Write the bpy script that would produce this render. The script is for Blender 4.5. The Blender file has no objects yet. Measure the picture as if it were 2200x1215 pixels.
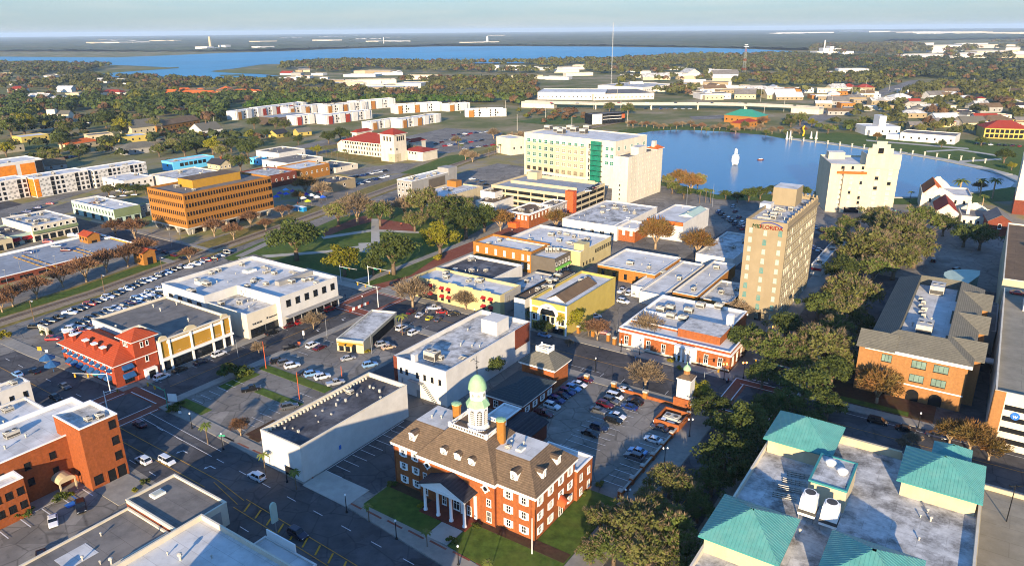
import bpy, math, random
import numpy as np
from mathutils import Vector, Matrix
random.seed(7)
S = bpy.context.scene
COL = S.collection
R_ = math.radians
CAMH = 100.0
F = 1554.0
# ---------------------------------------------------------------- camera
PITCH, ROLL = R_(19.26), R_(0.52)
_fw = Vector((0, math.cos(PITCH), -math.sin(PITCH))); _r = Vector((1, 0, 0)); _u = _r.cross(_fw)
RT = _r*math.cos(ROLL) - _u*math.sin(ROLL); UP = _u*math.cos(ROLL) + _r*math.sin(ROLL); FW = _fw
cam = bpy.data.objects.new('camera', bpy.data.cameras.new('camera')); COL.objects.link(cam)
cam.matrix_world = Matrix(((RT.x, UP.x, -FW.x, 0), (RT.y, UP.y, -FW.y, 0), (RT.z, UP.z, -FW.z, CAMH), (0, 0, 0, 1)))
cam.data.sensor_width = 36; cam.data.lens = 36*F/2200; cam.data.clip_start = 1; cam.data.clip_end = 120000
S.camera = cam
# ---------------------------------------------------------------- sky, sun, exposure
SUN_EL, SUN_AZ = 13.6, 191.0          # the sun stands low behind the camera
w = bpy.data.worlds.new('World'); S.world = w; w.use_nodes = True
nt = w.node_tree; nt.nodes.clear()
out = nt.nodes.new('ShaderNodeOutputWorld'); bg = nt.nodes.new('ShaderNodeBackground')
sky = nt.nodes.new('ShaderNodeTexSky'); sky.sky_type = 'NISHITA'; sky.sun_disc = False
sky.sun_elevation = R_(SUN_EL); sky.sun_rotation = R_(SUN_AZ); sky.altitude = 100; sky.air_density = 1.0; sky.dust_density = 0.3; sky.ozone_density = 6.0
tc = nt.nodes.new('ShaderNodeTexCoord'); mp = nt.nodes.new('ShaderNodeMapping'); mp.inputs['Scale'].default_value = (2.2, 2.2, 30)
nz = nt.nodes.new('ShaderNodeTexNoise'); nz.inputs['Scale'].default_value = 2.2; nz.inputs['Detail'].default_value = 6; nz.inputs['Roughness'].default_value = .6
rp = nt.nodes.new('ShaderNodeValToRGB'); rp.color_ramp.elements[0].position = .42; rp.color_ramp.elements[1].position = .78
mx = nt.nodes.new('ShaderNodeMixRGB'); cl_ = nt.nodes.new('ShaderNodeMixRGB'); cl_.inputs[1].default_value = (1.24, 1.4, 1.44, 1); cl_.inputs[2].default_value = (1.68, 1.76, 1.72, 1)
ml = nt.nodes.new('ShaderNodeMath'); ml.operation = 'MULTIPLY_ADD'; ml.inputs[1].default_value = .04; ml.inputs[2].default_value = .94
L = nt.links.new
tn_ = nt.nodes.new('ShaderNodeMixRGB'); tn_.blend_type = 'MULTIPLY'; tn_.inputs[0].default_value = 1; tn_.inputs[2].default_value = (.78, 1.12, 1.25, 1)   # clear winter air: a bluer sky dome
L(tc.outputs['Generated'], mp.inputs[0]); L(mp.outputs[0], nz.inputs['Vector']); L(nz.outputs['Fac'], rp.inputs[0])
L(rp.outputs[0], ml.inputs[0]); L(rp.outputs[0], cl_.inputs[0]); L(cl_.outputs[0], mx.inputs[2]); sz_ = nt.nodes.new('ShaderNodeSeparateXYZ'); L(tc.outputs['Generated'], sz_.inputs[0])
mr_ = nt.nodes.new('ShaderNodeMapRange'); mr_.inputs[1].default_value = 0; mr_.inputs[2].default_value = .4; mr_.inputs[3].default_value = 1.0; mr_.inputs[4].default_value = .12; L(sz_.outputs['Z'], mr_.inputs[0])
m2_ = nt.nodes.new('ShaderNodeMath'); m2_.operation = 'MULTIPLY'; L(ml.outputs[0], m2_.inputs[0]); L(mr_.outputs[0], m2_.inputs[1]); L(m2_.outputs[0], mx.inputs[0]); L(sky.outputs[0], tn_.inputs[1]); L(tn_.outputs[0], mx.inputs[1]); L(mx.outputs[0], bg.inputs[0])
bg.inputs[1].default_value = 0.128; L(bg.outputs[0], out.inputs[0])
sun = bpy.data.objects.new('sun', bpy.data.lights.new('sun', 'SUN')); COL.objects.link(sun)
sun.data.energy = 4.3; sun.data.angle = R_(0.5); sun.data.color = (1.0, 0.79, 0.53)
_sd = Vector((math.sin(R_(SUN_AZ))*math.cos(R_(SUN_EL)), math.cos(R_(SUN_AZ))*math.cos(R_(SUN_EL)), math.sin(R_(SUN_EL))))
sun.rotation_euler = _sd.to_track_quat('Z', 'Y').to_euler(); sun.location = (0, -50, 200)
vs = S.view_settings; vs.view_transform = 'Standard'; vs.look = 'None'; vs.gamma = 1; vs.use_curve_mapping = False; vs.exposure = 1.5
S.cycles.volume_bounces = 0; S.cycles.filter_width = 1.05; S.cycles.max_bounces = 6; S.cycles.diffuse_bounces = 3; S.cycles.transparent_max_bounces = 8

# ---------------------------------------------------------------- where a spot of ground lies
AZ = 34.0
def axes(az=AZ):
    a = R_(az); return (math.cos(a), -math.sin(a)), (math.sin(a), math.cos(a))
EA, EB = axes()
def G(x, y, z=0.0):
    d = RT*((x-1100)/F) - UP*((y-607.5)/F) + FW
    t = (z-CAMH)/d.z
    return Vector((d.x*t, d.y*t, z))
def P(v):
    q = Vector((v[0], v[1], v[2]-CAMH)); c = q.dot(FW)
    return 1100+F*q.dot(RT)/c, 607.5-F*q.dot(UP)/c
def depth(v): return Vector((v[0], v[1], v[2]-CAMH)).dot(FW)
def hz(bx, by, ty):
    """height of a thing standing on (bx, by) whose top reaches row ty"""
    g = G(bx, by); lo, hi = 0.0, 140.0
    for _ in range(40):
        m = (lo+hi)/2
        if P((g.x, g.y, m))[1] > ty: lo = m
        else: hi = m
    return lo
def AB(x, y, z=0.0, az=AZ):
    g = G(x, y, z); a, b = axes(az); return (g.x*a[0]+g.y*a[1], g.x*b[0]+g.y*b[1])
def XY(a, b, az=AZ):
    u, v = axes(az); return (a*u[0]+b*v[0], a*u[1]+b*v[1])

# ---------------------------------------------------------------- materials
def lin(c):
    if isinstance(c, str):
        c = c.lstrip('#'); c = [int(c[i:i+2], 16)/255 for i in (0, 2, 4)]
        c = [v/12.92 if v <= .04045 else ((v+.055)/1.055)**2.4 for v in c]
    return (c[0], c[1], c[2], 1)
_M = {}
def mat(name, col, rough=.85, var=.25, scale=.4, stain=None, amt=.5, sscale=.12, metal=0, spec=.15, bump=0, rnd=0, band=None, emit=0, seam=None, crack=0, streak=False):
    if name in _M: return _M[name]
    m = bpy.data.materials.new(name); m.use_nodes = True; _M[name] = m
    n = m.node_tree; b = n.nodes['Principled BSDF']; c = lin(col)
    b.inputs['Roughness'].default_value = rough; b.inputs['Metallic'].default_value = metal; b.inputs['Specular IOR Level'].default_value = spec
    geo = n.nodes.new('ShaderNodeNewGeometry')
    nz = n.nodes.new('ShaderNodeTexNoise'); nz.inputs['Scale'].default_value = scale; nz.inputs['Detail'].default_value = 5; nz.inputs['Roughness'].default_value = .65
    n.links.new(geo.outputs['Position'], nz.inputs['Vector'])
    mr = n.nodes.new('ShaderNodeMapRange'); mr.inputs[1].default_value = .3; mr.inputs[2].default_value = .7; mr.inputs[3].default_value = 1-var; mr.inputs[4].default_value = 1+var*.6
    n.links.new(nz.outputs['Fac'], mr.inputs[0])
    x = n.nodes.new('ShaderNodeMixRGB'); x.blend_type = 'MULTIPLY'; x.inputs[0].default_value = 1; x.inputs[1].default_value = c
    n.links.new(mr.outputs[0], x.inputs[2]); col_out = x.outputs[0]
    if stain:
        n2 = n.nodes.new('ShaderNodeTexNoise'); n2.inputs['Scale'].default_value = sscale; n2.inputs['Detail'].default_value = 8; n2.inputs['Roughness'].default_value = .7
        vm = n.nodes.new('ShaderNodeVectorMath'); vm.operation = 'MULTIPLY'; vm.inputs[1].default_value = (3, 3, .35) if streak else (1, 1, 1)
        n.links.new(geo.outputs['Position'], vm.inputs[0]); n.links.new(vm.outputs[0], n2.inputs['Vector'])
        r = n.nodes.new('ShaderNodeMapRange'); r.inputs[1].default_value = .46; r.inputs[2].default_value = .66; r.inputs[4].default_value = amt
        n.links.new(n2.outputs['Fac'], r.inputs[0])
        y = n.nodes.new('ShaderNodeMixRGB'); y.inputs[2].default_value = lin(stain)
        n.links.new(r.outputs[0], y.inputs[0]); n.links.new(col_out, y.inputs[1]); col_out = y.outputs[0]
    if crack:    # cracks, patches of newer paving and dark oil marks
        vo = n.nodes.new('ShaderNodeTexVoronoi'); vo.feature = 'DISTANCE_TO_EDGE'; vo.inputs['Scale'].default_value = .16; n.links.new(geo.outputs['Position'], vo.inputs['Vector'])
        dn = n.nodes.new('ShaderNodeMixRGB'); dn.inputs[0].default_value = .12; n.links.new(geo.outputs['Position'], dn.inputs[1]); n.links.new(nz.outputs['Color'], dn.inputs[2])
        vp = n.nodes.new('ShaderNodeTexVoronoi'); vp.inputs['Scale'].default_value = .07; vp.distance = 'CHEBYCHEV'; n.links.new(geo.outputs['Position'], vp.inputs['Vector'])
        r1 = n.nodes.new('ShaderNodeMapRange'); r1.inputs[1].default_value = .0; r1.inputs[2].default_value = .035; r1.inputs[3].default_value = 1-crack; n.links.new(vo.outputs['Distance'], r1.inputs[0])
        sx = n.nodes.new('ShaderNodeSeparateXYZ'); n.links.new(vp.outputs['Color'], sx.inputs[0]); r2 = n.nodes.new('ShaderNodeMapRange'); r2.inputs[3].default_value = .78; r2.inputs[4].default_value = 1.16; n.links.new(sx.outputs['X'], r2.inputs[0])
        n3 = n.nodes.new('ShaderNodeTexNoise'); n3.inputs['Scale'].default_value = .55; n3.inputs['Detail'].default_value = 6; n.links.new(geo.outputs['Position'], n3.inputs['Vector']); r3 = n.nodes.new('ShaderNodeMapRange'); r3.inputs[1].default_value = .6; r3.inputs[2].default_value = .74; r3.inputs[3].default_value = 1; r3.inputs[4].default_value = .62; n.links.new(n3.outputs['Fac'], r3.inputs[0])
        for q in (r1, r2, r3):
            y = n.nodes.new('ShaderNodeMixRGB'); y.blend_type = 'MULTIPLY'; y.inputs[0].default_value = 1; n.links.new(col_out, y.inputs[1]); n.links.new(q.outputs[0], y.inputs[2]); col_out = y.outputs[0]
    if seam:     # seams of roofing sheets
        mpn = n.nodes.new('ShaderNodeMapping'); mpn.inputs['Rotation'].default_value = (0, 0, R_(34)); n.links.new(geo.outputs['Position'], mpn.inputs[0])
        bt = n.nodes.new('ShaderNodeTexBrick'); bt.inputs['Scale'].default_value = 1; bt.inputs['Brick Width'].default_value = seam*3; bt.inputs['Row Height'].default_value = seam; bt.inputs['Mortar Size'].default_value = .07; bt.inputs['Mortar Smooth'].default_value = .6
        bt.inputs['Color1'].default_value = (1, 1, 1, 1); bt.inputs['Color2'].default_value = (.88, .88, .87, 1); bt.inputs['Mortar'].default_value = (.68, .67, .66, 1); n.links.new(mpn.outputs[0], bt.inputs['Vector'])
        y = n.nodes.new('ShaderNodeMixRGB'); y.blend_type = 'MULTIPLY'; y.inputs[0].default_value = 1; n.links.new(col_out, y.inputs[1]); n.links.new(bt.outputs['Color'], y.inputs[2]); col_out = y.outputs[0]
    if band:     # courses of shingles or tiles: relief shading put into the colour as dark-to-light bands
        sx = n.nodes.new('ShaderNodeSeparateXYZ'); n.links.new(geo.outputs['Position'], sx.inputs[0])
        mm = n.nodes.new('ShaderNodeMath'); mm.operation = 'MULTIPLY'; mm.inputs[1].default_value = 1/band; n.links.new(sx.outputs['Z'], mm.inputs[0])
        fr = n.nodes.new('ShaderNodeMath'); fr.operation = 'FRACT'; n.links.new(mm.outputs[0], fr.inputs[0])
        r = n.nodes.new('ShaderNodeMapRange'); r.inputs[3].default_value = .62; r.inputs[4].default_value = 1.12; n.links.new(fr.outputs[0], r.inputs[0])
        y = n.nodes.new('ShaderNodeMixRGB'); y.blend_type = 'MULTIPLY'; y.inputs[0].default_value = 1
        n.links.new(col_out, y.inputs[1]); n.links.new(r.outputs[0], y.inputs[2]); col_out = y.outputs[0]
    if rnd:
        oi = n.nodes.new('ShaderNodeObjectInfo'); r = n.nodes.new('ShaderNodeMapRange'); r.inputs[3].default_value = 1-rnd; r.inputs[4].default_value = 1+rnd
        n.links.new(oi.outputs['Random'], r.inputs[0])
        y = n.nodes.new('ShaderNodeMixRGB'); y.blend_type = 'MULTIPLY'; y.inputs[0].default_value = 1
        n.links.new(col_out, y.inputs[1]); n.links.new(r.outputs[0], y.inputs[2]); col_out = y.outputs[0]
    n.links.new(col_out, b.inputs['Base Color'])
    if bump:
        bp = n.nodes.new('ShaderNodeBump'); bp.inputs['Strength'].default_value = bump; bp.inputs['Distance'].default_value = .1
        n.links.new(nz.outputs['Fac'], bp.inputs['Height']); n.links.new(bp.outputs[0], b.inputs['Normal'])
    if emit:
        n.links.new(col_out, b.inputs['Emission Color']); b.inputs['Emission Strength'].default_value = emit
    return m
def leafmat(name, c1, c2, scale=.25, rnd=.25, tint=False):
    m = bpy.data.materials.new(name); m.use_nodes = True; _M[name] = m
    n = m.node_tree; b = n.nodes['Principled BSDF']; b.inputs['Roughness'].default_value = .75; b.inputs['Specular IOR Level'].default_value = .15
    geo = n.nodes.new('ShaderNodeNewGeometry')
    nz = n.nodes.new('ShaderNodeTexNoise'); nz.inputs['Scale'].default_value = scale; nz.inputs['Detail'].default_value = 4
    n.links.new(geo.outputs['Position'], nz.inputs['Vector'])
    r = n.nodes.new('ShaderNodeMapRange'); r.inputs[1].default_value = .35; r.inputs[2].default_value = .65; n.links.new(nz.outputs['Fac'], r.inputs[0])
    x = n.nodes.new('ShaderNodeMixRGB'); x.inputs[1].default_value = lin(c1); x.inputs[2].default_value = lin(c2); n.links.new(r.outputs[0], x.inputs[0])
    y = n.nodes.new('ShaderNodeMixRGB'); y.blend_type = 'MULTIPLY'; y.inputs[0].default_value = 1; n.links.new(x.outputs[0], y.inputs[1])
    if tint:
        at = n.nodes.new('ShaderNodeAttribute'); at.attribute_name = 'tint'; n.links.new(at.outputs['Color'], y.inputs[2])
    else:
        oi = n.nodes.new('ShaderNodeObjectInfo'); q = n.nodes.new('ShaderNodeMapRange'); q.inputs[3].default_value = 1-rnd; q.inputs[4].default_value = 1+rnd
        n.links.new(oi.outputs['Random'], q.inputs[0]); n.links.new(q.outputs[0], y.inputs[2])
    n.links.new(y.outputs[0], b.inputs['Base Color'])
    tr = n.nodes.new('ShaderNodeBsdfTranslucent'); ms = n.nodes.new('ShaderNodeMixShader'); ms.inputs[0].default_value = .22
    n.links.new(y.outputs[0], tr.inputs[0]); n.links.new(b.outputs[0], ms.inputs[1]); n.links.new(tr.outputs[0], ms.inputs[2])
    n.links.new(ms.outputs[0], n.nodes['Material Output'].inputs[0])
    return m
def glass(name, col, rough=.12, spec=.6): return mat(name, col, rough, .35, .35, spec=spec)
ASPH = mat('asphalt', '#4a494a', .95, .35, .25, '#5f5d5b', .6, .05, bump=.2, crack=.35)
ASPHL = mat('worn_asphalt', '#7b766e', .95, .3, .2, '#66625c', .7, .06, bump=.2, crack=.4)
DECK = mat('deck_concrete', '#8f959b', .9, .2, .3, '#767a80', .6, .05, seam=5)
CONC = mat('concrete', '#8a857b', .9, .2, .5, '#6d6a64', .5, .1)
CONCL = mat('pale_concrete', '#a5a196', .9, .2, .4, '#8b8880', .5, .1)
PAVER = mat('brick_paving', '#7a4535', .9, .35, 1.2, '#8d6450', .5, .1)
LAWN = mat('lawn_grass', '#46591f', .95, .5, .5, '#5d6026', .6, .08)
LAWND = mat('dry_grass', '#786936', .95, .5, .35, '#57602c', .6, .07)
SOIL = mat('mulch', '#4a3426', .95, .4, .8, '#3d3a22', .6, .2)
GRAV = mat('rail_ballast', '#8f7f68', .95, .35, .9, '#6f6455', .5, .2)
WPAINT = mat('road_paint_white', '#c8c9c9', .8, .25, 1.5)
YPAINT = mat('road_paint_yellow', '#b98a2c', .8, .3, 1.5)
BPAINT = mat('road_paint_blue', '#2f67b0', .8, .2, 1.5)
WHITE = mat('white_stucco', '#c2bfb8', .85, .14, .3, '#bdb8ac', .5, .08, streak=True)
CREAM = mat('cream_stucco', '#b3a688', .85, .12, .3, '#a09272', .5, .08, streak=True)
CREAM2 = mat('pale_cream_stucco', '#c6bda9', .85, .1, .3, '#b0a68f', .5, .08, streak=True)
TAN = mat('tan_paint', '#8b7d63', .85, .1, .3, '#7f7157', .5, .07, streak=True)
YELLOW = mat('yellow_paint', '#ab9850', .85, .12, .3, '#9c8945', .5, .07, streak=True)
MUSTARD = mat('mustard_paint', '#a37b2c', .85, .12, .4)
BRICK = mat('red_brick', '#91532c', .9, .28, 1.6, '#76432a', .5, .3, bump=.3, streak=True)
BRICKD = mat('dark_red_brick', '#6f3a2a', .9, .28, 1.6, '#5b2f25', .5, .3, bump=.3)
BRICKO = mat('orange_brick', '#96662d', .9, .22, 1.6, '#865826', .5, .3, bump=.3, streak=True)
BRICKT = mat('tan_brick', '#946a40', .9, .2, 1.6, '#845c36', .5, .3, bump=.3, streak=True)
REDBR = mat('bright_red_brick', '#8e3f27', .9, .24, 1.6, '#8f3c26', .5, .3, bump=.3)
GREYP = mat('grey_paint', '#8f8d88', .85, .12, .3, '#7c7a75', .5, .08, streak=True)
DGREY = mat('dark_grey_paint', '#5d564c', .85, .15, .3)
GREENP = mat('grey_green_paint', '#9fb3a6', .85, .12, .3)
OLIVE = mat('olive_green_panel', '#6f7c5a', .85, .15, .3)
BLUEW = mat('sky_blue_paint', '#5fb2d6', .85, .1, .3)
TRIM = mat('white_trim', '#e0ddd6', .7, .06, .5)
ROOFW = mat('white_roof_membrane', '#c9c8c4', .8, .14, .25, '#8f8d88', .6, .11, seam=3)
ROOFS = mat('stained_white_roof', '#bdbcb8', .85, .35, .5, '#5d5a55', .95, .2, seam=3)
ROOFG = mat('grey_roof_felt', '#6f6b66', .92, .3, .3, '#827c74', .6, .12, seam=4)
PALEY = mat('pale_yellow_paint', '#b3a578', .85, .12, .3, '#a3956a', .5, .08, streak=True)
BRICKC = mat('rust_brick', '#8b4b27', .9, .28, 1.6, '#77401f', .5, .3, bump=.3, streak=True)
HOTEL = mat('ivory_stucco', '#b9ad92', .85, .12, .3, '#a79b80', .5, .08, streak=True)
DECKT = mat('tan_deck_concrete', '#8d8676', .9, .2, .3, '#77705f', .6, .06, seam=5)
ROOFD = mat('dark_roof_felt', '#46464a', .92, .4, .3, '#7c7d80', .7, .1, seam=4)
ROOFB = mat('brown_roof_felt', '#6d5a45', .92, .25, .3, '#5a4a3a', .6, .1, seam=4)
SHING = mat('wood_shingles', '#6d5c4a', .92, .35, 1.4, '#574a3d', .6, .3, band=.32)
SLATE = mat('grey_slate', '#6a675c', .92, .25, 1.5, '#58564e', .5, .2, band=.3)
DSLATE = mat('dark_slate', '#3c4548', .92, .25, 1.5, band=.3)
BSLATE = mat('charcoal_shingles', '#37373c', .92, .3, 1.5, band=.3)
CLAY = mat('clay_roof_tiles', '#a8492a', .9, .25, 2.0, '#8f3d25', .5, .5, band=.28)
CLAYR = mat('red_roof_tiles', '#94392a', .9, .22, 2.0, '#7e3024', .5, .5, band=.3)
CLAYO = mat('orange_roof_tiles', '#c2622c', .9, .22, 2.0, band=.28)
TEAL = mat('teal_roof_metal', '#518d86', .5, .16, .6, '#669389', .5, .4, metal=.1, spec=.3)
TEALD = mat('teal_trim', '#3b7f7d', .5, .1, .6)
GREENM = mat('green_roof_metal', '#3d8f72', .5, .12, .6, metal=.2)
COPPER = mat('green_copper', '#8fb187', .6, .2, .8)
DARK = glass('dark_glass', '#1a1e22')
BLIND = mat('window_blind', '#a5a79a', .5, .2, 1)
GREENG = glass('green_glass', '#1f6e58', .08, .7)
GREYG = glass('grey_green_glass', '#6f8478', .15)
VOID = mat('dark_opening', '#17181a', .9, .3, .5)
STEEL = mat('grey_steel', '#8c8f92', .5, .15, .8, metal=.5)
UNIT = mat('unit_metal', '#a9a69c', .6, .2, 1.2)
UNITD = mat('unit_grille', '#4a4845', .7, .3, 2)
BLACKM = mat('black_metal', '#191b1e', .5, .2, 1)
WOODP = mat('timber_pole', '#6f5a43', .9, .3, 1)
ORANGEP = mat('orange_pole_paint', '#b5532c', .8, .15, 1)
AWNB = mat('blue_awning', '#27507c', .85, .15, 1)
AWNR = mat('red_awning', '#8f2327', .85, .15, 1)
AWNT = mat('beige_awning', '#b7a682', .85, .15, 1)
BARK = mat('tree_bark', '#6a5a48', .95, .35, 2)
BARKP = mat('pale_bark', '#9a8468', .95, .3, 2)
GLOBE = mat('lamp_globe', '#dfe0dc', .4, .05, 1)
AMBER = mat('lit_lamp', '#ff9a3a', .5, .05, 1, emit=6)

# ---------------------------------------------------------------- meshes and objects
class MB:
    def __init__(s): s.v = []; s.f = []; s.m = []
    def face(s, pts, m=0):
        i = len(s.v); s.v += [tuple(p) for p in pts]; s.f.append(tuple(range(i, i+len(pts)))); s.m.append(m)
    def mesh8(s, p, m=0):
        i = len(s.v); s.v += [tuple(q) for q in p]
        for f in ((0, 3, 2, 1), (4, 5, 6, 7), (0, 1, 5, 4), (1, 2, 6, 5), (2, 3, 7, 6), (3, 0, 4, 7)):
            s.f.append(tuple(i+k for k in f)); s.m.append(m)
        return s
    def box(s, x0, x1, y0, y1, z0, z1, m=0, tx=0, ty=0):
        return s.mesh8([(x0, y0, z0), (x1, y0, z0), (x1, y1, z0), (x0, y1, z0), (x0+tx, y0+ty, z1), (x1-tx, y0+ty, z1), (x1-tx, y1-ty, z1), (x0+tx, y1-ty, z1)], m)
    def prism(s, pts, z0, z1, m=0, top=None, bottom=True):
        n = len(pts); i = len(s.v)
        s.v += [(p[0], p[1], z0) for p in pts] + [(p[0], p[1], z1) for p in pts]
        for k in range(n):
            j = (k+1) % n; s.f.append((i+k, i+j, i+n+j, i+n+k)); s.m.append(m)
        s.f.append(tuple(i+n+k for k in range(n))); s.m.append(m if top is None else top)
        if bottom: s.f.append(tuple(i+n-1-k for k in range(n))); s.m.append(m)
        return s
    def tube(s, p, q, r0, r1=None, n=6, m=0, cap=True):
        r1 = r0 if r1 is None else r1; p = Vector(p); q = Vector(q); d = (q-p)
        if d.length < 1e-6: return s
        d.normalize(); a = d.orthogonal().normalized(); b = d.cross(a); i = len(s.v)
        for c, r in ((p, r0), (q, r1)):
            for k in range(n):
                t = 2*math.pi*k/n; s.v.append(tuple(c+(a*math.cos(t)+b*math.sin(t))*r))
        for k in range(n):
            j = (k+1) % n; s.f.append((i+k, i+j, i+n+j, i+n+k)); s.m.append(m)
        if cap:
            s.f.append(tuple(i+n+k for k in range(n))); s.m.append(m); s.f.append(tuple(i+n-1-k for k in range(n))); s.m.append(m)
        return s
    def lathe(s, prof, cx=0, cy=0, n=10, m=0, ph=0):
        i = len(s.v)
        for r, z in prof:
            for k in range(n):
                t = 2*math.pi*k/n+ph; s.v.append((cx+r*math.cos(t), cy+r*math.sin(t), z))
        for a in range(len(prof)-1):
            for k in range(n):
                j = (k+1) % n; s.f.append((i+a*n+k, i+a*n+j, i+a*n+n+j, i+a*n+n+k)); s.m.append(m)
        t = (len(prof)-1)*n; s.f.append(tuple(i+t+k for k in range(n))); s.m.append(m)
        return s
    def data(s, name, mats, smooth=False):
        me = bpy.data.meshes.new(name); me.from_pydata(s.v, [], s.f)
        for x in (mats if isinstance(mats, (list, tuple)) else [mats]): me.materials.append(x)
        me.polygons.foreach_set('material_index', s.m)
        if smooth: me.polygons.foreach_set('use_smooth', [True]*len(s.f))
        me.update(); return me
def ob(name, data, parent=None, loc=None, rz=0, M=None, sc=None):
    o = bpy.data.objects.new(name, data); COL.objects.link(o)
    if parent is not None: o.parent = parent
    if M is not None: o.matrix_basis = M
    else:
        if loc is not None: o.location = loc
        if rz: o.rotation_euler = (0, 0, rz)
        if sc is not None: o.scale = (sc, sc, sc) if not isinstance(sc, (tuple, list)) else sc
    return o
def tag(o, label=None, cat=None, group=None, kind=None):
    if label: o['label'] = label
    if cat: o['category'] = cat
    if group: o['group'] = group
    if kind: o['kind'] = kind
    return o
def thing(name, label, cat, loc, group=None, rz=0, sc=None):
    o = ob(name, None, None, loc, rz, sc=sc); o.empty_display_size = .5
    return tag(o, label, cat, group)
def single(name, label, cat, data, loc=(0, 0, 0), rz=0, group=None, sc=None):
    return tag(ob(name, data, None, loc, rz, sc=sc), label, cat, group)
def struct(name, data, kind='structure'): return tag(ob(name, data), kind=kind)
_zc = [0]
def zz(z): _zc[0] += 1; return z+_zc[0]*.0009
def sheet(name, pts, z, m, kind='structure'):
    z = zz(z)
    b = MB(); b.face([G(x, y, z) for x, y in pts]); return fixup(struct(name, b.data(name, m), kind))
def fixup(o):
    me = o.data
    if me.polygons[0].normal.z < 0: me.flip_normals()
    return o
def ccw(p):
    a = sum(p[i][0]*p[(i+1) % len(p)][1]-p[(i+1) % len(p)][0]*p[i][1] for i in range(len(p)))
    return p if a > 0 else p[::-1]
def slab(name, pts, h, m, kind='structure'):
    h = zz(h)
    b = MB(); b.prism(ccw([tuple(G(x, y)[:2]) for x, y in pts]), -.05, h, bottom=False); return struct(name, b.data(name, m), kind)
def sheetab(name, r, z, m):
    z = zz(z)
    b = MB(); b.face([XY(a, c)+(z,) for a, c in r]); return fixup(struct(name, b.data(name, m)))
def slabab(name, r, h, m):
    h = zz(h)
    b = MB(); b.prism(ccw([XY(a, c) for a, c in r]), -.05, h, bottom=False); return struct(name, b.data(name, m))
def stripe(b, p, q, w=.15, z=.19, m=0):
    b.k = getattr(b, 'k', 0)+1; z += (b.k % 40)*.0007
    p, q = Vector(p), Vector(q); d = q-p
    if d.length < .01: return
    n = Vector((-d.y, d.x)).normalized()*w/2
    b.face([(p.x-n.x, p.y-n.y, z), (q.x-n.x, q.y-n.y, z), (q.x+n.x, q.y+n.y, z), (p.x+n.x, p.y+n.y, z)], m)
def gpx(x, y): return G(x, y).to_2d()
ORD = 'first second third fourth fifth sixth seventh eighth ninth tenth eleventh twelfth thirteenth fourteenth fifteenth sixteenth seventeenth eighteenth nineteenth twentieth twenty-first twenty-second twenty-third twenty-fourth twenty-fifth twenty-sixth twenty-seventh twenty-eighth twenty-ninth thirtieth'.split()
# ---------------------------------------------------------------- building kit
WK = {'dark': (BLACKM, DARK, .06, 1, 1), 'black': (BLACKM, VOID, .05, 1, 1), 'white': (TRIM, DARK, .12, 1, 1), 'sash': (TRIM, DARK, .13, 2, 2), 'blind': (TRIM, BLIND, .12, 1, 2),
      'fan': (TRIM, DARK, .1, 3, 4), 'green': (TRIM, GREENG, .1, 2, 2), 'greenf': (TEALD, GREYG, .1, 2, 2), 'greenb': (BLACKM, GREYG, .08, 3, 1), 'cream': (CREAM2, GREYG, .12, 2, 2),
      'shop': (BLACKM, DARK, .1, 3, 1), 'shopw': (TRIM, DARK, .12, 3, 1), 'bronze': (BLACKM, DARK, .05, 1, 1), 'creamw': (CREAM2, BLIND, .14, 2, 2), 'pale': (TRIM, BLIND, .15, 2, 1), 'tower': (mat('window_sage', '#93a596', .7), BLIND, .14, 2, 2), 'towerd': (mat('window_tan', '#8f8468', .8), BLIND, .12, 1, 2)}
_wm = {}
def winmesh(w, h, k):
    key = (round(w, 2), round(h, 2), k)
    if key in _wm: return _wm[key]
    fm, gm, bd, nx, nz_ = WK[k]; b = MB(); x = w/2
    b.face([(-x, -.03, 0), (x, -.03, 0), (x, -.03, h), (-x, -.03, h)], 1)
    for q in ((-x, -x+bd, 0, h), (x-bd, x, 0, h), (-x+bd, x-bd, 0, bd), (-x+bd, x-bd, h-bd, h)): b.box(q[0], q[1], -.1, .0, q[2], q[3], 0)
    for i in range(1, nx): b.box(-x+w*i/nx-.04, -x+w*i/nx+.04, -.07, -.02, bd, h-bd, 0)
    for i in range(1, nz_): b.box(-x+bd, x-bd, -.065, -.02, h*i/nz_-.04, h*i/nz_+.04, 0)
    b.box(-x-.08, x+.08, -.18, 0, -.12, 0, 0)
    _wm[key] = b.data('window', [fm, gm]); return _wm[key]
_bx = {}
def boxmesh(x, y, z, m, name='box'):
    key = (round(x, 2), round(y, 2), round(z, 2), m.name)
    if key not in _bx: _bx[key] = MB().box(-x/2, x/2, -y, 0, 0, z).data(name, m)
    return _bx[key]
_um = {}
def unitmesh(w, d, h, fans=2):
    key = (round(w, 1), round(d, 1), round(h, 1), fans)
    if key in _um: return _um[key]
    b = MB(); b.box(-w/2, w/2, -d/2, d/2, .15, h, 0); b.box(-w/2+.1, w/2-.1, -d/2+.1, d/2-.1, 0, .15, 1)
    b.box(-w/2-.03, w/2+.03, -d/2+.15, d/2-.15, .35, h-.3, 1); b.box(-w/2+.15, w/2-.15, -d/2-.03, d/2+.03, .35, h*.55, 1)
    for i in range(fans):
        cx = -w/2+w*(i+.5)/fans; r = min(w/fans, d)*.38
        b.lathe([(r, h-.01), (r, h+.14)], cx, 0, 10, 0); b.lathe([(r*.85, h+.12), (r*.85, h+.145)], cx, 0, 10, 1)
    _um[key] = b.data('air_conditioner', [UNIT, UNITD]); return _um[key]
_v = MB(); _v.lathe([(.16, 0), (.16, .7), (.32, .75), (.3, .95), (.1, 1.05)], 0, 0, 8); VENT = _v.data('roof_vent', UNIT)
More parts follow.
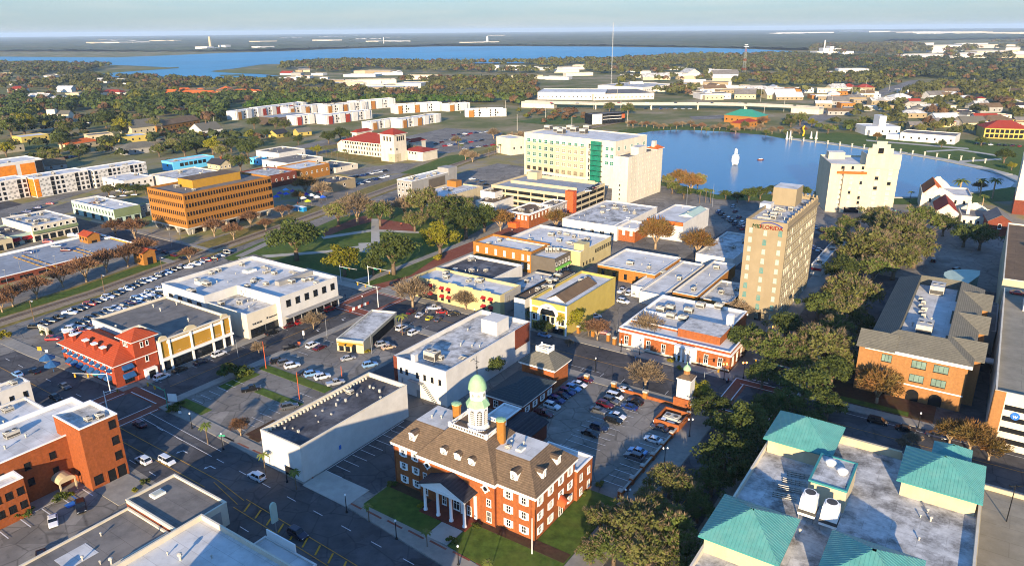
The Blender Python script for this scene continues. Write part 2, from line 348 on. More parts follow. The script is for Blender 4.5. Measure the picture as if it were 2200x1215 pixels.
_v = MB(); _v.box(-.7, .7, -.9, .9, 0, .35, 0); _v.box(-.6, .6, -.8, .8, .35, .45, 1, .15, .15); HATCH = _v.data('skylight', [TRIM, BLIND])
_v = MB()
for i in range(5): _v.tube((0, i*.35, .3+.2*(i % 2)), (4.5, i*.35, .3+.2*(i % 2)), .1, n=5, m=0); _v.box(.8*i, .8*i+.15, 0, 1.6, 0, .3, 1)
PIPES = _v.data('pipe_run', [UNIT, UNITD])
def offset(poly, d):
    """polygon moved inwards by d (outwards if negative)"""
    n = len(poly); o = []
    for i in range(n):
        p0, p1, p2 = Vector(poly[i-1]), Vector(poly[i]), Vector(poly[(i+1) % n])
        e1 = (p1-p0).normalized(); e2 = (p2-p1).normalized(); n1 = Vector((-e1.y, e1.x)); n2 = Vector((-e2.y, e2.x))
        k = n1+n2; den = 1+n1.dot(n2)
        o.append(tuple(p1+k*(d/den if den > .05 else 0)))
    return o
def RC(A, B, C, h, az=AZ):
    a, b, c = AB(*A, h, az), AB(*B, h, az), AB(*C, h, az)
    a0, a1, b0, b1 = a[0], (b[0]+c[0])/2, (a[1]+b[1])/2, c[1]
    return [(a0, b0), (a1, b0), (a1, b1), (a0, b1)]
def RR(a0, a1, b0, b1): return [(a0, b0), (a1, b0), (a1, b1), (a0, b1)]
def PP(pts, h, az=AZ):
    p = [list(AB(x, y, h, az)) for x, y in pts]; n = len(p)
    for i in range(n):
        j = (i+1) % n; da, db = abs(p[i][0]-p[j][0]), abs(p[i][1]-p[j][1])
        k = 1 if da > db else 0; m = (p[i][k]+p[j][k])/2; p[i][k] = p[j][k] = m
    return [tuple(q) for q in p]
def edge_az(A, B, h):
    a, b = G(*A, h), G(*B, h); return math.degrees(math.atan2(b.x-a.x, b.y-a.y))-90
class Bd:
    def __init__(s, name, label, cat, poly, h, wall, roof=None, cop=None, pd=.8, pt=.35, az=AZ, z0=-.1, group=None, parent=None, wallname='wall'):
        s.h = h; s.az = az; s.wall = wall; s.abs = poly
        if parent is None:
            s.o = (sum(p[0] for p in poly)/len(poly), sum(p[1] for p in poly)/len(poly))
            x, y = XY(*s.o, az); s.root = thing(name, label, cat, (x, y, 0), group, -R_(az))
        else: s.o = parent.o; s.root = parent.root; s.az = parent.az
        s.p = [(a-s.o[0], b-s.o[1]) for a, b in poly]
        b = MB(); n = len(s.p)
        for i in range(n):
            q, r = s.p[i], s.p[(i+1) % n]; b.face([q+(z0,), r+(z0,), r+(h,), q+(h,)])
        if z0 > 0: b.face([q+(z0,) for q in s.p[::-1]])
        if roof is None: b.face([q+(h,) for q in s.p])
        ob(wallname, b.data(wallname, wall), s.root)
        if roof is not None:
            inn, outp = offset(s.p, pt), offset(s.p, -.07)
            b = MB(); b.face([q+(h-pd,) for q in offset(s.p, .1)]); ob('roof', b.data('roof', roof), s.root)
            b = MB()
            for i in range(n):
                j = (i+1) % n
                b.face([outp[i]+(h-.22,), outp[j]+(h-.22,), outp[j]+(h+.05,), outp[i]+(h+.05,)]); b.face([outp[i]+(h+.05,), outp[j]+(h+.05,), inn[j]+(h+.05,), inn[i]+(h+.05,)])
                b.face([inn[i]+(h+.05,), inn[j]+(h+.05,), inn[j]+(h-pd,), inn[i]+(h-pd,)])
            ob('parapet', b.data('parapet', cop or wall), s.root)
        s.roofz = h-pd if roof is not None else h
    def L(s, x, y, z=0):
        a, b = AB(x, y, z, s.az); return (a-s.o[0], b-s.o[1], z)
    def edge(s, e):
        p, q = Vector(s.p[e]), Vector(s.p[(e+1) % len(s.p)]); d = q-p; return p, d.normalized(), d.length
    def M(s, e, t, z, out=0.0):
        p, d, l = s.edge(e); c = p+d*t+Vector((d.y, -d.x))*out
        return Matrix(((d.x, -d.y, 0, c.x), (d.y, d.x, 0, c.y), (0, 0, 1, z), (0, 0, 0, 1)))
    def win(s, e, n, zs, w, h, kind='dark', f0=0., f1=1., name='window', jit=None):
        l = s.edge(e)[2]
        for z in (zs if isinstance(zs, (list, tuple)) else [zs]):
            for i in range(n):
                k = kind if isinstance(kind, str) else random.choice(kind)
                ob(name, winmesh(w, h, k), s.root, M=s.M(e, l*(f0+(f1-f0)*(i+.5)/n), z))
    def band(s, name, e, f0, f1, z0, z1, m, out=.12):
        """a flat piece on wall e from f0 to f1 of its length"""
        p, d, l = s.edge(e); w = l*(f1-f0)
        return ob(name, MB().box(-w/2, w/2, -out, 0, 0, z1-z0).data(name, m), s.root, M=s.M(e, l*(f0+f1)/2, z0))
    def cornice(s, z, hgt, m, out=.35, name='cornice', es=None):
        b = MB(); o = offset(s.p, -out); i0 = offset(s.p, .02); n = len(o)
        for i in (range(n) if es is None else es):
            j = (i+1) % n
            b.face([o[i]+(z,), o[j]+(z,), o[j]+(z+hgt,), o[i]+(z+hgt,)]); b.face([o[i]+(z+hgt,), o[j]+(z+hgt,), i0[j]+(z+hgt,), i0[i]+(z+hgt,)]); b.face([i0[i]+(z,), i0[j]+(z,), o[j]+(z,), o[i]+(z,)])
        return ob(name, b.data(name, m), s.root)
    def awn(s, e, f, z, w, m, d=1.2, h=1.1, name='awning'):
        l = s.edge(e)[2]; b = MB()
        b.mesh8([(-w/2, -d, 0), (w/2, -d, 0), (w/2, 0, 0), (-w/2, 0, 0), (-w/2, -d, .3), (w/2, -d, .3), (w/2, 0, h), (-w/2, 0, h)])
        return ob(name, b.data(name, m), s.root, M=s.M(e, l*f, z))
    def ac(s, x, y, w=2.2, d=1.6, h=1.4, fans=2, z=None, rz=0):
        z = s.roofz if z is None else z; q = s.L(x, y, z); return ob('air_conditioner', unitmesh(w, d, h, fans), s.root, q, rz)
    def vent(s, x, y, z=None, sc=1.0):
        z = s.roofz if z is None else z; return ob('roof_vent', VENT, s.root, s.L(x, y, z), sc=sc)
    def item(s, name, me, x, y, z=None, rz=0, sc=None):
        z = s.roofz if z is None else z; return ob(name, me, s.root, s.L(x, y, z), rz, sc=sc)
    def scatter(s, nac, nv, seed=1, z=None, box=None, nh=0, big=1.0):
        r = random.Random(seed); xs = [q[0] for q in s.p]; ys = [q[1] for q in s.p]; z = s.roofz if z is None else z
        bx = box or (min(xs), max(xs), min(ys), max(ys))
        def pos(): return (bx[0]+(bx[1]-bx[0])*r.uniform(.12, .88), bx[2]+(bx[3]-bx[2])*r.uniform(.12, .88), z)
        for _ in range(nac): ob('air_conditioner', unitmesh(r.choice([1.6, 2.4, 3.0])*big, r.choice([1.4, 1.8])*big, r.choice([1.1, 1.5])*big, r.choice([1, 2])), s.root, pos(), r.choice([0, math.pi/2]))
        for _ in range(nv): ob('roof_vent', VENT, s.root, pos(), sc=r.uniform(.6, 1.1)*big)
        for _ in range(nh): ob('skylight', HATCH, s.root, pos(), r.choice([0, math.pi/2]))
    def box(s, name, a0, a1, b0, b1, z0, z1, m, top=None):
        """a block of the building in its own axes"""
        b = MB(); b.box(a0, a1, b0, b1, z0, z1)
        if top is not None: b.m[1] = 1
        return ob(name, b.data(name, [m, top] if top else m), s.root)
    def rect(s, poly=None):
        q = poly or s.p; xs = [t[0] for t in q]; ys = [t[1] for t in q]; return min(xs), max(xs), min(ys), max(ys)
    def hip(s, z, rise, m, over=.6, r=None, eave=TRIM, name='roof', top=None, deck=None, eh=.3, ridge=None):
        a0, a1, b0, b1 = r or s.rect(); a0 -= over; a1 += over; b0 -= over; b1 += over
        b = MB(); c = [(a0, b0, z), (a1, b0, z), (a1, b1, z), (a0, b1, z)]
        if top:
            t = [(top[0], top[2], z+rise), (top[1], top[2], z+rise), (top[1], top[3], z+rise), (top[0], top[3], z+rise)]
            for i in range(4): j = (i+1) % 4; b.face([c[i], c[j], t[j], t[i]])
            b.face(t, 1)
        else:
            k = min(a1-a0, b1-b0)/2 if ridge is None else ridge
            if a1-a0 >= b1-b0: e, f = (a0+k, (b0+b1)/2, z+rise), (a1-k, (b0+b1)/2, z+rise); b.face([c[0], c[1], f, e]); b.face([c[1], c[2], f]); b.face([c[2], c[3], e, f]); b.face([c[3], c[0], e])
            else: e, f = ((a0+a1)/2, b0+k, z+rise), ((a0+a1)/2, b1-k, z+rise); b.face([c[0], c[1], e]); b.face([c[1], c[2], f, e]); b.face([c[2], c[3], f]); b.face([c[3], c[0], e, f])
        ob(name, b.data(name, [m, deck or m]), s.root)
        b = MB(); b.box(a0+.05, a1-.05, b0+.05, b1-.05, z-eh, z-.01); ob('eave', b.data('eave', eave), s.root)
    def gable(s, z, rise, m, over=.4, r=None, along=None, gm=None, name='roof'):
        a0, a1, b0, b1 = r or s.rect(); along = along or ('a' if a1-a0 >= b1-b0 else 'b'); b = MB(); g = MB()
        if along == 'a':
            cb = (b0+b1)/2; k = rise*over/((b1-b0)/2)
            b.mesh8([(a0-over, b0-over, z-k), (a1+over, b0-over, z-k), (a1+over, cb, z+rise), (a0-over, cb, z+rise), (a0-over, b0-over, z-k+.2), (a1+over, b0-over, z-k+.2), (a1+over, cb, z+rise+.2), (a0-over, cb, z+rise+.2)])
            b.mesh8([(a0-over, cb, z+rise), (a1+over, cb, z+rise), (a1+over, b1+over, z-k), (a0-over, b1+over, z-k), (a0-over, cb, z+rise+.2), (a1+over, cb, z+rise+.2), (a1+over, b1+over, z-k+.2), (a0-over, b1+over, z-k+.2)])
            for a in (a0, a1): g.face([(a, b0, z-.02), (a, b1, z-.02), (a, cb, z+rise)])
        else:
            ca = (a0+a1)/2; k = rise*over/((a1-a0)/2)
            b.mesh8([(a0-over, b0-over, z-k), (ca, b0-over, z+rise), (ca, b1+over, z+rise), (a0-over, b1+over, z-k), (a0-over, b0-over, z-k+.2), (ca, b0-over, z+rise+.2), (ca, b1+over, z+rise+.2), (a0-over, b1+over, z-k+.2)])
            b.mesh8([(ca, b0-over, z+rise), (a1+over, b0-over, z-k), (a1+over, b1+over, z-k), (ca, b1+over, z+rise), (ca, b0-over, z+rise+.2), (a1+over, b0-over, z-k+.2), (a1+over, b1+over, z-k+.2), (ca, b1+over, z+rise+.2)])
            for c in (b0, b1): g.face([(a0, c, z-.02), (a1, c, z-.02), (ca, c, z+rise)])
        ob(name, b.data(name, m), s.root); ob('gable', g.data('gable', gm or s.wall), s.root)
    def cols(s, e, n, f0, f1, z0, z1, r, m, out=0, name='column', rnd=True):
        l = s.edge(e)[2]; b = MB()
        if rnd: b.lathe([(r*1.35, 0), (r*1.35, .25), (r, .3), (r*.85, z1-z0-.35), (r*1.25, z1-z0-.2), (r*1.25, z1-z0)], 0, 0, 10)
        else: b.box(-r, r, -r, r, 0, z1-z0)
        d = b.data(name, m)
        for i in range(n): ob(name, d, s.root, M=s.M(e, l*(f0+(f1-f0)*(i/(n-1) if n > 1 else .5)), z0, out))
def text_on(bd, body, e, f, z, size, m, name='sign_lettering', out=.1, ext=.06):
    """flat lettering on wall e"""
    c = bpy.data.curves.new(name, 'FONT'); c.body = body; c.size = size; c.align_x = 'CENTER'; c.extrude = ext; c.materials.append(m)
    t = bpy.data.objects.new('tmp', c); COL.objects.link(t); bpy.context.view_layer.update()
    me = bpy.data.meshes.new_from_object(t.evaluated_get(bpy.context.evaluated_depsgraph_get())); bpy.data.objects.remove(t)
    l = bd.edge(e)[2]; return ob(name, me, bd.root, M=bd.M(e, l*f, z, out) @ Matrix.Rotation(math.pi/2, 4, 'X'))
def textmesh(body, size, m, ext=.02):
    c = bpy.data.curves.new('t', 'FONT'); c.body = body; c.size = size; c.align_x = 'CENTER'; c.align_y = 'CENTER'; c.extrude = ext; c.materials.append(m)
    t = bpy.data.objects.new('tmp', c); COL.objects.link(t); bpy.context.view_layer.update()
    me = bpy.data.meshes.new_from_object(t.evaluated_get(bpy.context.evaluated_depsgraph_get())); bpy.data.objects.remove(t); return me
# ================================================================ ground, streets, water
def ground_material():
    m = bpy.data.materials.new('ground_cover'); m.use_nodes = True; n = m.node_tree; b = n.nodes['Principled BSDF']; b.inputs['Roughness'].default_value = .95; b.inputs['Specular IOR Level'].default_value = .1
    geo = n.nodes.new('ShaderNodeNewGeometry'); K = n.links.new
    def noise(s, d=5):
        z = n.nodes.new('ShaderNodeTexNoise'); z.inputs['Scale'].default_value = s; z.inputs['Detail'].default_value = d; z.inputs['Roughness'].default_value = .65; K(geo.outputs['Position'], z.inputs['Vector']); return z.outputs['Fac']
    def ramp(f, stops):
        r = n.nodes.new('ShaderNodeValToRGB'); K(f, r.inputs[0]); e = r.color_ramp.elements
        for i, (p, c) in enumerate(stops):
            q = e[i] if i < 2 else e.new(p); q.position = p; q.color = lin(c)
        return r.outputs[0]
    town = ramp(noise(.05), ((.3, '#66635d'), (.46, '#878073'), (.53, '#928257'), (.66, '#6d753b')))
    wood = ramp(noise(.012, 8), ((.3, '#4b5329'), (.45, '#626338'), (.6, '#85785a'), (.72, '#9c9482')))
    le = n.nodes.new('ShaderNodeVectorMath'); le.operation = 'LENGTH'; K(geo.outputs['Position'], le.inputs[0])
    mr = n.nodes.new('ShaderNodeMapRange'); mr.inputs[1].default_value = 380; mr.inputs[2].default_value = 800; K(le.outputs['Value'], mr.inputs[0])
    x = n.nodes.new('ShaderNodeMixRGB'); K(mr.outputs[0], x.inputs[0]); K(town, x.inputs[1]); K(wood, x.inputs[2]); K(x.outputs[0], b.inputs['Base Color']); return m
b = MB(); rs_ = [0, 150, 600, 2500, 8000, 16000, 30000]; N = 72
for i in range(len(rs_)-1):
    for k in range(N):
        t0, t1 = 2*math.pi*k/N, 2*math.pi*(k+1)/N
        f = lambda r, t: (r*math.cos(t), r*math.sin(t), 0)
        b.face([f(rs_[i+1], t0), f(rs_[i+1], t1), f(rs_[i], t1), f(rs_[i], t0)] if i else [f(rs_[1], t0), f(rs_[1], t1), (0, 0, 0)])
fixup(struct('ground', b.data('ground', ground_material())))

# downtown apron of worn asphalt
sheetab('downtown_pavement', [(-330, 40), (120, 40), (120, 420), (-60, 470), (-330, 470)], .01, ASPHL)
FL = [(-360, 88.5), (-254, 90.8), (-199, 94.6), (-171, 94.6), (-107, 91.6), (-84, 89.4), (-20, 83)]
sheetab('road', FL+[(a, c-20) for a, c in FL[::-1]], .02, ASPH)
sheetab('road', RR(-201, -187, 60, 204), .024, ASPH)
sheetab('road', RR(-520, -288, 179, 197), .02, ASPH); sheetab('road', RR(-205, 80, 179.5, 198.5), .028, ASPH)
sheetab('road', RR(-50.5, -39, 40, 430), .033, ASPH)
sheetab('brick_street', RR(-212, -201, 204, 380), .03, PAVER)
sheetab('brick_crossing', [(-204, 176), (-184, 176), (-184, 204), (-204, 204)], .036, PAVER); sheetab('road', RR(-200, -187, 181.5, 197), .04, ASPH)
sheetab('brick_crossing', RR(-54, -36, 177, 201), .04, PAVER); sheetab('road', RR(-50, -39.5, 180.5, 197.5), .044, ASPH)
sheetab('brick_crossing', RR(-205, -183.5, 71.5, 98.5), .03, PAVER); sheetab('road', RR(-200.5, -188, 73.5, 95), .034, ASPH)
# sidewalks with kerbs
def walk(r, m=CONC): return slabab('sidewalk', r, .14, m)
walk([(-360, 88.8), (-254, 91.1), (-203, 94.6), (-203, 100), (-254, 95.5), (-360, 93.5)]); walk([(-185, 94.8), (-171, 94.8), (-107, 91.8), (-84, 89.6), (-57, 87), (-57, 91.5), (-84, 94), (-107, 96.5), (-171, 98.3), (-185, 98.3)])
walk(RR(-205.5, -201.2, 100.2, 178)); walk(RR(-186.8, -183.6, 98.4, 176)); walk(RR(-183.4, -57, 175.2, 179.3)); walk(RR(-201, -55, 198.7, 203)); walk(RR(-57, -50.7, 91.6, 175)); walk(RR(-57, -50.7, 203.2, 400))
walk(RR(-38.8, -33.5, 60, 179.2)); walk(RR(-38.8, -34, 199, 400)); walk(RR(-33.3, 60, 176, 179.3)); walk(RR(-34, 60, 198.7, 202.5)); walk(RR(-201, -197.5, 203.2, 360)); walk(RR(-216, -212.2, 204, 380)); walk(RR(-287, -205.6, 196.5, 201.5), CONCL)
walk(RR(-420, -308, 175, 178.8)); walk(RR(-420, -308, 197.2, 200))
walk(RR(-360, -205, 66.5, 70)); walk([(-185, 71), (-100, 68), (-60, 65), (-60, 61), (-100, 64), (-185, 67)])
b = MB()
for a0 in range(-180, -60, 6): stripe(b, XY(a0, 95.2 if a0 < -120 else 93.2), XY(a0+4.5, 95.2 if a0 < -120 else 93.0), .5, .15)
struct('brick_edging', b.data('brick_edging', PAVER))
# painted markings
b = MB(); sa = lambda p, q, w=.16, m=0: stripe(b, XY(*p), XY(*q), w, .19, m)
for a0 in range(-184, -40, 9):
    o = -2.2*max(0, (a0+171))/87
    sa((a0, 88.2+o), (a0+3, 88.1+o)); sa((a0, 75.6+o), (a0+3, 75.5+o))
for o in (3.1, 5.8): sa((-184, 94.6-o), (-150, 93.4-o), .14)
for o in (.0, 3.4): sa((-184, 82.6-o), (-140, 82.2-o), .16, 1); sa((-140, 82.2-o*.3), (-128, 80.6-o*.5), .16, 1); sa((-128, 81.2-o), (-60, 78-o), .16, 1)
for a0 in range(-126, -66, 4): sa((a0, 80.7-.045*(a0+126)), (a0+1.4, 78.1-.045*(a0+126)), .4, 1)
for a0 in range(-330, -206, 9): sa((a0, 86), (a0+3, 86)); sa((a0, 82), (a0+9, 82), .14, 1); sa((a0, 77), (a0+3, 77))
for x in (-201.2, -205): sa((x, 74), (x, 94), .3)
for x in (-187.4, -184): sa((x, 74), (x, 94), .3)
for y in (95.6, 98.6): sa((-200.5, y), (-187.5, y), .3)
for b0 in range(104, 176, 8): sa((-194, b0), (-194, b0+8), .14, 1)
for b0 in range(104, 170, 6): sa((-198.6, b0), (-201, b0), .12)
for a0 in range(-180, -60, 7): sa((a0, 188.9), (a0+7, 188.9), .14, 1); sa((a0, 182), (a0, 179.5), .12)
for a0 in range(-130, -92, 5): sa((a0, 181.8), (a0+5, 181.8), .12)
for a0 in range(-30, 60, 7): sa((a0, 188.9), (a0+7, 188.9), .14, 1); sa((a0, 196.2), (a0+7, 196.2), .12); sa((a0, 196.2), (a0, 198.6), .12)
for b0 in (list(range(60, 170, 7))+list(range(206, 400, 7))): sa((-44.7, b0), (-44.7, b0+7), .14, 1)
sa((-50.4, 202.6), (-45, 202.6), .45)
for q in ((-54, 177, -36, 177), (-54, 201, -36, 201), (-54, 177, -54, 201), (-36, 177, -36, 201), (-52, 180, -38, 180), (-52, 198, -38, 198), (-51, 180, -51, 198), (-39, 180, -39, 198)): sa(q[:2], q[2:], .3)
for q in ((-204, 177, -184, 177), (-204, 203, -184, 203), (-185, 177, -185, 203), (-203, 177, -203, 203), (-201, 181, -187, 181), (-200, 197.5, -187, 197.5)): sa(q[:2], q[2:], .25)
struct('road_markings', b.data('road_markings', [WPAINT, YPAINT]))
t = textmesh('STOP', 2.6, WPAINT, 0); o = struct('road_lettering', t); x, y = XY(-47.6, 205.5); o.location = (x, y, .23); o.rotation_euler = (0, 0, math.pi-R_(34)); o.scale = (.75, 1.05, 1)
def arrow(a, b_, rz, sc=1):
    m_ = MB(); m_.face([(-.12, -1.5, 0), (.12, -1.5, 0), (.12, .6, 0), (-.12, .6, 0)]); m_.face([(-.12, .4, 0), (-.12, .65, 0), (-1.0, .9, 0), (-1.0, .65, 0)]); m_.face([(-.9, .35, 0), (-.9, 1.2, 0), (-1.7, .75, 0)][::-1])
    o = struct('road_arrow', m_.data('road_arrow', WPAINT)); x, y = XY(a, b_); o.location = (x, y, .235); o.rotation_euler = (0, 0, rz-R_(34)); o.scale = (sc, sc, 1)
arrow(-158, 85.2, math.pi/2); arrow(-146, 84.8, math.pi/2); arrow(-190, 170, math.pi); arrow(-190, 158, math.pi)
# car parks
def lot(name, poly, z, m=ASPH): return sheetab(name, poly, z, m)
lot('car_park', RR(-183.4, -150, 98.6, 158), .024, ASPHL); lot('car_park', RR(-183, -128, 158, 175), .026, ASPH); lot('car_park', RR(-150, -122, 140, 175), .027, ASPH)
lot('car_park', RR(-96, -57.2, 128, 175), .03, ASPHL); lot('car_park', RR(-122, -105, 98.6, 128), .032, ASPH); lot('car_park', [(-297, 70), (-262, 70), (-262, 92), (-266, 140), (-285, 190), (-302, 200), (-294, 120)], .026, ASPHL)
lot('car_park', RR(-94, -66, 203.4, 262), .03, ASPH); lot('car_park', RR(-112, -60, 305, 385), .03, ASPH); lot('car_park', RR(-34, 14, 203, 330), .028, ASPH)
b = MB()
for k in range(14): sa((-181.5, 103+k*2.8) if k < 6 else (-181.5, 133+(k-6)*2.9), (-176.5, 103+k*2.8) if k < 6 else (-176.5, 133+(k-6)*2.9), .12)
for k in range(9): sa((-158, 100+k*2.8), (-153, 100+k*2.8), .12)
for k in range(10): sa((-121, 99+k*2.8), (-116, 99+k*2.8), .14)
sa((-121.4, 98.8), (-121.4, 127), .2)
for k in range(13): sa((-95, 134+k*2.8), (-90, 134+k*2.8), .12); sa((-63.5, 132+k*2.8), (-58.5, 132+k*2.8), .14)
for k in range(11): sa((-80, 140+k*2.8), (-75, 140+k*2.8), .12); sa((-75, 140+k*2.8), (-70, 140+k*2.8), .12)
for k in range(16): sa((-93.5, 206+k*2.7), (-88.5, 206+k*2.7), .12)
for k in range(28): sa((-110+k*2.7*.6, 340), (-110+k*2.7*.6, 345), .12)
for k in range(12): sa((-146+k*2.7, 160), (-146+k*2.7, 165), .12)
for k in range(9): sa((-163.4, 27.5+k*4.4), (-158.6, 27.5+k*4.4), .22)
sa((-163.6, 24), (-163.6, 62), .14)
struct('parking_lines', b.data('parking_lines', [WPAINT]))
for r in (RR(-182, -152, 126.4, 129.6), RR(-170, -152, 115.6, 118.6)): slabab('lawn_strip', r, .12, LAWN)
for r in (RR(-183, -171, 98.8, 102.2), RR(-182, -178, 112, 124), RR(-125.5, -122.4, 98, 128), RR(-150, -146, 98.4, 128), RR(-152, -146, 99, 108)): slabab('planting_bed', r, .1, SOIL if r[0][0] > -160 else LAWN)
bb_ = MB(); stripe(bb_, XY(-163.4, 60), XY(-158.6, 60), .3, .2); bb_.face([XY(-160.6, 57.2)+(.21,), XY(-158.6, 57.2)+(.21,), XY(-158.6, 59.2)+(.21,), XY(-160.6, 59.2)+(.21,)]); struct('accessible_bay_paint', bb_.data('accessible_bay_paint', BPAINT))
walk(RR(-168, -163.8, 20, 66)); slabab('planting_bed', RR(-168, -165.2, 24, 46), .2, SOIL); walk([(-164, 64), (-150, 64), (-150, 72), (-164, 72)])
slabab('lawn', [(-104.5, 94.5), (-86, 94.2), (-86, 105), (-104.5, 105)], .12, LAWN); slabab('lawn', [(-80, 94), (-57.2, 91.8), (-57.2, 127), (-65.5, 127), (-65.5, 105), (-80, 105)], .12, LAWN)
slabab('path', RR(-85.8, -80.2, 94, 101), .11, CONCL); slabab('planting_bed', RR(-104, -57.4, 102.5, 105.5), .15, SOIL)
slabab('driveway', [(-121.5, 91.9), (-107, 91.7), (-107, 99), (-121.5, 99)], .15, CONCL)
slabab('planting_bed', RR(-33, -2, 203, 216), .12, SOIL); slabab('lawn_strip', RR(-33, -8, 203.3, 206), .16, LAWN); slabab('planting_bed', RR(-72, -57.2, 203.3, 207), .14, SOIL)
# park
sheet('park_lawn', [(545, 545), (600, 522), (720, 470), (850, 440), (1000, 440), (1075, 470), (1010, 505), (880, 592), (800, 612), (760, 610)], .03, LAWN)
for p in (((690, 590), (715, 500), (800, 468), (805, 470), (830, 480), (840, 520), (800, 575)),): sheet('plaza', p, .034, LAWN)
sheet('plaza', [(690, 498), (760, 470), (800, 458), (800, 475), (740, 492), (700, 508)], .05, PAVER); sheet('plaza', [(815, 470), (880, 480), (900, 500), (880, 496), (815, 494)], .05, PAVER)
sheet('path', [(798, 470), (813, 470), (817, 520), (797, 520)], .054, CONCL); sheet('plaza', [(770, 522), (815, 520), (835, 535), (800, 545), (772, 540)], .05, CONCL)
for p in ([(560, 548), (700, 538), (790, 525), (790, 529), (700, 543), (575, 553)], [(660, 575), (760, 600), (800, 590), (800, 595), (760, 606), (650, 580)], [(690, 508), (800, 492), (900, 497), (900, 501), (800, 497), (695, 513)]): sheet('path', p, .052, CONCL)
sheet('verge', [(480, 555), (560, 520), (590, 510), (600, 518), (560, 540), (500, 560)], .04, LAWN); sheet('path', [(505, 550), (570, 520), (578, 525), (520, 552)], .045, CONC)
# railway
RAIL = [(-140, 735), (0, 690), (200, 628), (430, 545), (620, 480), (860, 395), (1000, 345), (1180, 292), (1330, 262)]
def ribbon(name, pts, dl, dr, z, m):
    z = zz(z)
    p = [gpx(*q) for q in pts]; b = MB(); l, r = [], []
    for i, q in enumerate(p):
        d = (p[min(i+1, len(p)-1)]-p[max(i-1, 0)]).normalized(); n = Vector((-d.y, d.x)); l.append(q+n*dl); r.append(q-n*dr)
    for i in range(len(p)-1): b.face([(r[i].x, r[i].y, z), (r[i+1].x, r[i+1].y, z), (l[i+1].x, l[i+1].y, z), (l[i].x, l[i].y, z)])
    return fixup(struct(name, b.data(name, m)))
ribbon('verge', RAIL, 14, 8, .03, LAWND); ribbon('verge', RAIL[:4], 11.5, -4.2, .05, LAWN); ribbon('railway_ballast', RAIL, 3.2, 5.5, .06, GRAV); ribbon('railway_track', RAIL, 1.4, 1.4, .09, ROOFB)
for o in (-.72, .72): ribbon('rail', RAIL, o+.08, -o+.08, .16, STEEL)
ribbon('path', RAIL[:4], 17, -13.5, .04, ASPHL)
# streets further off
for p in ([(0, 452), (100, 425), (200, 398), (225, 402), (120, 432), (0, 470)], [(0, 480), (160, 430), (250, 405), (262, 410), (150, 455), (30, 490)], [(560, 330), (700, 300), (760, 318), (690, 330), (640, 345)], [(640, 430), (760, 388), (870, 372), (862, 380), (780, 404), (690, 445)],
          [(700, 372), (860, 350), (900, 352), (860, 372), (790, 378)], [(900, 300), (1010, 285), (1060, 300), (1010, 312), (930, 318)], [(1480, 250), (1640, 245), (1640, 252), (1490, 257)], [(1700, 275), (1760, 240), (1840, 215), (1900, 190), (1960, 172), (1980, 173), (1930, 192), (1870, 220), (1780, 255), (1730, 280)],
          [(840, 300), (960, 275), (1080, 285), (1060, 310), (960, 330), (880, 330)], [(2080, 190), (2150, 172), (2180, 172), (2110, 196)]): sheet('road', p, .03, ASPHL)
for p in ([(640, 320), (740, 308), (790, 310), (700, 322)], [(690, 330), (760, 322), (860, 348), (800, 352)], [(860, 372), (960, 335), (1000, 330), (1010, 340), (900, 375)], [(1100, 262), (1180, 250), (1290, 250), (1290, 262), (1180, 268)], [(560, 300), (640, 282), (680, 290), (600, 308)], [(1330, 285), (1400, 274), (1560, 274), (1700, 292), (1690, 298), (1560, 280), (1400, 281)], [(60, 330), (160, 310), (180, 316), (80, 338)]): sheet('verge', p, .045, LAWND if p[0][0] < 700 else LAWN)
# lake behind the towers
LAKE = [(1330, 300), (1370, 287), (1400, 282), (1450, 279), (1500, 280), (1570, 284), (1640, 290), (1690, 299), (1780, 310), (1870, 323), (1940, 331), (2020, 345), (2090, 360), (2150, 376), (2182, 392), (2172, 402), (2100, 412), (2030, 419), (1950, 424), (1850, 424), (1780, 424), (1700, 416), (1620, 416), (1540, 418), (1480, 402), (1420, 388), (1330, 370)]
def ring(name, pts, d0, d1, z, m, i0=0, i1=None, hgt=None):
    p = [gpx(*q) for q in pts][i0:i1]; b = MB()
    for i in range(len(p)-1):
        d = (p[i+1]-p[i]).normalized(); n = Vector((-d.y, d.x)); a, c = p[i], p[i+1]
        q = [a+n*d0, c+n*d0, c+n*d1, a+n*d1]
        if hgt: b.prism(ccw([tuple(x) for x in q]), 0, hgt)
        else: b.face([(x.x, x.y, z) for x in q])
    return fixup(struct(name, b.data(name, m)))
sheet('lake_lawn', [(1300, 300), (1330, 280), (1400, 270), (1560, 272), (1700, 290), (1800, 285), (1950, 300), (2080, 300), (2200, 312), (2200, 430), (2000, 440), (1760, 436), (1540, 428), (1430, 400), (1320, 385)], .03, LAWN)
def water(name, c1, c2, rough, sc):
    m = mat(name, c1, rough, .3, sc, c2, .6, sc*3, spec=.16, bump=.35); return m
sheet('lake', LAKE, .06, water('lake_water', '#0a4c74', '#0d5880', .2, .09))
ring('promenade', LAKE, 0, 9, 0, CONCL, 7, 16, .5); ring('promenade', LAKE, 0, 3, 0, CONCL, 16, 22, .5)
b = MB()
for p in ([(1860, 300), (2080, 318), (2082, 321), (1862, 303)], [(1990, 324), (2060, 320), (2140, 332), (2140, 335), (2060, 323), (1992, 327)], [(2060, 345), (2150, 340), (2152, 343), (2062, 349)]): sheet('path', p, .05, CONCL)
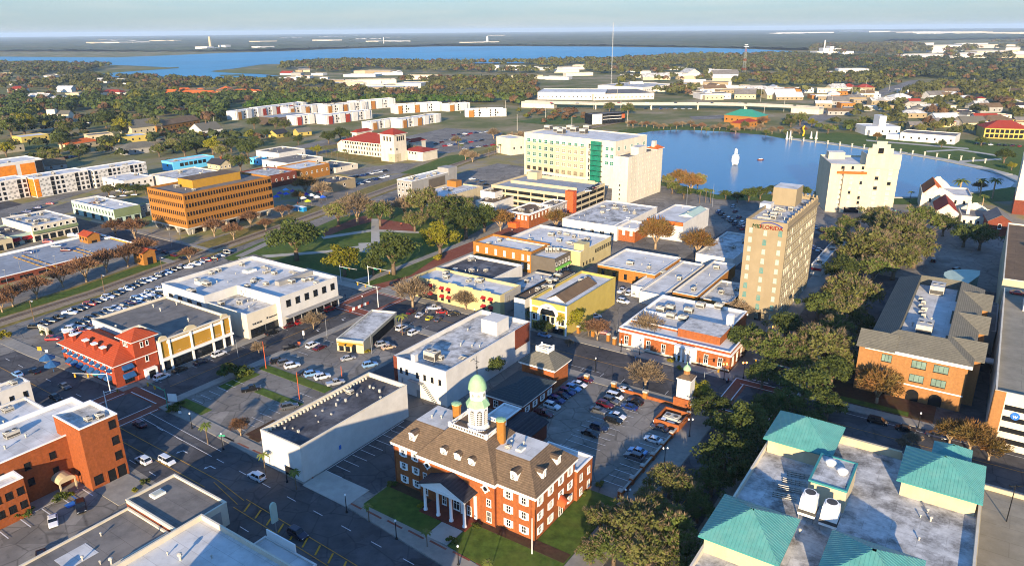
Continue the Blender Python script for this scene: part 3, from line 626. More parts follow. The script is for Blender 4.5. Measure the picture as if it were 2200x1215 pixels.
# the big lake far off
BIG = [(-900, 128), (-200, 124), (0, 122), (120, 123), (250, 123.5), (370, 119), (480, 114), (600, 110.5), (700, 106.5), (820, 102.5), (950, 100), (1100, 99.5), (1300, 100.5), (1500, 103), (1620, 106), (1700, 110), (1722, 114), (1690, 118), (1600, 121), (1500, 119), (1400, 124), (1300, 131), (1100, 136), (900, 137), (760, 133), (640, 136), (560, 139), (500, 148), (455, 152), (540, 158), (600, 163), (520, 172), (400, 172), (300, 168), (210, 164), (225, 156), (300, 152), (382, 146), (300, 142), (200, 138), (80, 130), (-300, 138), (-900, 150)]
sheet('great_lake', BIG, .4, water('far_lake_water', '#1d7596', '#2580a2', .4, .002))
MARSH = mat('marsh_grass', '#6c6a35', .95, .5, .01, '#4d5a2a', .6, .02)
for p in ([(160, 158), (260, 150), (384, 144), (384, 146.5), (300, 152), (220, 158), (180, 164)], [(452, 154), (520, 149), (600, 150), (640, 155), (590, 160), (520, 158)], [(330, 168), (440, 165), (455, 170), (380, 174)], [(470, 161), (520, 160), (515, 163), (475, 164)]): sheet('marsh', p, .8, MARSH)
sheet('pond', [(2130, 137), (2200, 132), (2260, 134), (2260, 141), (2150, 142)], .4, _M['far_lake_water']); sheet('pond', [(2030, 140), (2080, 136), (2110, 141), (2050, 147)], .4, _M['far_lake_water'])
# ================================================================ buildings close by
# ---- brick hall with cupola
def shutters(bd, e, f, z, w, h, m=TRIM):
    l = bd.edge(e)[2]
    for sg in (-1, 1): ob('shutter', boxmesh(.5, .09, h, m, 'shutter'), bd.root, M=bd.M(e, l*f+sg*(w/2+.3), z, .02))
EAVE = 11.05
ch = Bd('brick_hall', 'red brick hall with white columned portico, dormers and a green domed cupola', 'hall', RC((847, 945), (1143, 1066), (1240, 985), EAVE), EAVE, BRICK)
A0, A1, B0, B1 = ch.rect(); U = lambda u: A0+u; V = lambda v: B0+v; LW = A1-A0; LD = B1-B0
ctr = Bd('w', '', '', [(a+ch.o[0], b+ch.o[1]) for a, b in RR(U(8.6), U(29.0), V(-.9), V(3))], EAVE, BRICK, parent=ch, wallname='centre_bay')
for z in (1.1, 4.6, 8.1):
    for f in (.075, .17, .83, .93):
        ch.win(0, 1, z, 1.25, 1.75, 'sash', f-.01, f+.01); shutters(ch, 0, f, z, 1.25, 1.75)
    for f in (.12, .37, .63, .87):
        if z > 2 or f != .63: ch.win(1, 1, z, 1.2, 1.75, 'sash', f-.01, f+.01); shutters(ch, 1, f, z, 1.2, 1.75)
    for f in (.15, .5, .85): ch.win(3, 1, z, 1.2, 1.75, 'sash', f-.01, f+.01); shutters(ch, 3, f, z, 1.2, 1.75)
for f, k in ((.07, 0), (.93, 1)):
    for z, h in ((1.0, 2.6), (4.9, 1.8)): ctr.win(0, 1, z, 1.2, h, 'sash', f-.01, f+.01)
    b = MB(); b.lathe([(.85, 0), (.85, .12)], 0, 0, 16, 0); b.lathe([(.55, .1), (.55, .14)], 0, 0, 12, 1)
    for t in range(4): b.box(-.15+math.cos(t*math.pi/2)*1.0, .15+math.cos(t*math.pi/2)*1.0, -.15+math.sin(t*math.pi/2)*1.0, .15+math.sin(t*math.pi/2)*1.0, 0, .14, 0)
    ob('round_window', b.data('round_window', [TRIM, DARK]), ch.root, M=ctr.M(0, ctr.edge(0)[2]*(.11 if k == 0 else .89), 9.0, .02) @ Matrix.Rotation(math.pi/2, 4, 'X'))
for f, w, h in ((.33, 1.2, 2.4), (.5, 1.7, 3.3), (.67, 1.2, 2.4)): ctr.win(0, 1, .5, w, h, 'sash', f-.01, f+.01, name='door' if w > 1.5 else 'window')
for f in (.24, .42, .58, .76): ctr.cols(0, 1, f, f, .3, 6.2, .3, TRIM, .05, 'pilaster', False)
ch.cornice(EAVE-.75, .65, TRIM, .45); ctr.cornice(EAVE-.8, .72, TRIM, .5, es=(0, 1, 3))
ch.hip(EAVE, 4.5, SHING, .6, top=(U(3.4), U(34.4), V(4.4), V(12.4)), deck=ROOFW, eave=TRIM)
cb = (U(8.0), U(29.6), V(-1.5), V(16.0))
ch.hip(EAVE+.04, 6.5, SHING, 0, r=cb, top=(U(14), U(24), V(3.6), V(10.6)), deck=SHING, eave=TRIM, name='centre_roof')
b = MB(); zt = EAVE+6.52
for (x0, y0, x1, y1) in ((14, 3.6, 24, 3.6), (24, 3.6, 24, 10.6), (24, 10.6, 14, 10.6), (14, 10.6, 14, 3.6)):
    p, q = Vector((U(x0), V(y0), zt)), Vector((U(x1), V(y1), zt)); n = int((q-p).length/.42)
    for k in range(n+1):
        c = p.lerp(q, k/n); b.tube(c, c+Vector((0, 0, .8)), .07, n=4)
    d = (q-p).normalized(); nn = Vector((-d.y, d.x, 0))*.12
    for z0, z1 in ((0, .15), (.8, .98)): b.mesh8([p-nn+Vector((0, 0, z0)), q-nn+Vector((0, 0, z0)), q+nn+Vector((0, 0, z0)), p+nn+Vector((0, 0, z0)), p-nn+Vector((0, 0, z1)), q-nn+Vector((0, 0, z1)), q+nn+Vector((0, 0, z1)), p+nn+Vector((0, 0, z1))])
    b.box(p.x-.25, p.x+.25, p.y-.25, p.y+.25, zt, zt+1.2)
ob('balustrade', b.data('balustrade', TRIM), ch.root)
for u, v in ((12.9, 7.6), (25.3, 7.2)):
    b = MB(); b.lathe([(1.0, 13.5), (1.0, 20.4), (1.15, 20.5), (1.15, 21.0)], U(u), V(v), 8, 0, math.pi/8); b.lathe([(1.2, 21.0), (1.2, 21.15), (.5, 21.35)], U(u), V(v), 8, 1, math.pi/8)
    ob('chimney', b.data('chimney', [BRICKO, COPPER]), ch.root)
cx, cy = U(19.3), V(7.1); b = MB()
b.lathe([(2.5, zt-.3), (2.5, zt+.5), (2.2, zt+.6), (2.2, zt+5.6)], cx, cy, 8, 0, math.pi/8); b.lathe([(1.75, zt+7.0), (1.75, zt+9.4), (1.95, zt+9.5)], cx, cy, 8, 0, math.pi/8)
cup = ob('cupola', b.data('cupola', TRIM), ch.root)
b = MB(); b.lathe([(2.75, zt+5.6), (2.7, zt+5.8), (1.8, zt+7.05)], cx, cy, 8, 0, math.pi/8); ob('cupola_skirt', b.data('cupola_skirt', COPPER), cup)
b = MB(); b.lathe([(2.1, zt+9.4), (2.05, zt+9.7), (1.9, zt+10.6), (1.4, zt+11.7), (.7, zt+12.4), (.12, zt+12.7)], cx, cy, 16); ob('dome', b.data('dome', COPPER, True), cup)
b = MB(); b.tube((cx, cy, zt+12.6), (cx, cy, zt+17), .1, .03); b.tube((cx-.7, cy, zt+15.8), (cx+.7, cy, zt+15.8), .05); b.tube((cx, cy-.6, zt+15.4), (cx, cy+.6, zt+15.4), .05); b.lathe([(.05, zt+14), (.25, zt+14.3), (.05, zt+14.6)], cx, cy, 8)
ob('weathervane', b.data('weathervane', BLACKM), cup)
for k in range(8):
    t = math.pi/4*k; n = Vector((math.cos(t), math.sin(t), 0)); r = 2.2*math.cos(math.pi/8)+.02; c = Vector((cx, cy, zt+1.3))+n*r
    Mx = Matrix(((-n.y, -n.x, 0, c.x), (n.x, -n.y, 0, c.y), (0, 0, 1, c.z), (0, 0, 0, 1)))
    b = MB(); x, hh = .55, 2.9; arch = [(x*math.cos(math.pi*i/8), hh+x*math.sin(math.pi*i/8)) for i in range(9)]
    b.face([(-x, -.03, 0), (x, -.03, 0)]+[(p[0], -.03, p[1]) for p in arch], 1)
    for i in range(1, 4): b.box(-x+2*x*i/4-.03, -x+2*x*i/4+.03, -.08, -.03, 0, hh+.3, 0)
    for i in range(0, 7): b.box(-x, x, -.08, -.03, hh*i/6-.03, hh*i/6+.03, 0)
    ob('arched_window', b.data('arched_window', [TRIM, DARK]), cup, M=Mx)
    if k % 2 == 1 or 1:
        c = Vector((cx, cy, zt+8.2))+n*(1.75*math.cos(math.pi/8)+.02)
        Mx = Matrix(((-n.y, 0, n.x, c.x), (n.x, 0, n.y, c.y), (0, 1, 0, c.z), (0, 0, 0, 1)))
        b = MB(); b.lathe([(.55, 0), (.55, .08)], 0, 0, 14, 0); b.lathe([(.45, .07), (.45, .09)], 0, 0, 14, 1)
        b.box(-.03, .03, 0, .4, .09, .12, 2); b.box(0, .28, -.03, .03, .09, .12, 2); ob('clock_face', b.data('clock_face', [TRIM, BLIND, BLACKM]), cup, M=Mx)
def dormer(bd, la, lb, z, rz, roof=SHING, w=1.7, h=1.9, dep=3.2):
    d = MB(); d.box(-w/2, w/2, 0, dep, -.6, h, 0); q = ob('dormer', d.data('dormer', TRIM), bd.root, (la, lb, z), rz)
    r = MB(); n = 6; pts = [((w/2+.15)*math.cos(math.pi*(1-i/n)), h+.65*math.sin(math.pi*i/n)) for i in range(n+1)]
    for i in range(n): r.face([(pts[i][0], -.2, pts[i][1]), (pts[i+1][0], -.2, pts[i+1][1]), (pts[i+1][0], dep+1, pts[i+1][1]), (pts[i][0], dep+1, pts[i][1])], 0)
    r.face([(p[0], -.05, p[1]) for p in pts], 1); ob('dormer_roof', r.data('dormer_roof', [roof, TRIM]), q)
    ob('dormer_window', winmesh(1.05, 1.55, 'fan'), q, (0, 0, .15))
for u in (5.0, 15.0, 18.8, 22.6, 32.8): dormer(ch, U(u), V(.9 if u in (5, 32.8) else -.1), EAVE+.9, 0)
for v in (5.0, 11.0): dormer(ch, A1-.9, V(v), EAVE+.9, math.pi/2)
# portico
b = MB()
for u in (12.8, 16.4, 20.0, 23.6): b.lathe([(.5, .3), (.5, .6), (.36, .7), (.3, 6.0), (.45, 6.2), (.45, 6.5)], U(u), V(-4.4), 12)
pc = MB().lathe([(.5, 0), (.5, .3), (.36, .4), (.3, 5.7), (.45, 5.9), (.45, 6.2)], 0, 0, 12).data('column', TRIM, True)
for u in (12.8, 16.4, 20.0, 23.6): ob('column', pc, ch.root, (U(u), V(-4.4), .3))
ch.box('portico_floor', U(11.8), U(24.6), V(-5.6), V(-.9), 0, .3, BRICKD)
ch.box('entablature', U(12.2), U(24.2), V(-5.0), V(-.9), 6.5, 7.3, TRIM)
ch.gable(7.31, 2.4, BSLATE, .5, r=(U(12.2), U(24.2), V(-4.9), V(1.5)), along='b', gm=TRIM, name='portico_roof')
b = MB()
for fx in (U(8.4), U(29.2)): b.tube((fx, V(-1.0), .2), (fx, V(-1.0), EAVE-.8), .07)
for fx in (U(.3), U(37.6)): b.tube((fx, V(-.1), .2), (fx, V(-.1), EAVE-.8), .07)
ob('downpipe', b.data('downpipe', BRICKD), ch.root)
b = MB(); n = 8
for i in range(n):
    t0, t1 = math.pi*i/n, math.pi*(i+1)/n
    b.face([(0, 1.6*math.cos(t0), 1.6*math.sin(t0)), (1.7, 1.2*math.cos(t0), .9*math.sin(t0)-.3), (1.7, 1.2*math.cos(t1), .9*math.sin(t1)-.3), (0, 1.6*math.cos(t1), 1.6*math.sin(t1))])
ob('awning', b.data('awning', ORANGEP), ch.root, (A1+.05, V(10.3), 3.6)); ch.win(1, 1, .1, 1.6, 2.9, 'sash', .62, .64, name='door')
an = Bd('w', '', '', [(a+ch.o[0], b+ch.o[1]) for a, b in RR(U(27.5), U(39.2), V(16.5), V(23.6))], 8.0, BRICK, ROOFW, TRIM, .4, parent=ch, wallname='rear_wing')
for z in (1.0, 4.6): an.win(1, 2, z, 1.2, 1.8, 'sash')
an2 = Bd('w', '', '', [(a+ch.o[0], b+ch.o[1]) for a, b in RR(U(5.5), U(11), V(16.5), V(37))], 5.6, BRICKD, ROOFW, TRIM, .3, parent=ch, wallname='rear_wing')
ch.gable(4.6, 1.2, BSLATE, .5, r=(U(11.1), U(19.5), V(16.6), V(36)), along='b', gm=BRICKD, name='rear_roof'); ch.box('rear_wing', U(11.1), U(19.5), V(16.6), V(36), 0, 4.58, BRICKD)
for u, v in ((8, 8), (6, 7), (27.5, 8), (30, 9)): ob('roof_vent', VENT, ch.root, (U(u), V(v), EAVE+4.5), sc=.9)
ob('skylight', HATCH, ch.root, (U(30.5), V(7), EAVE+4.5)); ob('air_conditioner', unitmesh(1.2, 1, .8, 1), ch.root, (U(28), V(6), EAVE+4.5))

# ---- green roofed chapel-like annex and pavilion beside the car park
ax = Bd('low_brick_annex', 'long low brick annex with a dark green hipped roof beside the car park', 'building', RC((1045, 846), (1125, 868), (1188, 818), 4.3), 4.3, BRICKD)
ax.win(1, 4, 1.1, 1.3, 1.7, 'sash', .02, .98); ax.win(0, 2, .9, 1.6, 2.2, 'sash', .1, .7, name='door')
for f in (.145, .385, .625, .865): shutters(ax, 1, f, 1.1, 1.3, 1.7)
ax.cornice(3.7, .5, TRIM, .4); ax.hip(4.3, 2.6, DSLATE, .7)
pv = Bd('square_pavilion', 'square brick pavilion with grey hipped roof and white rail on top', 'building', RC((1120, 775), (1190, 793), (1222, 772), 6.6), 6.6, BRICK)
a0, a1, b0, b1 = pv.rect(); pv.cornice(5.9, .6, TRIM, .45)
pv.hip(6.6, 3.2, SLATE, .8, top=(a0*.35, a1*.35, b0*.35, b1*.35))
b = MB()
for x, y, x1, y1 in ((a0, b0, a1, b0), (a1, b0, a1, b1), (a1, b1, a0, b1), (a0, b1, a0, b0)):
    p, q = Vector((x*.36, y*.36, 9.8)), Vector((x1*.36, y1*.36, 9.8)); b.box(p.x-.2, p.x+.2, p.y-.2, p.y+.2, 9.8, 11.5)
    for k in range(12): c = p.lerp(q, k/12); b.tube(c, c+Vector((0, 0, 1.2)), .07, n=4)
    b.tube(p+Vector((0, 0, 1.2)), q+Vector((0, 0, 1.2)), .12, n=4); b.tube(p+Vector((0, 0, .1)), q+Vector((0, 0, .1)), .12, n=4)
ob('rail', b.data('rail', TRIM), pv.root)

# ---- long white shop with black roof
wl = Bd('long_white_building', 'long windowless white building with a dark stained flat roof', 'building', RC((557, 923), (640, 955), (880, 828), 9.7), 9.7, WHITE, ROOFD, CREAM2, 1.2)
wl.band('doorway', 0, .55, .78, 0, 2.6, VOID, .03); wl.band('wall_box', 1, .31, .325, 3.0, 4.0, BPAINT, .25)
b = MB()
r = random.Random(4)
for k in range(16): b.box(*(lambda x, y: (x, x+r.uniform(.2, .6), y, y+r.uniform(.2, .5)))(r.uniform(-5, 5), r.uniform(-16, 16)), 8.5, 8.5+r.uniform(.3, .9))
ob('roof_vent', b.data('roof_vent', UNIT), wl.root); wl.ac(752, 845, 1.8, 1.4, 1.2, 1)
p0 = wl.rect(); b = MB()
for k in range(30): b.box(p0[0]+.35, p0[0]+.9, p0[2]+1+k*(p0[3]-p0[2]-2)/30, p0[2]+1.4+k*(p0[3]-p0[2]-2)/30, 8.5, 9.2)
ob('parapet_brace', b.data('parapet_brace', CREAM2), wl.root)
# ---- middle white building
wm = Bd('white_stucco_building', 'tall white building with weathered roof, small amber windows and a boxy stair head', 'building', RC((843, 765), (962, 797), (1138, 690), 11), 11, WHITE, ROOFS, WHITE, 1.3)
wm.win(0, 2, 6.3, .9, 1.6, 'bronze', .08, .3); wm.win(0, 4, 6.3, .9, 1.6, 'bronze', .38, .95)
a0, a1, b0, b1 = wm.rect(); wm.box('stair_head', a1-10, a1-4, b1-13, b1-6.5, 9.7, 14.2, WHITE); wm.box('brick_quoin', a1-.02, a1+.15, b1-9, b1-.6, 4.5, 11.07, BRICKD)
wm.box('brick_quoin', a0-.12, a0+1.2, b0-.12, b0-.01, 0, 11.07, BRICKD)
wm.ac(929, 771, 4.2, 3.0, 2.8, 2); wm.box('duct', -3, 4, b0+1.5, b0+2.2, 9.7, 10.3, UNIT); wm.box('chimney', a0+6.5, a0+8, b0+.2, b0+1.6, 9.7, 13, WHITE)
wm.scatter(1, 10, 3); wm.item('pipe_run', PIPES, 985, 770)
b = MB(); b.tube((a0+3, b0-.3, 5), (a0+3, b0-.3, .2), .12); b.box(a0+6, a0+11, b0-1.3, b0-.01, 5.2, 5.35)
for k in range(12): b.box(a0+11+k*.4, a0+11.4+k*.4, b0-1.3, b0-.05, 5.1-k*.42, 5.2-k*.42)
ob('fire_stair', b.data('fire_stair', STEEL), wm.root)
wm.band('doorway', 0, .42, .48, 0, 2.4, GREYP, .05)

# ---- low bank with drive-through canopy
bk = Bd('drive_through_bank', 'small yellow drive-through kiosk with a long slanted canopy roof', 'bank', PP([(722, 722), (778, 738), (846, 672), (808, 662)], 4.4, 15), 4.4, CREAM, ROOFS, CREAM2, .5, az=15)
a0, a1, b0, b1 = bk.rect(); bk.win(0, 3, .4, 1.6, 2.6, 'shop', .05, .75, name='shop_window'); bk.band('fascia', 0, .02, .98, 3.0, 3.4, MUSTARD)
for f in (.2, .5): bk.awn(0, f, 2.4, 2.2, MUSTARD, .8, .6)
bk.band('opening', 1, .25, .9, 0, 3.2, VOID, .05)
# ---- big white two-storey store on the corner
bw = Bd('white_corner_store', 'big white two-storey corner store with cluttered white roof and street canopy', 'shop', PP([(351, 608), (433, 636), (511, 613), (601, 639), (722, 594), (542, 549)], 12), 12, WHITE, ROOFW, WHITE, 1.3)
bw.win(3, 6, 7.6, 1.9, 2.4, 'shop', .05, .98); bw.win(3, 7, .6, 3.0, 2.5, 'shop', .05, .98, name='shop_window')
bw.band('canopy', 3, .04, 1.0, 4.1, 4.4, GREYP, 2.4)
bw.win(0, 4, 6.9, 2.6, 2.0, 'shop', .08, .98)
a0, a1, b0, b1 = bw.rect()
for x, y in ((435, 607), (536, 583)): bw.item('skylight', HATCH, x, y, sc=2.4)
for x, y in ((412, 629), (445, 613)): bw.ac(x, y, 3.2, 2.0, 1.6, 2)
for x, y in ((455, 589), (470, 583), (532, 617), (545, 607), (572, 612), (590, 589), (655, 604), (668, 602), (680, 610), (520, 570), (425, 604)): bw.ac(x, y, 1.9, 1.5, 1.2, 1)
for x, y in ((540, 600), (620, 585), (560, 575)): bw.item('pipe_run', PIPES, x, y)
bw.scatter(2, 10, 5)
q = bw.L(605, 610, bw.roofz); bw.box('clerestory', q[0]-1.2, q[0]+1.2, q[1]-2, q[1]+14, bw.roofz, bw.roofz+1.6, GREYP)
lw = Bd('w', '', '', PP([(439, 648), (529, 674), (600, 650), (512, 625)], 9.3), 9.3, CREAM2, ROOFS, WHITE, .8, parent=bw, wallname='lower_wing')
lw.win(1, 2, .3, 6.0, 3.0, 'shop', .05, .98, name='shop_window'); lw.scatter(2, 5, 8, nh=1)
text_on(lw, 'THE ROSE', 1, .28, 4.6, .9, BLACKM, out=.05); text_on(lw, 'STUDIO LOFT', 1, .78, 5.0, .6, BLACKM, out=.05)
lw.band('lettered_mark', 1, .58, .615, 5.0, 5.7, BLACKM, .06)
# ---- ornate terracotta facade
of = Bd('ornate_commercial_block', 'grey-roofed block with an ornate yellow and white facade of arched parapet', 'building', PP([(193, 685), (268, 712), (290, 697), (345, 714), (325, 722), (330, 737), (497, 677), (355, 637)], 10.5), 10.5, WHITE, ROOFG, CREAM2, .8)
E_ = 5; a = of.edge(E_)
of.band('facade_panel', E_, 0, 1, 4.6, 10.6, MUSTARD, .18); of.band('cornice', E_, 0, 1, 10.4, 10.9, CREAM2, .7); of.band('cornice', E_, 0, 1, 4.2, 4.8, TRIM, 1.3)
of.band('frieze', E_, .1, .9, 9.0, 9.9, TRIM, .25); of.band('shop_front', E_, .03, .97, .3, 3.4, DARK, .06)
for i, (f0, f1) in enumerate(((0, .12), (.15, .4), (.44, .7), (.73, .86), (.9, 1))): of.win(E_, (1, 4, 4, 4, 1)[i], 5.7, .95, 2.1, 'white', f0+.01, f1-.01)
for f in (0.005, .125, .42, .715, .87, .995): of.band('pilaster', E_, max(0, f-.012), min(1, f+.012), 0, 10.3, TRIM, .5)
for f, wd in ((.06, 2.6), (.43, 4.2), (.92, 2.6)):
    l = a[2]; b = MB(); pts = [(-wd/2, 0), (wd/2, 0), (wd/2, .5)]+[(wd*.42*math.cos(math.pi*i/8), .5+wd*.22*math.sin(math.pi*i/8)) for i in range(9)]+[(-wd/2, .5)]
    n = len(pts); b.face([(p[0], -.45, p[1]) for p in pts]); b.face([(p[0], .2, p[1]) for p in pts[::-1]])
    for i in range(n): j = (i+1) % n; b.face([(pts[i][0], -.45, pts[i][1]), (pts[i][0], .2, pts[i][1]), (pts[j][0], .2, pts[j][1]), (pts[j][0], -.45, pts[j][1])])
    ob('crest', b.data('crest', CREAM), of.root, M=of.M(E_, l*f, 10.9))
of.win(2, 3, 5.5, 1.2, 2.0, 'shop', .1, .9)
for x, y in ((330, 660), (345, 668), (405, 690), (250, 705), (380, 655)): of.vent(x, y, sc=1.2)
# ---- red tiled restaurant
rs = Bd('tiled_restaurant', 'orange-red brick restaurant with clay tile hip roof, five chimneys and blue awnings', 'restaurant', RR(*[v for v in (lambda A, B: (A[0], B[0], B[1], B[1]+12.5))(AB(130, 735, 7.5), AB(244, 785, 7.5))]), 7.5, REDBR)
a0, a1, b0, b1 = rs.rect(); rs.hip(7.5, 3.6, CLAY, .9, eave=TRIM)
for i in range(9): rs.awn(0, .08+i*.105, 5.0, 1.7, AWNB, 1.0, .9); rs.win(0, 1, 4.6, 1.2, 1.7, 'white', .08+i*.105-.01, .08+i*.105+.01)
for i in range(8): rs.awn(0, .15+i*.105, 2.2, 2.2, AWNB, 1.5, 1.2); rs.band('opening', 0, .12+i*.105, .18+i*.105, .2, 2.6, DARK, .04)
for f in (.3,): rs.awn(1, f, 5.2, 3.2, AWNB, 1.2, 1.2); rs.win(1, 1, 4.2, 2.6, 2.0, 'shop', f-.05, f+.05); rs.awn(1, f, 2.4, 3.4, AWNB, 1.4, 1.3); rs.win(1, 1, .7, 2.8, 2.1, 'shop', f-.05, f+.05)
for i, f in enumerate((.03, .17, .42, .58, .74)):
    x = a0+(a1-a0)*f; b = MB(); b.box(x-.7, x+.7, b0+1.2, b0+2.3, 7.4, 10.6, 0); b.box(x-.9, x+.9, b0+1.0, b0+2.5, 10.6, 11.0, 1); ob('chimney', b.data('chimney', [REDBR, TRIM]), rs.root)
tw = Bd('w', '', '', [(a+rs.o[0], b+rs.o[1]) for a, b in RR(a1-6.4, a1+.8, b0+6.2, b1+.6)], 13.2, REDBR, parent=rs, wallname='tower'); tw.hip(13.2, 2.5, CLAY, 1.0, eave=TRIM)
tw.win(1, 2, 10.4, .9, 1.7, 'white', .25, .75); tw.win(0, 2, 10.6, .9, 1.7, 'white', .2, .6); tw.win(1, 1, 5.4, 1.0, 2.0, 'white', .4, .6)
b = MB(); b.box(a1+.7, a1+2.2, b0+8.0, b0+11.6, 0, 3.2, 0); b.box(a1+1.2, a1+2.25, b0+8.8, b0+10.8, 0, 2.6, 1); ob('porch', b.data('porch', [TRIM, VOID]), rs.root)
for k, f in enumerate((-.06, .02)): 
    b = MB(); n = 8; cx, cy = a0+(a1-a0)*f-1.5+k*4, b0-3.5-k*1.5
    b.lathe([(2.4, 2.4), (2.3, 2.6), (.2, 4.0)], cx, cy, 8); b.tube((cx, cy, 0), (cx, cy, 2.6), .1); ob('canopy', b.data('canopy', AWNB), rs.root)
# ---- brick offices bottom left
bo = Bd('brick_office', 'orange brick office with a white roof and a taller corner tower at the junction', 'office', RR(-186, -168, 18, 74), 12.5, BRICKC, ROOFW, TRIM, 1.0)
a0, a1, b0, b1 = bo.rect()
bt = Bd('w', '', '', RR(-172.5, -160.6, 63.8, 72.4), 16.3, BRICKC, ROOFS, TRIM, .9, parent=bo, wallname='tower')
bt.win(1, 1, [5.0, 9.0, 13.2], 1.5, 2.0, 'black', .72, .92); bt.win(1, 1, 1.2, 1.9, 2.2, 'black', .08, .3); bt.band('recess', 1, .42, 1.0, .2, 3.2, VOID, .02)
for x in (.42, .68, .97): bt.band('pier', 1, x-.02, x+.03, 0, 3.2, BRICKC, .12)
bt.ac(215, 897, 1.8, 1.5, 1.2, 1); bt.ac(190, 903, 1.8, 1.3, 1, 1); bt.win(0, 1, 3.2, .5, .5, 'black', .5, .7)
bo.win(1, 4, [4.2, 8.2], 1.3, 1.7, 'black', .42, .8); bo.scatter(2, 5, 17)
bv = Bd('w', '', '', RR(-168, -163.5, 34, 52), 9.5, BRICKC, ROOFW, TRIM, .8, parent=bo, wallname='wing'); bv.win(1, 4, [2.4, 5.8], 1.3, 1.7, 'black', .5, 1)
b = MB(); n = 8
for i in range(n):
    t0, t1 = math.pi*i/n, math.pi*(i+1)/n; b.face([(0, 1.9*math.cos(t0), 1.3*math.sin(t0)), (3.6, 1.9*math.cos(t0), 1.3*math.sin(t0)), (3.6, 1.9*math.cos(t1), 1.3*math.sin(t1)), (0, 1.9*math.cos(t1), 1.3*math.sin(t1))])
b.box(3.3, 3.6, -1.8, -1.5, -3, 0); b.box(3.3, 3.6, 1.5, 1.8, -3, 0); b.face([(3.6, 1.9*math.cos(math.pi*i/n), 1.3*math.sin(math.pi*i/n)) for i in range(n+1)])
ob('awning', b.data('awning', AWNT), bo.root, (a1+.02, b0+42.5, 3.2))
# ================================================================ buildings further back
def flat(name, label, A, B, C, h, wall, roof=ROOFW, cop=None, cat='building', pd=.7, az=AZ, ac=2, nv=4, seed=1, nh=0, big=1.0, group=None):
    b = Bd(name, label, cat, RC(A, B, C, h, az), h, wall, roof, cop, pd, az=az, group=group)
    if ac or nv: b.scatter(ac, nv, seed, nh=nh, big=big)
    return b
# ---- shops at the lower edge
gs = Bd('grey_roofed_shop', 'low shop with bare grey felt roof, stepped parapet and one white hatch', 'shop', PP([(274, 1072), (380, 1141), (485, 1078), (374, 1015)], 5.6), 5.6, CREAM2, ROOFG, CREAM2, .5)
gs.item('skylight', HATCH, 339, 1062, sc=1.5); gs.band('brick_face', 0, .0, 1, 2.8, 4.6, BRICKD, .05); gs.band('notice_board', 1, .62, .85, 1.0, 4.2, GREYP, .1)
gp = gs.abs
lo = Bd('low_grey_roof_shop', 'lower grey felt roof with pale patch behind the brick-faced shop', 'shop', [(gp[0][0]+1, gp[0][1]-24), (gp[1][0]-3, gp[0][1]-24), (gp[1][0]-3, gp[0][1]-.3), (gp[0][0]+1, gp[0][1]-.3)], 4.2, CREAM2, ROOFG, CREAM2, .4)
lo.box('roof_patch', -4, 1, -5, 1, 3.8, 3.84, ROOFW); lo.scatter(1, 3, 3)
wb = flat('white_roof_shop', 'wide pale building with bright white roof at the bottom edge of the street', *(lambda p: (0, 0, 0))(0), 7.5, CREAM2) if False else Bd('white_roof_shop', 'wide pale building with bright white roof at the lower edge beside the street', 'shop', (lambda c: RR(c[0], c[0]+30, c[1]-26, c[1]))(AB(433, 1103, 7.6)), 7.6, CREAM2, ROOFW, CREAM2, 1.1)
wb.vent(388, 1202, sc=1.6); wb.vent(240, 1210, sc=1.4); wb.scatter(2, 5, 4)
sx = Bd('canopied_shopfront', 'low pale blue roofed shopfront with a lettered sign board on its street edge', 'shop', (lambda a, c: RR(a[0], a[0]+15, c[1]-14, a[1]))(AB(570, 1150, 4.4), AB(600, 1150, 4.4)), 4.4, WHITE, ROOFW, WHITE, .3)
e = sx.edge(2); sx.box('sign_board', sx.rect()[0]+.5, sx.rect()[0]+9, sx.rect()[3]+.02, sx.rect()[3]+.25, 4.0, 6.2, TRIM)
ob('sign_lettering', textmesh('ZIPPERZ', 1.6, BLACKM), sx.root, M=Matrix(((-1, 0, 0, sx.rect()[0]+4.7), (0, 0, 1, sx.rect()[3]+.3), (0, 1, 0, 5.1), (0, 0, 0, 1))))
for i, (A, B, C, h, r) in enumerate((((-60, 893), (38, 925), (73, 862), 7.0, ROOFW), ((-60, 845), (0, 852), (52, 812), 7.5, ROOFW))):
    b = flat('white_block', ('white two-storey block with amber windows behind the brick office', 'small white parapet building at the left edge beyond the brick office')[i], A, B, C, h, WHITE, r, ac=1, nv=2, seed=i+60); b.win(0, 6, 3.4, 1.1, 1.7, 'bronze', .2, 1); b.win(1, 3, 3.4, 1.1, 1.7, 'bronze')
# street-side building outside the picture whose shade falls across the avenue
sb = Bd('corner_office', 'plain cream office block across the avenue from the brick hall', 'office', RR(-95, -54.5, 18, 40), 26, CREAM, ROOFW); sb.win(2, 6, [2, 6, 10], 1.5, 1.8, 'dark')
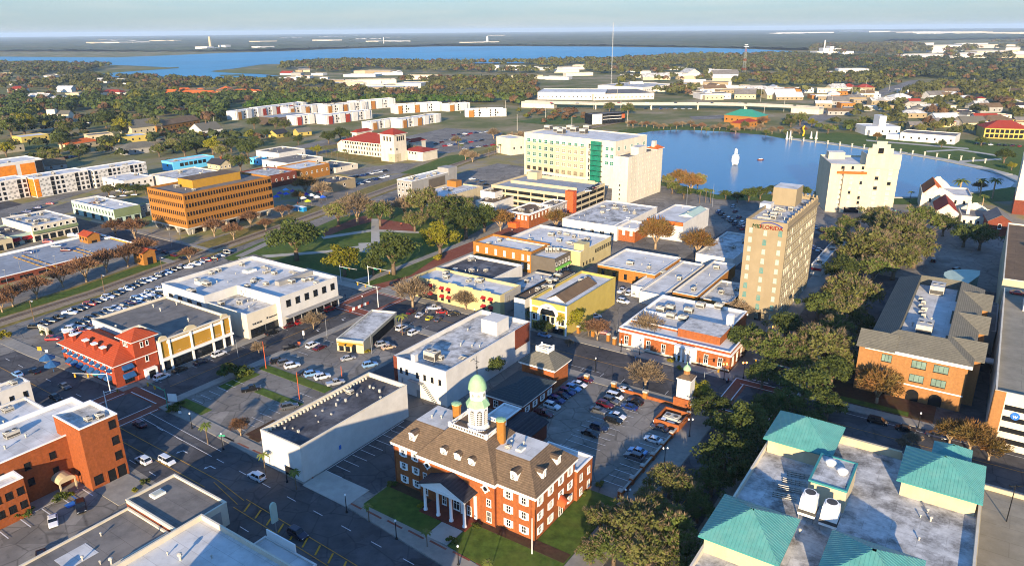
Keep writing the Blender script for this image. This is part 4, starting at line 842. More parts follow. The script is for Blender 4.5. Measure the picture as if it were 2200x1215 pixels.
# ---- block behind the kiosk
yb = Bd('yellow_awning_building', 'cream-yellow two-storey building with red awnings and pale blue-white roof', 'shop', RC((894, 591), (1076, 638), (1113, 611), 8.4), 8.4, PALEY, ROOFW, PALEY, 1.0)
for z, h in ((4.6, 1.7), (1.0, 2.0)):
    for f in (.12, .2, .34, .42, .82, .9): yb.win(0, 1, z, 1.3, h, 'dark', f-.01, f+.01); yb.awn(0, f, z+h-.5, 1.8, AWNR, 1.1, 1.0)
yb.band('shop_front', 0, .04, .28, .2, 3.0, DARK, .05); yb.band('grey_bay', 1, .2, 1, 0, 8.2, GREYP, .06); yb.win(1, 1, 4.6, 1.4, 1.8, 'dark', .3, .5)
for f in (.2, .42, .6, .8): yb.band('parapet_step', 0, f, f+.1, 8.3, 9.0, PALEY, .1)
yb.scatter(5, 3, 11)
flat('dark_flat_roof_shop', 'shop with dark stained flat roof and white parapet by the park', (938, 576), (1060, 603), (1115, 567), 7.6, WHITE, ROOFD, WHITE, ac=3, nv=5, seed=21, nh=2, pd=1.1)
q = flat('stained_roof_annex', 'low annex with grubby blue-grey roof between the awning building and the grey gable', (1062, 626), (1120, 640), (1190, 590), 5.0, GREYP, ROOFS, ac=3, nv=5, seed=22)
ow = Bd('orange_brick_shop', 'long orange brick building with tall white windows and a white roof', 'shop', RC((1020, 517), (1145, 544), (1175, 522), 9.6), 9.6, BRICKO, ROOFW, BRICKO, .9)
for f in (.08, .24, .4, .55, .7, .86, .95): ow.win(0, 1, 5.4, 1.2, 2.5, 'pale', f-.01, f+.01)
ow.win(0, 2, 1.6, 1.3, 2.3, 'pale', .8, 1); ow.scatter(3, 3, 31)
gb = Bd('grey_side_building', 'dark taupe stucco building with a green balcony joined to the orange brick shop', 'shop', RC((1145, 545), (1190, 559), (1223, 540), 9.0), 9.0, DGREY, ROOFW, DGREY, .7)
gb.win(1, 5, 5.6, 1.1, 1.7, 'white'); gb.win(1, 4, 1.4, 1.3, 1.9, 'white'); gb.band('green_balcony', 1, .05, .95, 4.0, 4.9, mat('lime_paint', '#6fae48', .8), .9)
for x in (1176, 1184, 1192, 1200): gb.ac(x, 542, 1.3, 1.3, 2.2, 1)
yw = Bd('white_roof_block', 'large block with bright white roof and a long yellow side wall', 'building', RC((1100, 507), (1232, 545), (1317, 507), 9.2), 9.2, PALEY, ROOFW, WHITE, 1.2)
yw.win(1, 8, 5.2, 1.0, 1.6, 'dark', .45, 1); yw.win(1, 4, 2.0, .9, 1.4, 'dark', .05, .45); yw.scatter(9, 8, 33, nh=2); yw.item('pipe_run', PIPES, 1240, 515); yw.item('pipe_run', PIPES, 1215, 522)
a0, a1, b0, b1 = yw.rect(); yw.box('stair_head', a1-5, a1+.1, b0+3, b0+8, 8, 11.5, PALEY)
tb = Bd('yellow_theatre', 'bright yellow hall with an arched white front and brown gabled roof lights', 'theatre', RC((1138, 642), (1214, 657), (1328, 596), 11), 11, YELLOW, ROOFW, YELLOW, .9)
a0, a1, b0, b1 = tb.rect(); tb.gable(10.0, 2.0, ROOFB, 0, r=(a0+3.6, a1-3.6, b0+5, b1-8), along='b', gm=WHITE, name='roof_light')
l = tb.edge(0)[2]; b = MB(); n = 14; R1, R0 = 4.2, 3.2
for i in range(n):
    t0, t1 = math.pi*i/n, math.pi*(i+1)/n; f = lambda r, t: (r*math.cos(t), r*math.sin(t))
    P0, P1, Q0, Q1 = f(R0, t0), f(R0, t1), f(R1, t0), f(R1, t1)
    b.mesh8([(Q0[0], -.6, Q0[1]), (P0[0], -.6, P0[1]), (P0[0], .1, P0[1]), (Q0[0], .1, Q0[1]), (Q1[0], -.6, Q1[1]), (P1[0], -.6, P1[1]), (P1[0], .1, P1[1]), (Q1[0], .1, Q1[1])])
for sg in (-1, 1): b.box(sg*3.7-.5, sg*3.7+.5, -.6, .1, -4.2, 0)
ob('arch', b.data('arch', TRIM), tb.root, M=tb.M(0, l*.5, 6.4)); b = MB(); b.face([(R0*math.cos(math.pi*i/n), -.12, R0*math.sin(math.pi*i/n)) for i in range(n+1)]); ob('arch_window', b.data('arch_window', DARK), tb.root, M=tb.M(0, l*.5, 6.4))
tb.win(0, 3, 3.6, 1.5, 2.6, 'white', .32, .68); tb.win(0, 2, 3.6, 1.4, 2.4, 'white', .06, .26); tb.win(0, 2, 3.6, 1.4, 2.4, 'white', .74, .94); tb.band('shop_front', 0, .08, .92, .2, 2.6, DARK, .06)
for f in (0, .96): tb.band('pilaster', 0, f, f+.04, 0, 11, TRIM, .3)
tb.band('cornice', 0, 0, 1, 8.6, 9.0, TRIM, .25); tb.band('panel', 0, .08, .26, 7.0, 8.3, MUSTARD, .1); tb.band('panel', 0, .74, .92, 7.0, 8.3, MUSTARD, .1)
for x, y in ((1185, 620), (1250, 607), (1262, 603)): tb.ac(x, y, 2, 1.8, 1.6, 1)
sg_ = Bd('grey_strip_building', 'narrow grey-roofed building with white front beside the yellow theatre', 'building', RC((1103, 637), (1137, 643), (1228, 582), 9), 9, WHITE, ROOFB, BLACKM, .5); sg_.scatter(6, 3, 41)
# ---- white roofed shops east of the park
r1 = flat('brick_white_roof_shop', 'brick-backed shop with wide white roof and few vents', (1283, 568), (1408, 589), (1463, 553), 5.6, BRICKO, ROOFW, WHITE, ac=2, nv=5, seed=51, pd=.8); r1.win(0, 5, 1.2, 1.3, 2.2, 'dark')
r2 = flat('long_white_roof_shop', 'long low shop with stepped white roof beside the tan tower', (1447, 625), (1500, 637), (1578, 567), 5.4, BRICKO, ROOFW, WHITE, ac=2, nv=3, seed=52); r2.band('fascia', 0, 0, 1, 3.6, 5.0, BRICKO, .6)
r3 = flat('small_white_store', 'small white store with pale roof facing three parked cars', (1357, 612), (1378, 617), (1470, 560), 4.6, WHITE, ROOFW, WHITE, ac=1, nv=2, seed=53); r3.win(0, 2, .4, 1.6, 2.2, 'pale')
r4 = flat('white_store_row', 'pale store wing with curved parapet running back from the small white store', (1378, 622), (1418, 636), (1515, 568), 4.9, WHITE, ROOFW, WHITE, ac=1, nv=2, seed=54)
r5 = flat('grey_side_roof', 'low grey-green roof in the shade at the foot of the tan tower', (1503, 640), (1580, 652), (1600, 610), 4.6, BRICKO, ROOFS, WHITE, ac=2, nv=2, seed=55); r5.band('fascia', 0, 0, 1, 3.0, 4.3, BRICKO, .5)
# ---- brick post office
po = Bd('brick_post_office', 'brick building with white cornice, white roof with many units and columned corner porch', 'post office', RC((1336, 698), (1566, 760), (1610, 712), 6.6), 6.6, BRICK, ROOFW, TRIM, .9)
po.box('terracotta_course', *po.rect()[:2], po.rect()[2]-.1, po.rect()[2]-.02, 0, .7, CREAM2)
po2 = Bd('w', '', '', (lambda p: [(p[0][0], p[0][1]+8), (p[1][0]-6, p[0][1]+8), (p[1][0]-6, AB(1583, 664, 6.6)[1]), (p[0][0], AB(1425, 633, 6.6)[1])])(po.abs), 6.62, BRICK, ROOFW, TRIM, .9, parent=po, wallname='rear_wing')
for f in (.07, .28, .42, .8, .92): po.win(0, 1, 1.0, 1.4, 3.0, 'sash', f-.01, f+.01)
po.win(1, 4, 1.0, 1.4, 3.0, 'sash', .05, .95); po2.win(3, 8, 1.0, 1.4, 2.8, 'sash', .1, .95)
po.cornice(5.0, .6, TRIM, .4); po2.cornice(5.0, .6, TRIM, .38, es=(2, 3))
for k in range(14): po.band('parapet_panel', 0, .02+k*.07, .055+k*.07, 5.75, 6.2, REDBR, .05)
a0, a1, b0, b1 = po.rect(); po.box('raised_lantern', a1-19, a1-5, b0+5, b0+16, 5.7, 8.4, BRICK, ROOFS); po.box('white_chimney', a1-7.2, a1-5.2, b0+17, b0+19, 5.7, 11.5, TRIM)
for x, y in ((1420, 668), (1442, 682), (1480, 671), (1468, 688), (1505, 660), (1545, 662), (1440, 665)): po.ac(x, y, 3.0, 2.4, 1.9, 2)
l = po.edge(0)[2]; po.cols(0, 4, .56, .68, .3, 5.0, .35, TRIM, 1.6); po.band('porch_roof', 0, .54, .7, 5.0, 5.6, TRIM, 2.1); po.band('white_bay', 0, .52, .72, .2, 4.9, WHITE, .06); po.band('white_bay', 0, .12, .24, .2, 5.0, WHITE, .07); po.band('steps', 0, .1, .26, 0, .5, CONCL, 2.2)
# ---- tall tan tower with rooftop sign
mt = Bd('tan_office_tower', 'tall tan office tower with a red and green rooftop sign on its plain end', 'office tower', RC((1604, 469), (1693, 481), (1758, 425), 36.8), 36.8, TAN, ROOFS, TAN, 1.0)
for i in range(10):
    z = .5+i*3.42
    for f in (.14, .5, .86): mt.win(0, 1, z-(.4 if f == .5 else 0)+.8, 1.2, 1.8, ('tower', 'tower', 'greenf'), f-.01, f+.01)
    if i < 9 or True: mt.win(1, 16, z+.3, 1.25, 2.0, ('towerd', 'towerd', 'towerd', 'cream'), .03, .98)
    if 0 < i: mt.band('spandrel', 1, .02, .99, z-.6, z-.1, CREAM, .06)
mt.cornice(34.3, .7, TAN, .6, es=(1, 2)); mt.band('corner_pier', 1, 0, .025, 0, 36.8, TAN, .2); mt.band('doorway', 0, .45, .62, 0, 3.0, VOID, .03)
l1, l2 = text_on(mt, 'MID', 0, .29, 34.0, 1.95, mat('sign_green', '#123f22', .6), out=.2, ext=.12), text_on(mt, 'FLORIDA', 0, .63, 34.0, 1.95, mat('sign_red', '#7d1512', .6), out=.2, ext=.12)
b = MB(); n = 10
for i in range(n):
    t0, t1 = i/n, (i+1)/n; f = lambda t: (-3.4+7.4*t, 1.7*math.sin(math.pi*(.2+.72*t))); p, q = f(t0), f(t1); b.mesh8([(p[0], -.3, p[1]), (q[0], -.3, q[1]), (q[0], -.05, q[1]), (p[0], -.05, p[1]), (p[0], -.3, p[1]+.3), (q[0], -.3, q[1]+.3), (q[0], -.05, q[1]+.3), (p[0], -.05, p[1]+.3)])
ob('sign_swoosh', b.data('sign_swoosh', mat('sign_blue', '#2b3a80', .6)), mt.root, M=mt.M(0, mt.edge(0)[2]*.62, 34.6, .12))
a0, a1, b0, b1 = mt.rect(); mt.box('plant_room', a0+.4, a0+9, b1-16, b1-6, 35.8, 42.5, TAN, ROOFW); mt.box('plant_room', a0-2.0, a0+2, b1-24, b1-19, 30, 37.5, WHITE, ROOFW)
k = MB()
for i in range(22): k.box(a1-.5, a1+.1, b0+1+i*(b1-b0-1.5)/22, b0+1.6+i*(b1-b0-1.5)/22, 36.8, 38.2 if i % 2 else 37.6)
for i in range(8): k.box(a0+2+i*1.4, a0+2.5+i*1.4, b1-.6, b1, 36.8, 38)
ob('parapet_crenels', k.data('parapet_crenels', TAN), mt.root); mt.scatter(7, 8, 61, box=(a0+1, a1-1, b0+2, b1-16)); 
for i in range(4): ob('pipe_run', PIPES, mt.root, (a0+2+i*.5, b0+6+i*5, 35.8))
# ---- white tower
wt = Bd('white_hotel_tower', 'plain white eleven-storey slab tower with small orange tiled corners', 'tower', RC((1308, 337), (1356, 335), (1428, 318), hz(1306, 437, 337), 38), hz(1306, 437, 337), CREAM2, ROOFG, CREAM2, 1.0, az=38)
H = wt.h
for i in range(10): wt.win(1, 9, 2.2+i*2.75, 1.7, 1.5, 'creamw', .06, .98); wt.win(0, 1, 2.2+i*2.75, .7, 1.0, 'dark' if i < 4 else 'creamw', .45, .55)
a0, a1, b0, b1 = wt.rect(); wt.box('lift_house', a0+4, a1-1, b0+14, b0+24, H-1, H+4, CREAM2, ROOFW); wt.box('chimney', a1-4, a1-2, b1-8, b1-5, H-1, H+5, CREAM2); wt.hip(H+.3, 2.2, CLAYO, .9, r=(a1-6, a1, b1-9, b1)); wt.box('tiled_corner', a0-.9, a0+1, b0+1, b0+6, H-2.2, H-.8, CLAYO)
# ---- office with green windows
gz = edge_az((1126, 284), (1310, 303), 29); GH = hz(1127, 377, 284)
go = Bd('green_window_office', 'long cream office block with rows of square green windows and a green glass stair tower', 'office', RC((1126, 284), (1322, 304), (1392, 290), GH, gz), GH, CREAM2, ROOFW, CREAM2, .8, az=gz)
for i in range(6):
    if i > 1: go.win(0, 10, GH*(.05+.152*i)-.5, 2.9, 2.6, 'green', .02, .69)
    elif i == 1: go.win(0, 10, GH*.175, 2.9, 2.4, 'dark', .02, .69)
    else: go.win(0, 22, 1.0, .9, 2.0, 'dark', .02, .69)
    go.win(0, 1, GH*(.05+.152*i)-.3, .8, 3.0, 'dark', .72, .74)
    if i > 2: go.win(0, 2, GH*(.05+.152*i)-.5, 2.6, 2.4, 'green', .89, .99); go.win(1, 5, GH*(.05+.152*i)-.5, 2.4, 2.4, 'green')
go.band('spandrel', 0, .015, .70, GH*.16, GH*.82, CREAM, .03)
gt = go.band('glass_stair', 0, .755, .86, 0, GH-1.0, GREENG, 1.4)
b = MB(); 
for i in range(9): b.box(-5, 5, -1.5, 0, i*GH/9.2, i*GH/9.2+.35)
ob('floor_band', b.data('floor_band', DARK), go.root, M=go.M(0, go.edge(0)[2]*.8075, 0.2))
for i in range(7): go.ac(1178+i*14+(i % 2)*6, 279+(i % 3)*4, 5, 4, 3.4, 2)
# ---- hotel on the lake shore
HH = hz(1776, 457, 354); tz = 12
th = Bd('cream_hotel', 'cream ten-storey hotel with orange tile bands and a ruffled parapet tower', 'hotel', RC((1788, 354), (1890, 353), (1936, 336), HH, tz), HH, HOTEL, ROOFW, HOTEL, 1.0, az=tz)
for i in range(9):
    th.win(0, 3, 2.5+i*HH/9.8, 1.3, 1.6, ('creamw', 'creamw', 'creamw', 'dark'), .1, .55); th.win(0, 2, 2.5+i*HH/9.8, 1.9, 1.7, ('creamw', 'creamw', 'creamw', 'dark'), .6, .98); th.win(1, 7, 2.5+i*HH/9.8, 1.5, 1.7, 'creamw', .02, .98)
a0, a1, b0, b1 = th.rect(); th.box('upper_tower', a0+(a1-a0)*.5, a1+.2, b0-.6, b0+12, HH-2, HH+6, HOTEL, ROOFW); x0 = a0+(a1-a0)*.58
for i, (w_, h_) in enumerate(((6.5, 3.4), (4.6, 5.6), (2.6, 7.2))): th.box('parapet_step', x0+4-w_, x0+4+w_, b0-.75-.05*i, b0+.4+.05*i, HH+5.9, HH+6+h_, HOTEL)
th.box('tower_opening', x0+2.6, x0+5.4, b0-.95, b0-.7, HH+6.5, HH+9.5, VOID); th.band('tile_band', 0, .1, .54, HH-5.2, HH-3.9, CLAYO, 1.0); th.band('tile_band', 1, .72, 1.0, HH-2.4, HH-.9, CLAYO, 1.3); th.box('lift_house', a0+3, a0+12, b1-9, b1-2, HH-1, HH+3, HOTEL, ROOFW)
th.band('recess', 0, .18, .21, 0, HH-1, DGREY, .02); th.band('doorway', 0, .28, .5, 0, 3.2, VOID, .04); th.band('doorway', 0, .66, .8, 0, 3.6, VOID, .04)
# ---- mission style hall
mz = 26
mh = Bd('mission_hall', 'pale mission-style hall with orange clay roof and curved gable parapets', 'church', RC((1980, 410), (2078, 425), (2092, 405), 10, mz), 10, CREAM2, ROOFW, CREAM2, .8, az=mz)
def curvy(bd, e, f, z, w, h, m, t=.5, name='curved_gable'):
    n = 16; pts = []
    for i in range(n+1):
        x = -1+2*i/n; y = 1.0 if abs(x) < .18 else (.82 if abs(x) < .3 else .72*(1-((abs(x)-.3)/.7)**1.4)); pts.append((x*w/2, y*h))
    b = MB(); pts = [(-w/2, -1.0)]+pts+[(w/2, -1.0)]; b.face([(p[0], -t, p[1]) for p in pts]); b.face([(p[0], 0, p[1]) for p in pts[::-1]]); k = len(pts)
    for i in range(k): j = (i+1) % k; b.face([(pts[i][0], -t, pts[i][1]), (pts[i][0], 0, pts[i][1]), (pts[j][0], 0, pts[j][1]), (pts[j][0], -t, pts[j][1])])
    ob(name, b.data(name, m), bd.root, M=bd.M(e, bd.edge(e)[2]*f, z, .05))
a0, a1, b0, b1 = mh.rect(); mh.gable(10.1, 5, CLAYO, .3, r=(a0+1, a1-14, b0, b1), along='b'); curvy(mh, 0, .36, 10, 14, 3.6, CREAM2); curvy(mh, 2, .64, 10, 14, 5.6, CREAM2); mh.win(1, 4, 6, 1.2, 1.8, 'dark'); mh.win(0, 5, 5.2, 1.1, 2.0, 'dark', .1, .95)
mh2 = Bd('mission_chapel', 'smaller chapel with dark red clay roof and scrolled white gable front', 'church', RC((2010, 452), (2045, 460), (2064, 438), 7, mz), 7, CREAM2, az=mz); mh2.gable(7, 4.6, CLAYR, .2, along='b'); curvy(mh2, 0, .5, 7, 11, 3.4, CREAM2); mh2.win(0, 1, 3, 1.6, 2.6, 'dark'); mh2.win(1, 3, 2.5, 1.1, 2, 'dark')
mh3 = Bd('mission_wing', 'cream side wing with grey roof and round bell chimney beside the chapel', 'church', RC((2066, 462), (2120, 468), (2150, 452), 6, mz), 6, CREAM2, ROOFG, CREAM2, az=mz); mh3.box('bell_pier', -5, -3.4, -2, -.4, 5, 12, CREAM2); mh3.win(0, 5, 1.8, 1.2, 2, 'dark'); curvy(mh3, 2, .5, 6, 12, 3.2, CREAM2)
bc = Bd('brick_chapel', 'dark red brick chapel gable with one arched window in the shade', 'church', RC((2122, 472), (2166, 480), (2176, 462), 7.5, mz), 7.5, BRICKD, az=mz); bc.gable(7.5, 3.4, ROOFG, .4, along='b'); bc.win(0, 1, 4, 1.6, 2.4, 'white')
# ---- brick offices with hipped slate roofs
BH = 14.2
rb = Bd('slate_roof_office', 'tan brick office with grey hipped slate roof round a blue-white flat deck', 'office', [(a, b) for a, b in RR(AB(1868, 740, BH)[0], AB(2078, 783, BH)[0]+.5, AB(2078, 783, BH)[1], AB(1960, 600, BH)[1])], BH, BRICKT, None)
a0, a1, b0, b1 = rb.rect()
def ringroof(bd, z, rise, w_, m, deck, over, skip=()):
    o = (a0-over, a1+over, b0-over, b1+over); i0 = (a0+w_, a1-w_, b0+w_, b1-w_); b = MB()
    O = [(o[0], o[2], z), (o[1], o[2], z), (o[1], o[3], z), (o[0], o[3], z)]; I = [(i0[0], i0[2], z+rise), (i0[1], i0[2], z+rise), (i0[1], i0[3], z+rise), (i0[0], i0[3], z+rise)]; D = [(p[0], p[1], z+.6) for p in I]
    for k in range(4): j = (k+1) % 4; b.face([O[k], O[j], I[j], I[k]]); b.face([I[k], I[j], D[j], D[k]])
    ob('roof', b.data('roof', m), bd.root); b = MB(); b.face(D); ob('deck', b.data('deck', deck), bd.root)
ob('eave', MB().box(a0-.9, a1+.9, b0-.9, b1+.9, BH-.9, BH-.02).data('eave', TRIM), rb.root)
ringroof(rb, BH, 4.0, 6.2, SLATE, ROOFW, 1.0)
for k, f in enumerate((.08, .4, .72)):
    y0 = b0+(b1-b0)*f; c = MB().box(a1-1, a1+2.6, y0, y0+8.5, 0, BH-.1).data('bay', BRICKT); ob('bay', c, rb.root); rb.gable(BH+.05, 3.3, SLATE, .8, r=(a1-6, a1+2.6, y0, y0+8.5), along='a', gm=TRIM, name='gable_roof')
ob('bay', MB().box(a0-2.4, a0+3, b0-.5, b0+8, 0, BH-.1).data('bay', BRICKT), rb.root); rb.gable(BH+.06, 3.0, SLATE, .8, r=(a0-2.4, a0+6, b0-.5, b0+8), along='a', gm=TRIM, name='gable_roof')
for z in (6.0, 10.2): rb.win(0, 2, z, 3.6, 2.2, 'greenb', .42, .86); rb.win(0, 1, z, 2.6, 2.2, 'greenb', .1, .3); rb.win(1, 9, z, 2.2, 2.2, 'greenb', .04, .98)
for f in (.52, .75, .24):
    l = rb.edge(0)[2]; b = MB(); pts = [(-1.6, 0), (1.6, 0)]+[(1.6*math.cos(math.pi*i/10), 2.0+1.5*math.sin(math.pi*i/10)) for i in range(11)]; b.face([(p[0], -.05, p[1]) for p in pts]); ob('arched_opening', b.data('arched_opening', VOID), rb.root, M=rb.M(0, l*f, .1))
rb.band('stone_course', 0, .0, 1, 4.6, 4.95, TRIM, .12)
for x, y in ((2013, 628), (1985, 712)): rb.ac(x, y, 4.2, 6.5, 3.0, 2, z=BH+.6)
for i in range(7): rb.ac(1978+(i % 2)*6, 688-i*7, 1.3, 1.3, 1.2, 1, z=BH+.6)
for x, y in ((1940, 690), (1960, 700), (2000, 690), (1990, 668)): rb.vent(x, y, BH+.6, 1.3)
# ---- parking garage at the right edge
pg = Bd('white_parking_garage', 'white parking garage with black level slots and a tan brick corner', 'parking garage', RR(9.6, 60, 198.5, 287), 15.4, CREAM2, DECKT, CREAM2, 1.1)
for z in (1.2, 4.2, 7.2, 10.2): pg.band('level_slot', 0, .05, 1, z+.6, z+1.9, VOID, .03)
pg.band('brick_corner', 0, 0, .045, 2, 15.4, BRICKT, .1); pg.band('brick_pier', 3, .95, 1, 2, 15.4, BRICKT, .1); pg.band('ground_opening', 0, .3, .5, 0, 3, VOID, .05)
c = MB(); c.lathe([(1.0, 0), (1.0, .12)], 0, 0, 16); ob('round_logo', c.data('round_logo', BPAINT), pg.root, M=pg.M(0, pg.edge(0)[2]*.1, 9.6, .05) @ Matrix.Rotation(math.pi/2, 4, 'X')); text_on(pg, 'w', 0, .1, 9.1, 1.5, TRIM, out=.2, ext=.03)
g2 = Bd('brown_roof_garage', 'tall cream building with brown felt roof beyond the parking garage', 'building', RR(8.8, 60, 291, 381), 17.5, CREAM, ROOFB, CREAM2, .6); g2.scatter(5, 6, 71)
g3 = Bd('grey_canopy_building', 'low building with a plain mauve-grey roof between the slate offices and garage', 'building', RR(2.5, 9.2, 262, 292), 8, GREYP, ROOFG, GREYP, .3)
pt = Bd('pale_tower', 'tall pale block with a brick base rising at the right picture edge', 'building', RR(11.8, 45, 486, 520), 30, CREAM2, ROOFW); pt.win(3, 3, [3, 8, 13, 18, 23], 1.6, 1.8, 'creamw'); pt.band('brick_base', 0, 0, 1, 0, 8, BRICKD, .1); pt.band('brick_base', 3, 0, 1, 0, 8, BRICKD, .1)
sg2 = Bd('stair_kiosk', 'small white stair kiosk on top of the parking garage', 'building', RR(15, 22, 268, 277), 18.6, WHITE, ROOFW)
# ---- teal roofed office
TZ = 15.5
to = Bd('teal_roof_office', 'cream office block with four teal metal hip roofs round a stained blue-grey deck', 'office', RR(-31.6, 9.0, 98, 159), 13.0, CREAM, ROOFS, CREAM2, 1.2)
def seamroof(bd, r, z, rise, m=TEAL, over=.9, step=.62):
    """pyramid roof of separate standing-seam panels"""
    x0, x1, y0, y1 = r; rt = ob('roof', MB().box(x0-over, x1+over, y0-over, y1+over, z-.3, z-.02).data('roof', TEALD), bd.root)
    x0 -= over; x1 += over; y0 -= over; y1 += over; cx_, cy_ = (x0+x1)/2, (y0+y1)/2
    for k in range(4):
        W_, D_ = ((x1-x0), (y1-y0)/2) if k % 2 == 0 else ((y1-y0), (x1-x0)/2); n = int(W_/step); st = W_/n
        for i in range(n):
            u0, u1 = -W_/2+i*st, -W_/2+(i+1)*st; hh = lambda u: max(0, 1-abs(u)/(W_/2))
            b = MB(); tp = [(u0, -D_, 0), (u1, -D_, 0)]+([(u1, -D_*(1-hh(u1)), rise*hh(u1))] if hh(u1) > 0 else [])+([(u0, -D_*(1-hh(u0)), rise*hh(u0))] if hh(u0) > 0 else [])
            if len(tp) > 2: b.face(tp)
            if hh(u0) > 0:
                e = (u0, -D_*(1-hh(u0)), rise*hh(u0)); s_ = (u0, -D_, 0)
                b.face([(s_[0], s_[1], s_[2]), (e[0], e[1], e[2]), (e[0], e[1], e[2]+.06), (s_[0], s_[1], .06)]); b.face([(s_[0], s_[1], .06), (e[0], e[1], e[2]+.06), (e[0]+.09, e[1], e[2]+.06), (s_[0]+.09, s_[1], .06)]); b.face([(s_[0]+.09, s_[1], .06), (e[0]+.09, e[1], e[2]+.06), (e[0]+.09, e[1], e[2]), (s_[0]+.09, s_[1], 0)])
            if b.f: ob('roof_panel', b.data('roof_panel', m), rt, (cx_, cy_, z), k*math.pi/2)
o = to.o; Lc = lambda r: (r[0]-o[0], r[1]-o[0], r[2]-o[1], r[3]-o[1])
tops = [Lc((-31.0, -18.6, 145.8, 158.4)), Lc((-31.4, -19.2, 106.8, 119.6)), Lc((-4.6, 8.2, 144.4, 157.6)), Lc((-12, 1, 107, 119.8))]
for r in tops:
    ob('pavilion', MB().box(r[0], r[1], r[2], r[3], 8, TZ-.2).data('pavilion', CREAM), to.root); seamroof(to, r, TZ, 4.0)
r = Lc((.2, 5.6, 158.6, 163.4)); ob('pavilion', MB().box(r[0], r[1], r[2], r[3], 0, TZ-.5).data('pavilion', CREAM), to.root); seamroof(to, r, TZ-.25, 2.0)
r = Lc((-19.6, -12.7, 132, 143.2)); ob('penthouse', MB().box(*r, 11, 16.6, 0).data('penthouse', CREAM), to.root); q = MB(); q.box(r[0]+.3, r[1]-.3, r[2]+.3, r[3]-.3, 16.2, 16.66); ob('penthouse_roof', q.data('penthouse_roof', ROOFS), to.root)
q = MB()
for x0, x1, y0, y1 in ((r[0]-.1, r[1]+.1, r[2]-.1, r[2]+.3), (r[0]-.1, r[1]+.1, r[3]-.3, r[3]+.1), (r[0]-.1, r[0]+.3, r[2]+.3, r[3]-.3), (r[1]-.3, r[1]+.1, r[2]+.3, r[3]-.3)): q.box(x0, x1, y0, y1, 16.45, 16.85)
ob('penthouse_coping', q.data('penthouse_coping', TEALD), to.root); ob('door', MB().box(r[1]-2.2, r[1]-1.2, r[2]-.1, r[2]-.02, 11.8, 14).data('door', TEALD), to.root)
q = MB().lathe([(.9, 0), (.9, .5), (1.2, .5), (1.2, .9), (.6, 1.3), (.2, 1.35)], 0, 0, 14).data('roof_fan', TRIM)
for x, y in ((-17.2, 140), (-14.6, 138)): ob('roof_fan', q, to.root, (x-o[0], y-o[1], 16.66), sc=.85)
q = MB(); q.box(-1.7, 1.7, -1.7, 1.7, 1.4, 5.6, 0, .25, .25); q.lathe([(1.15, 5.5), (1.25, 6.3)], 0, 0, 16, 0); q.lathe([(1.05, 6.25), (1.05, 6.32)], 0, 0, 16, 1); q.box(-1.75, 1.75, -1.75, 1.75, 2.0, 2.7, 1)
for x in (-1.4, 1.4):
    for y in (-1.4, 1.4): q.box(x-.12, x+.12, y-.12, y+.12, 0, 1.4, 2)
ct = q.data('cooling_tower', [TRIM, UNITD, STEEL])
for x, y in ((-18.2, 126.8), (-14.2, 125.8)): ob('cooling_tower', ct, to.root, (x-o[0], y-o[1], 11.8), sc=.92)
for i in range(4): ob('pipe_run', PIPES, to.root, (-25.5+i*.2-o[0], 130+i*3-o[1], 11.8), .2)
to.scatter(2, 8, 81); q = MB(); q.box(-1.5, 1.5, -.8, .8, .2, .9, 0); q.box(-.4, .5, -.5, .5, .9, 1.7, 1); q.tube((1, 0, .8), (2.2, .8, 2.4), .12, n=6, m=0); ob('rooftop_machine', q.data('rooftop_machine', [STEEL, ORANGEP]), to.root, (-11.5-o[0], 119.5-o[1], 11.8), .6)
ob('low_parapet', MB().box(*Lc((-18.6, -6, 158.3, 159)), 11, 13.6).data('low_parapet', CREAM), to.root); ob('half_round_vent', MB().lathe([(1.3, 0), (1.3, .1)], 0, 0, 16).data('half_round_vent', TEALD), to.root, M=to.M(0, 8, 8.5, .02) @ Matrix.Rotation(math.pi/2, 4, 'X')); to.win(0, 6, [2, 6], 2, 2, 'green')
pk = Bd('parking_deck', 'low tan parking deck beside the teal roofed office', 'parking garage', RR(9.6, 60, 100, 168), 6.0, CREAM, DECKT, CREAM, .9)
pk.box('ramp_wall', 6-25, 6-10, -20, -19.5, 5, 6.3, CREAM)
# ================================================================ left half and middle distance
OH = 22.2
po_ = RC((316, 402), (391, 417), (581, 379), OH)
of2 = Bd('orange_brick_offices', 'large orange brick office block on tapered columns with four rows of small dark windows', 'office', po_, OH, BRICKO, ROOFG, BRICKO, 1.0, z0=3.4)
for z in (6.0, 10.4, 14.8, 19.0): of2.win(0, 17, z, .85, 1.9, 'black', .02, .98); of2.win(1, 31, z, .85, 1.9, 'black', .01, .95); of2.win(1, 1, z, 2.0, 2.0, 'black', .96, .99)
of2.cornice(3.3, .7, CONCL, .25, 'slab_edge')
for e, n in ((0, 4), (1, 8), (2, 4), (3, 8)):
    c = MB().mesh8([(-.5, -.5, 0), (.5, -.5, 0), (.5, .5, 0), (-.5, .5, 0), (-.8, -1.6, 3.4), (.8, -1.6, 3.4), (.8, .6, 3.4), (-.8, .6, 3.4)]).data('column', CONCL)
    for i in range(n): ob('column', c, of2.root, M=of2.M(e, of2.edge(e)[2]*(.06+.88*i/(n-1)), 0, -1.6))
a0, a1, b0, b1 = of2.rect(); of2.box('ground_lobby', a0+6, a1-6, b0+6, b1-6, 0, 3.4, DARK); of2.box('penthouse', a0+7, a1-12, b0+14, b0+44, OH-1, OH+3.4, MUSTARD, ROOFB); of2.scatter(2, 3, 91, box=(a0+3, a1-3, b0+2, b0+14))
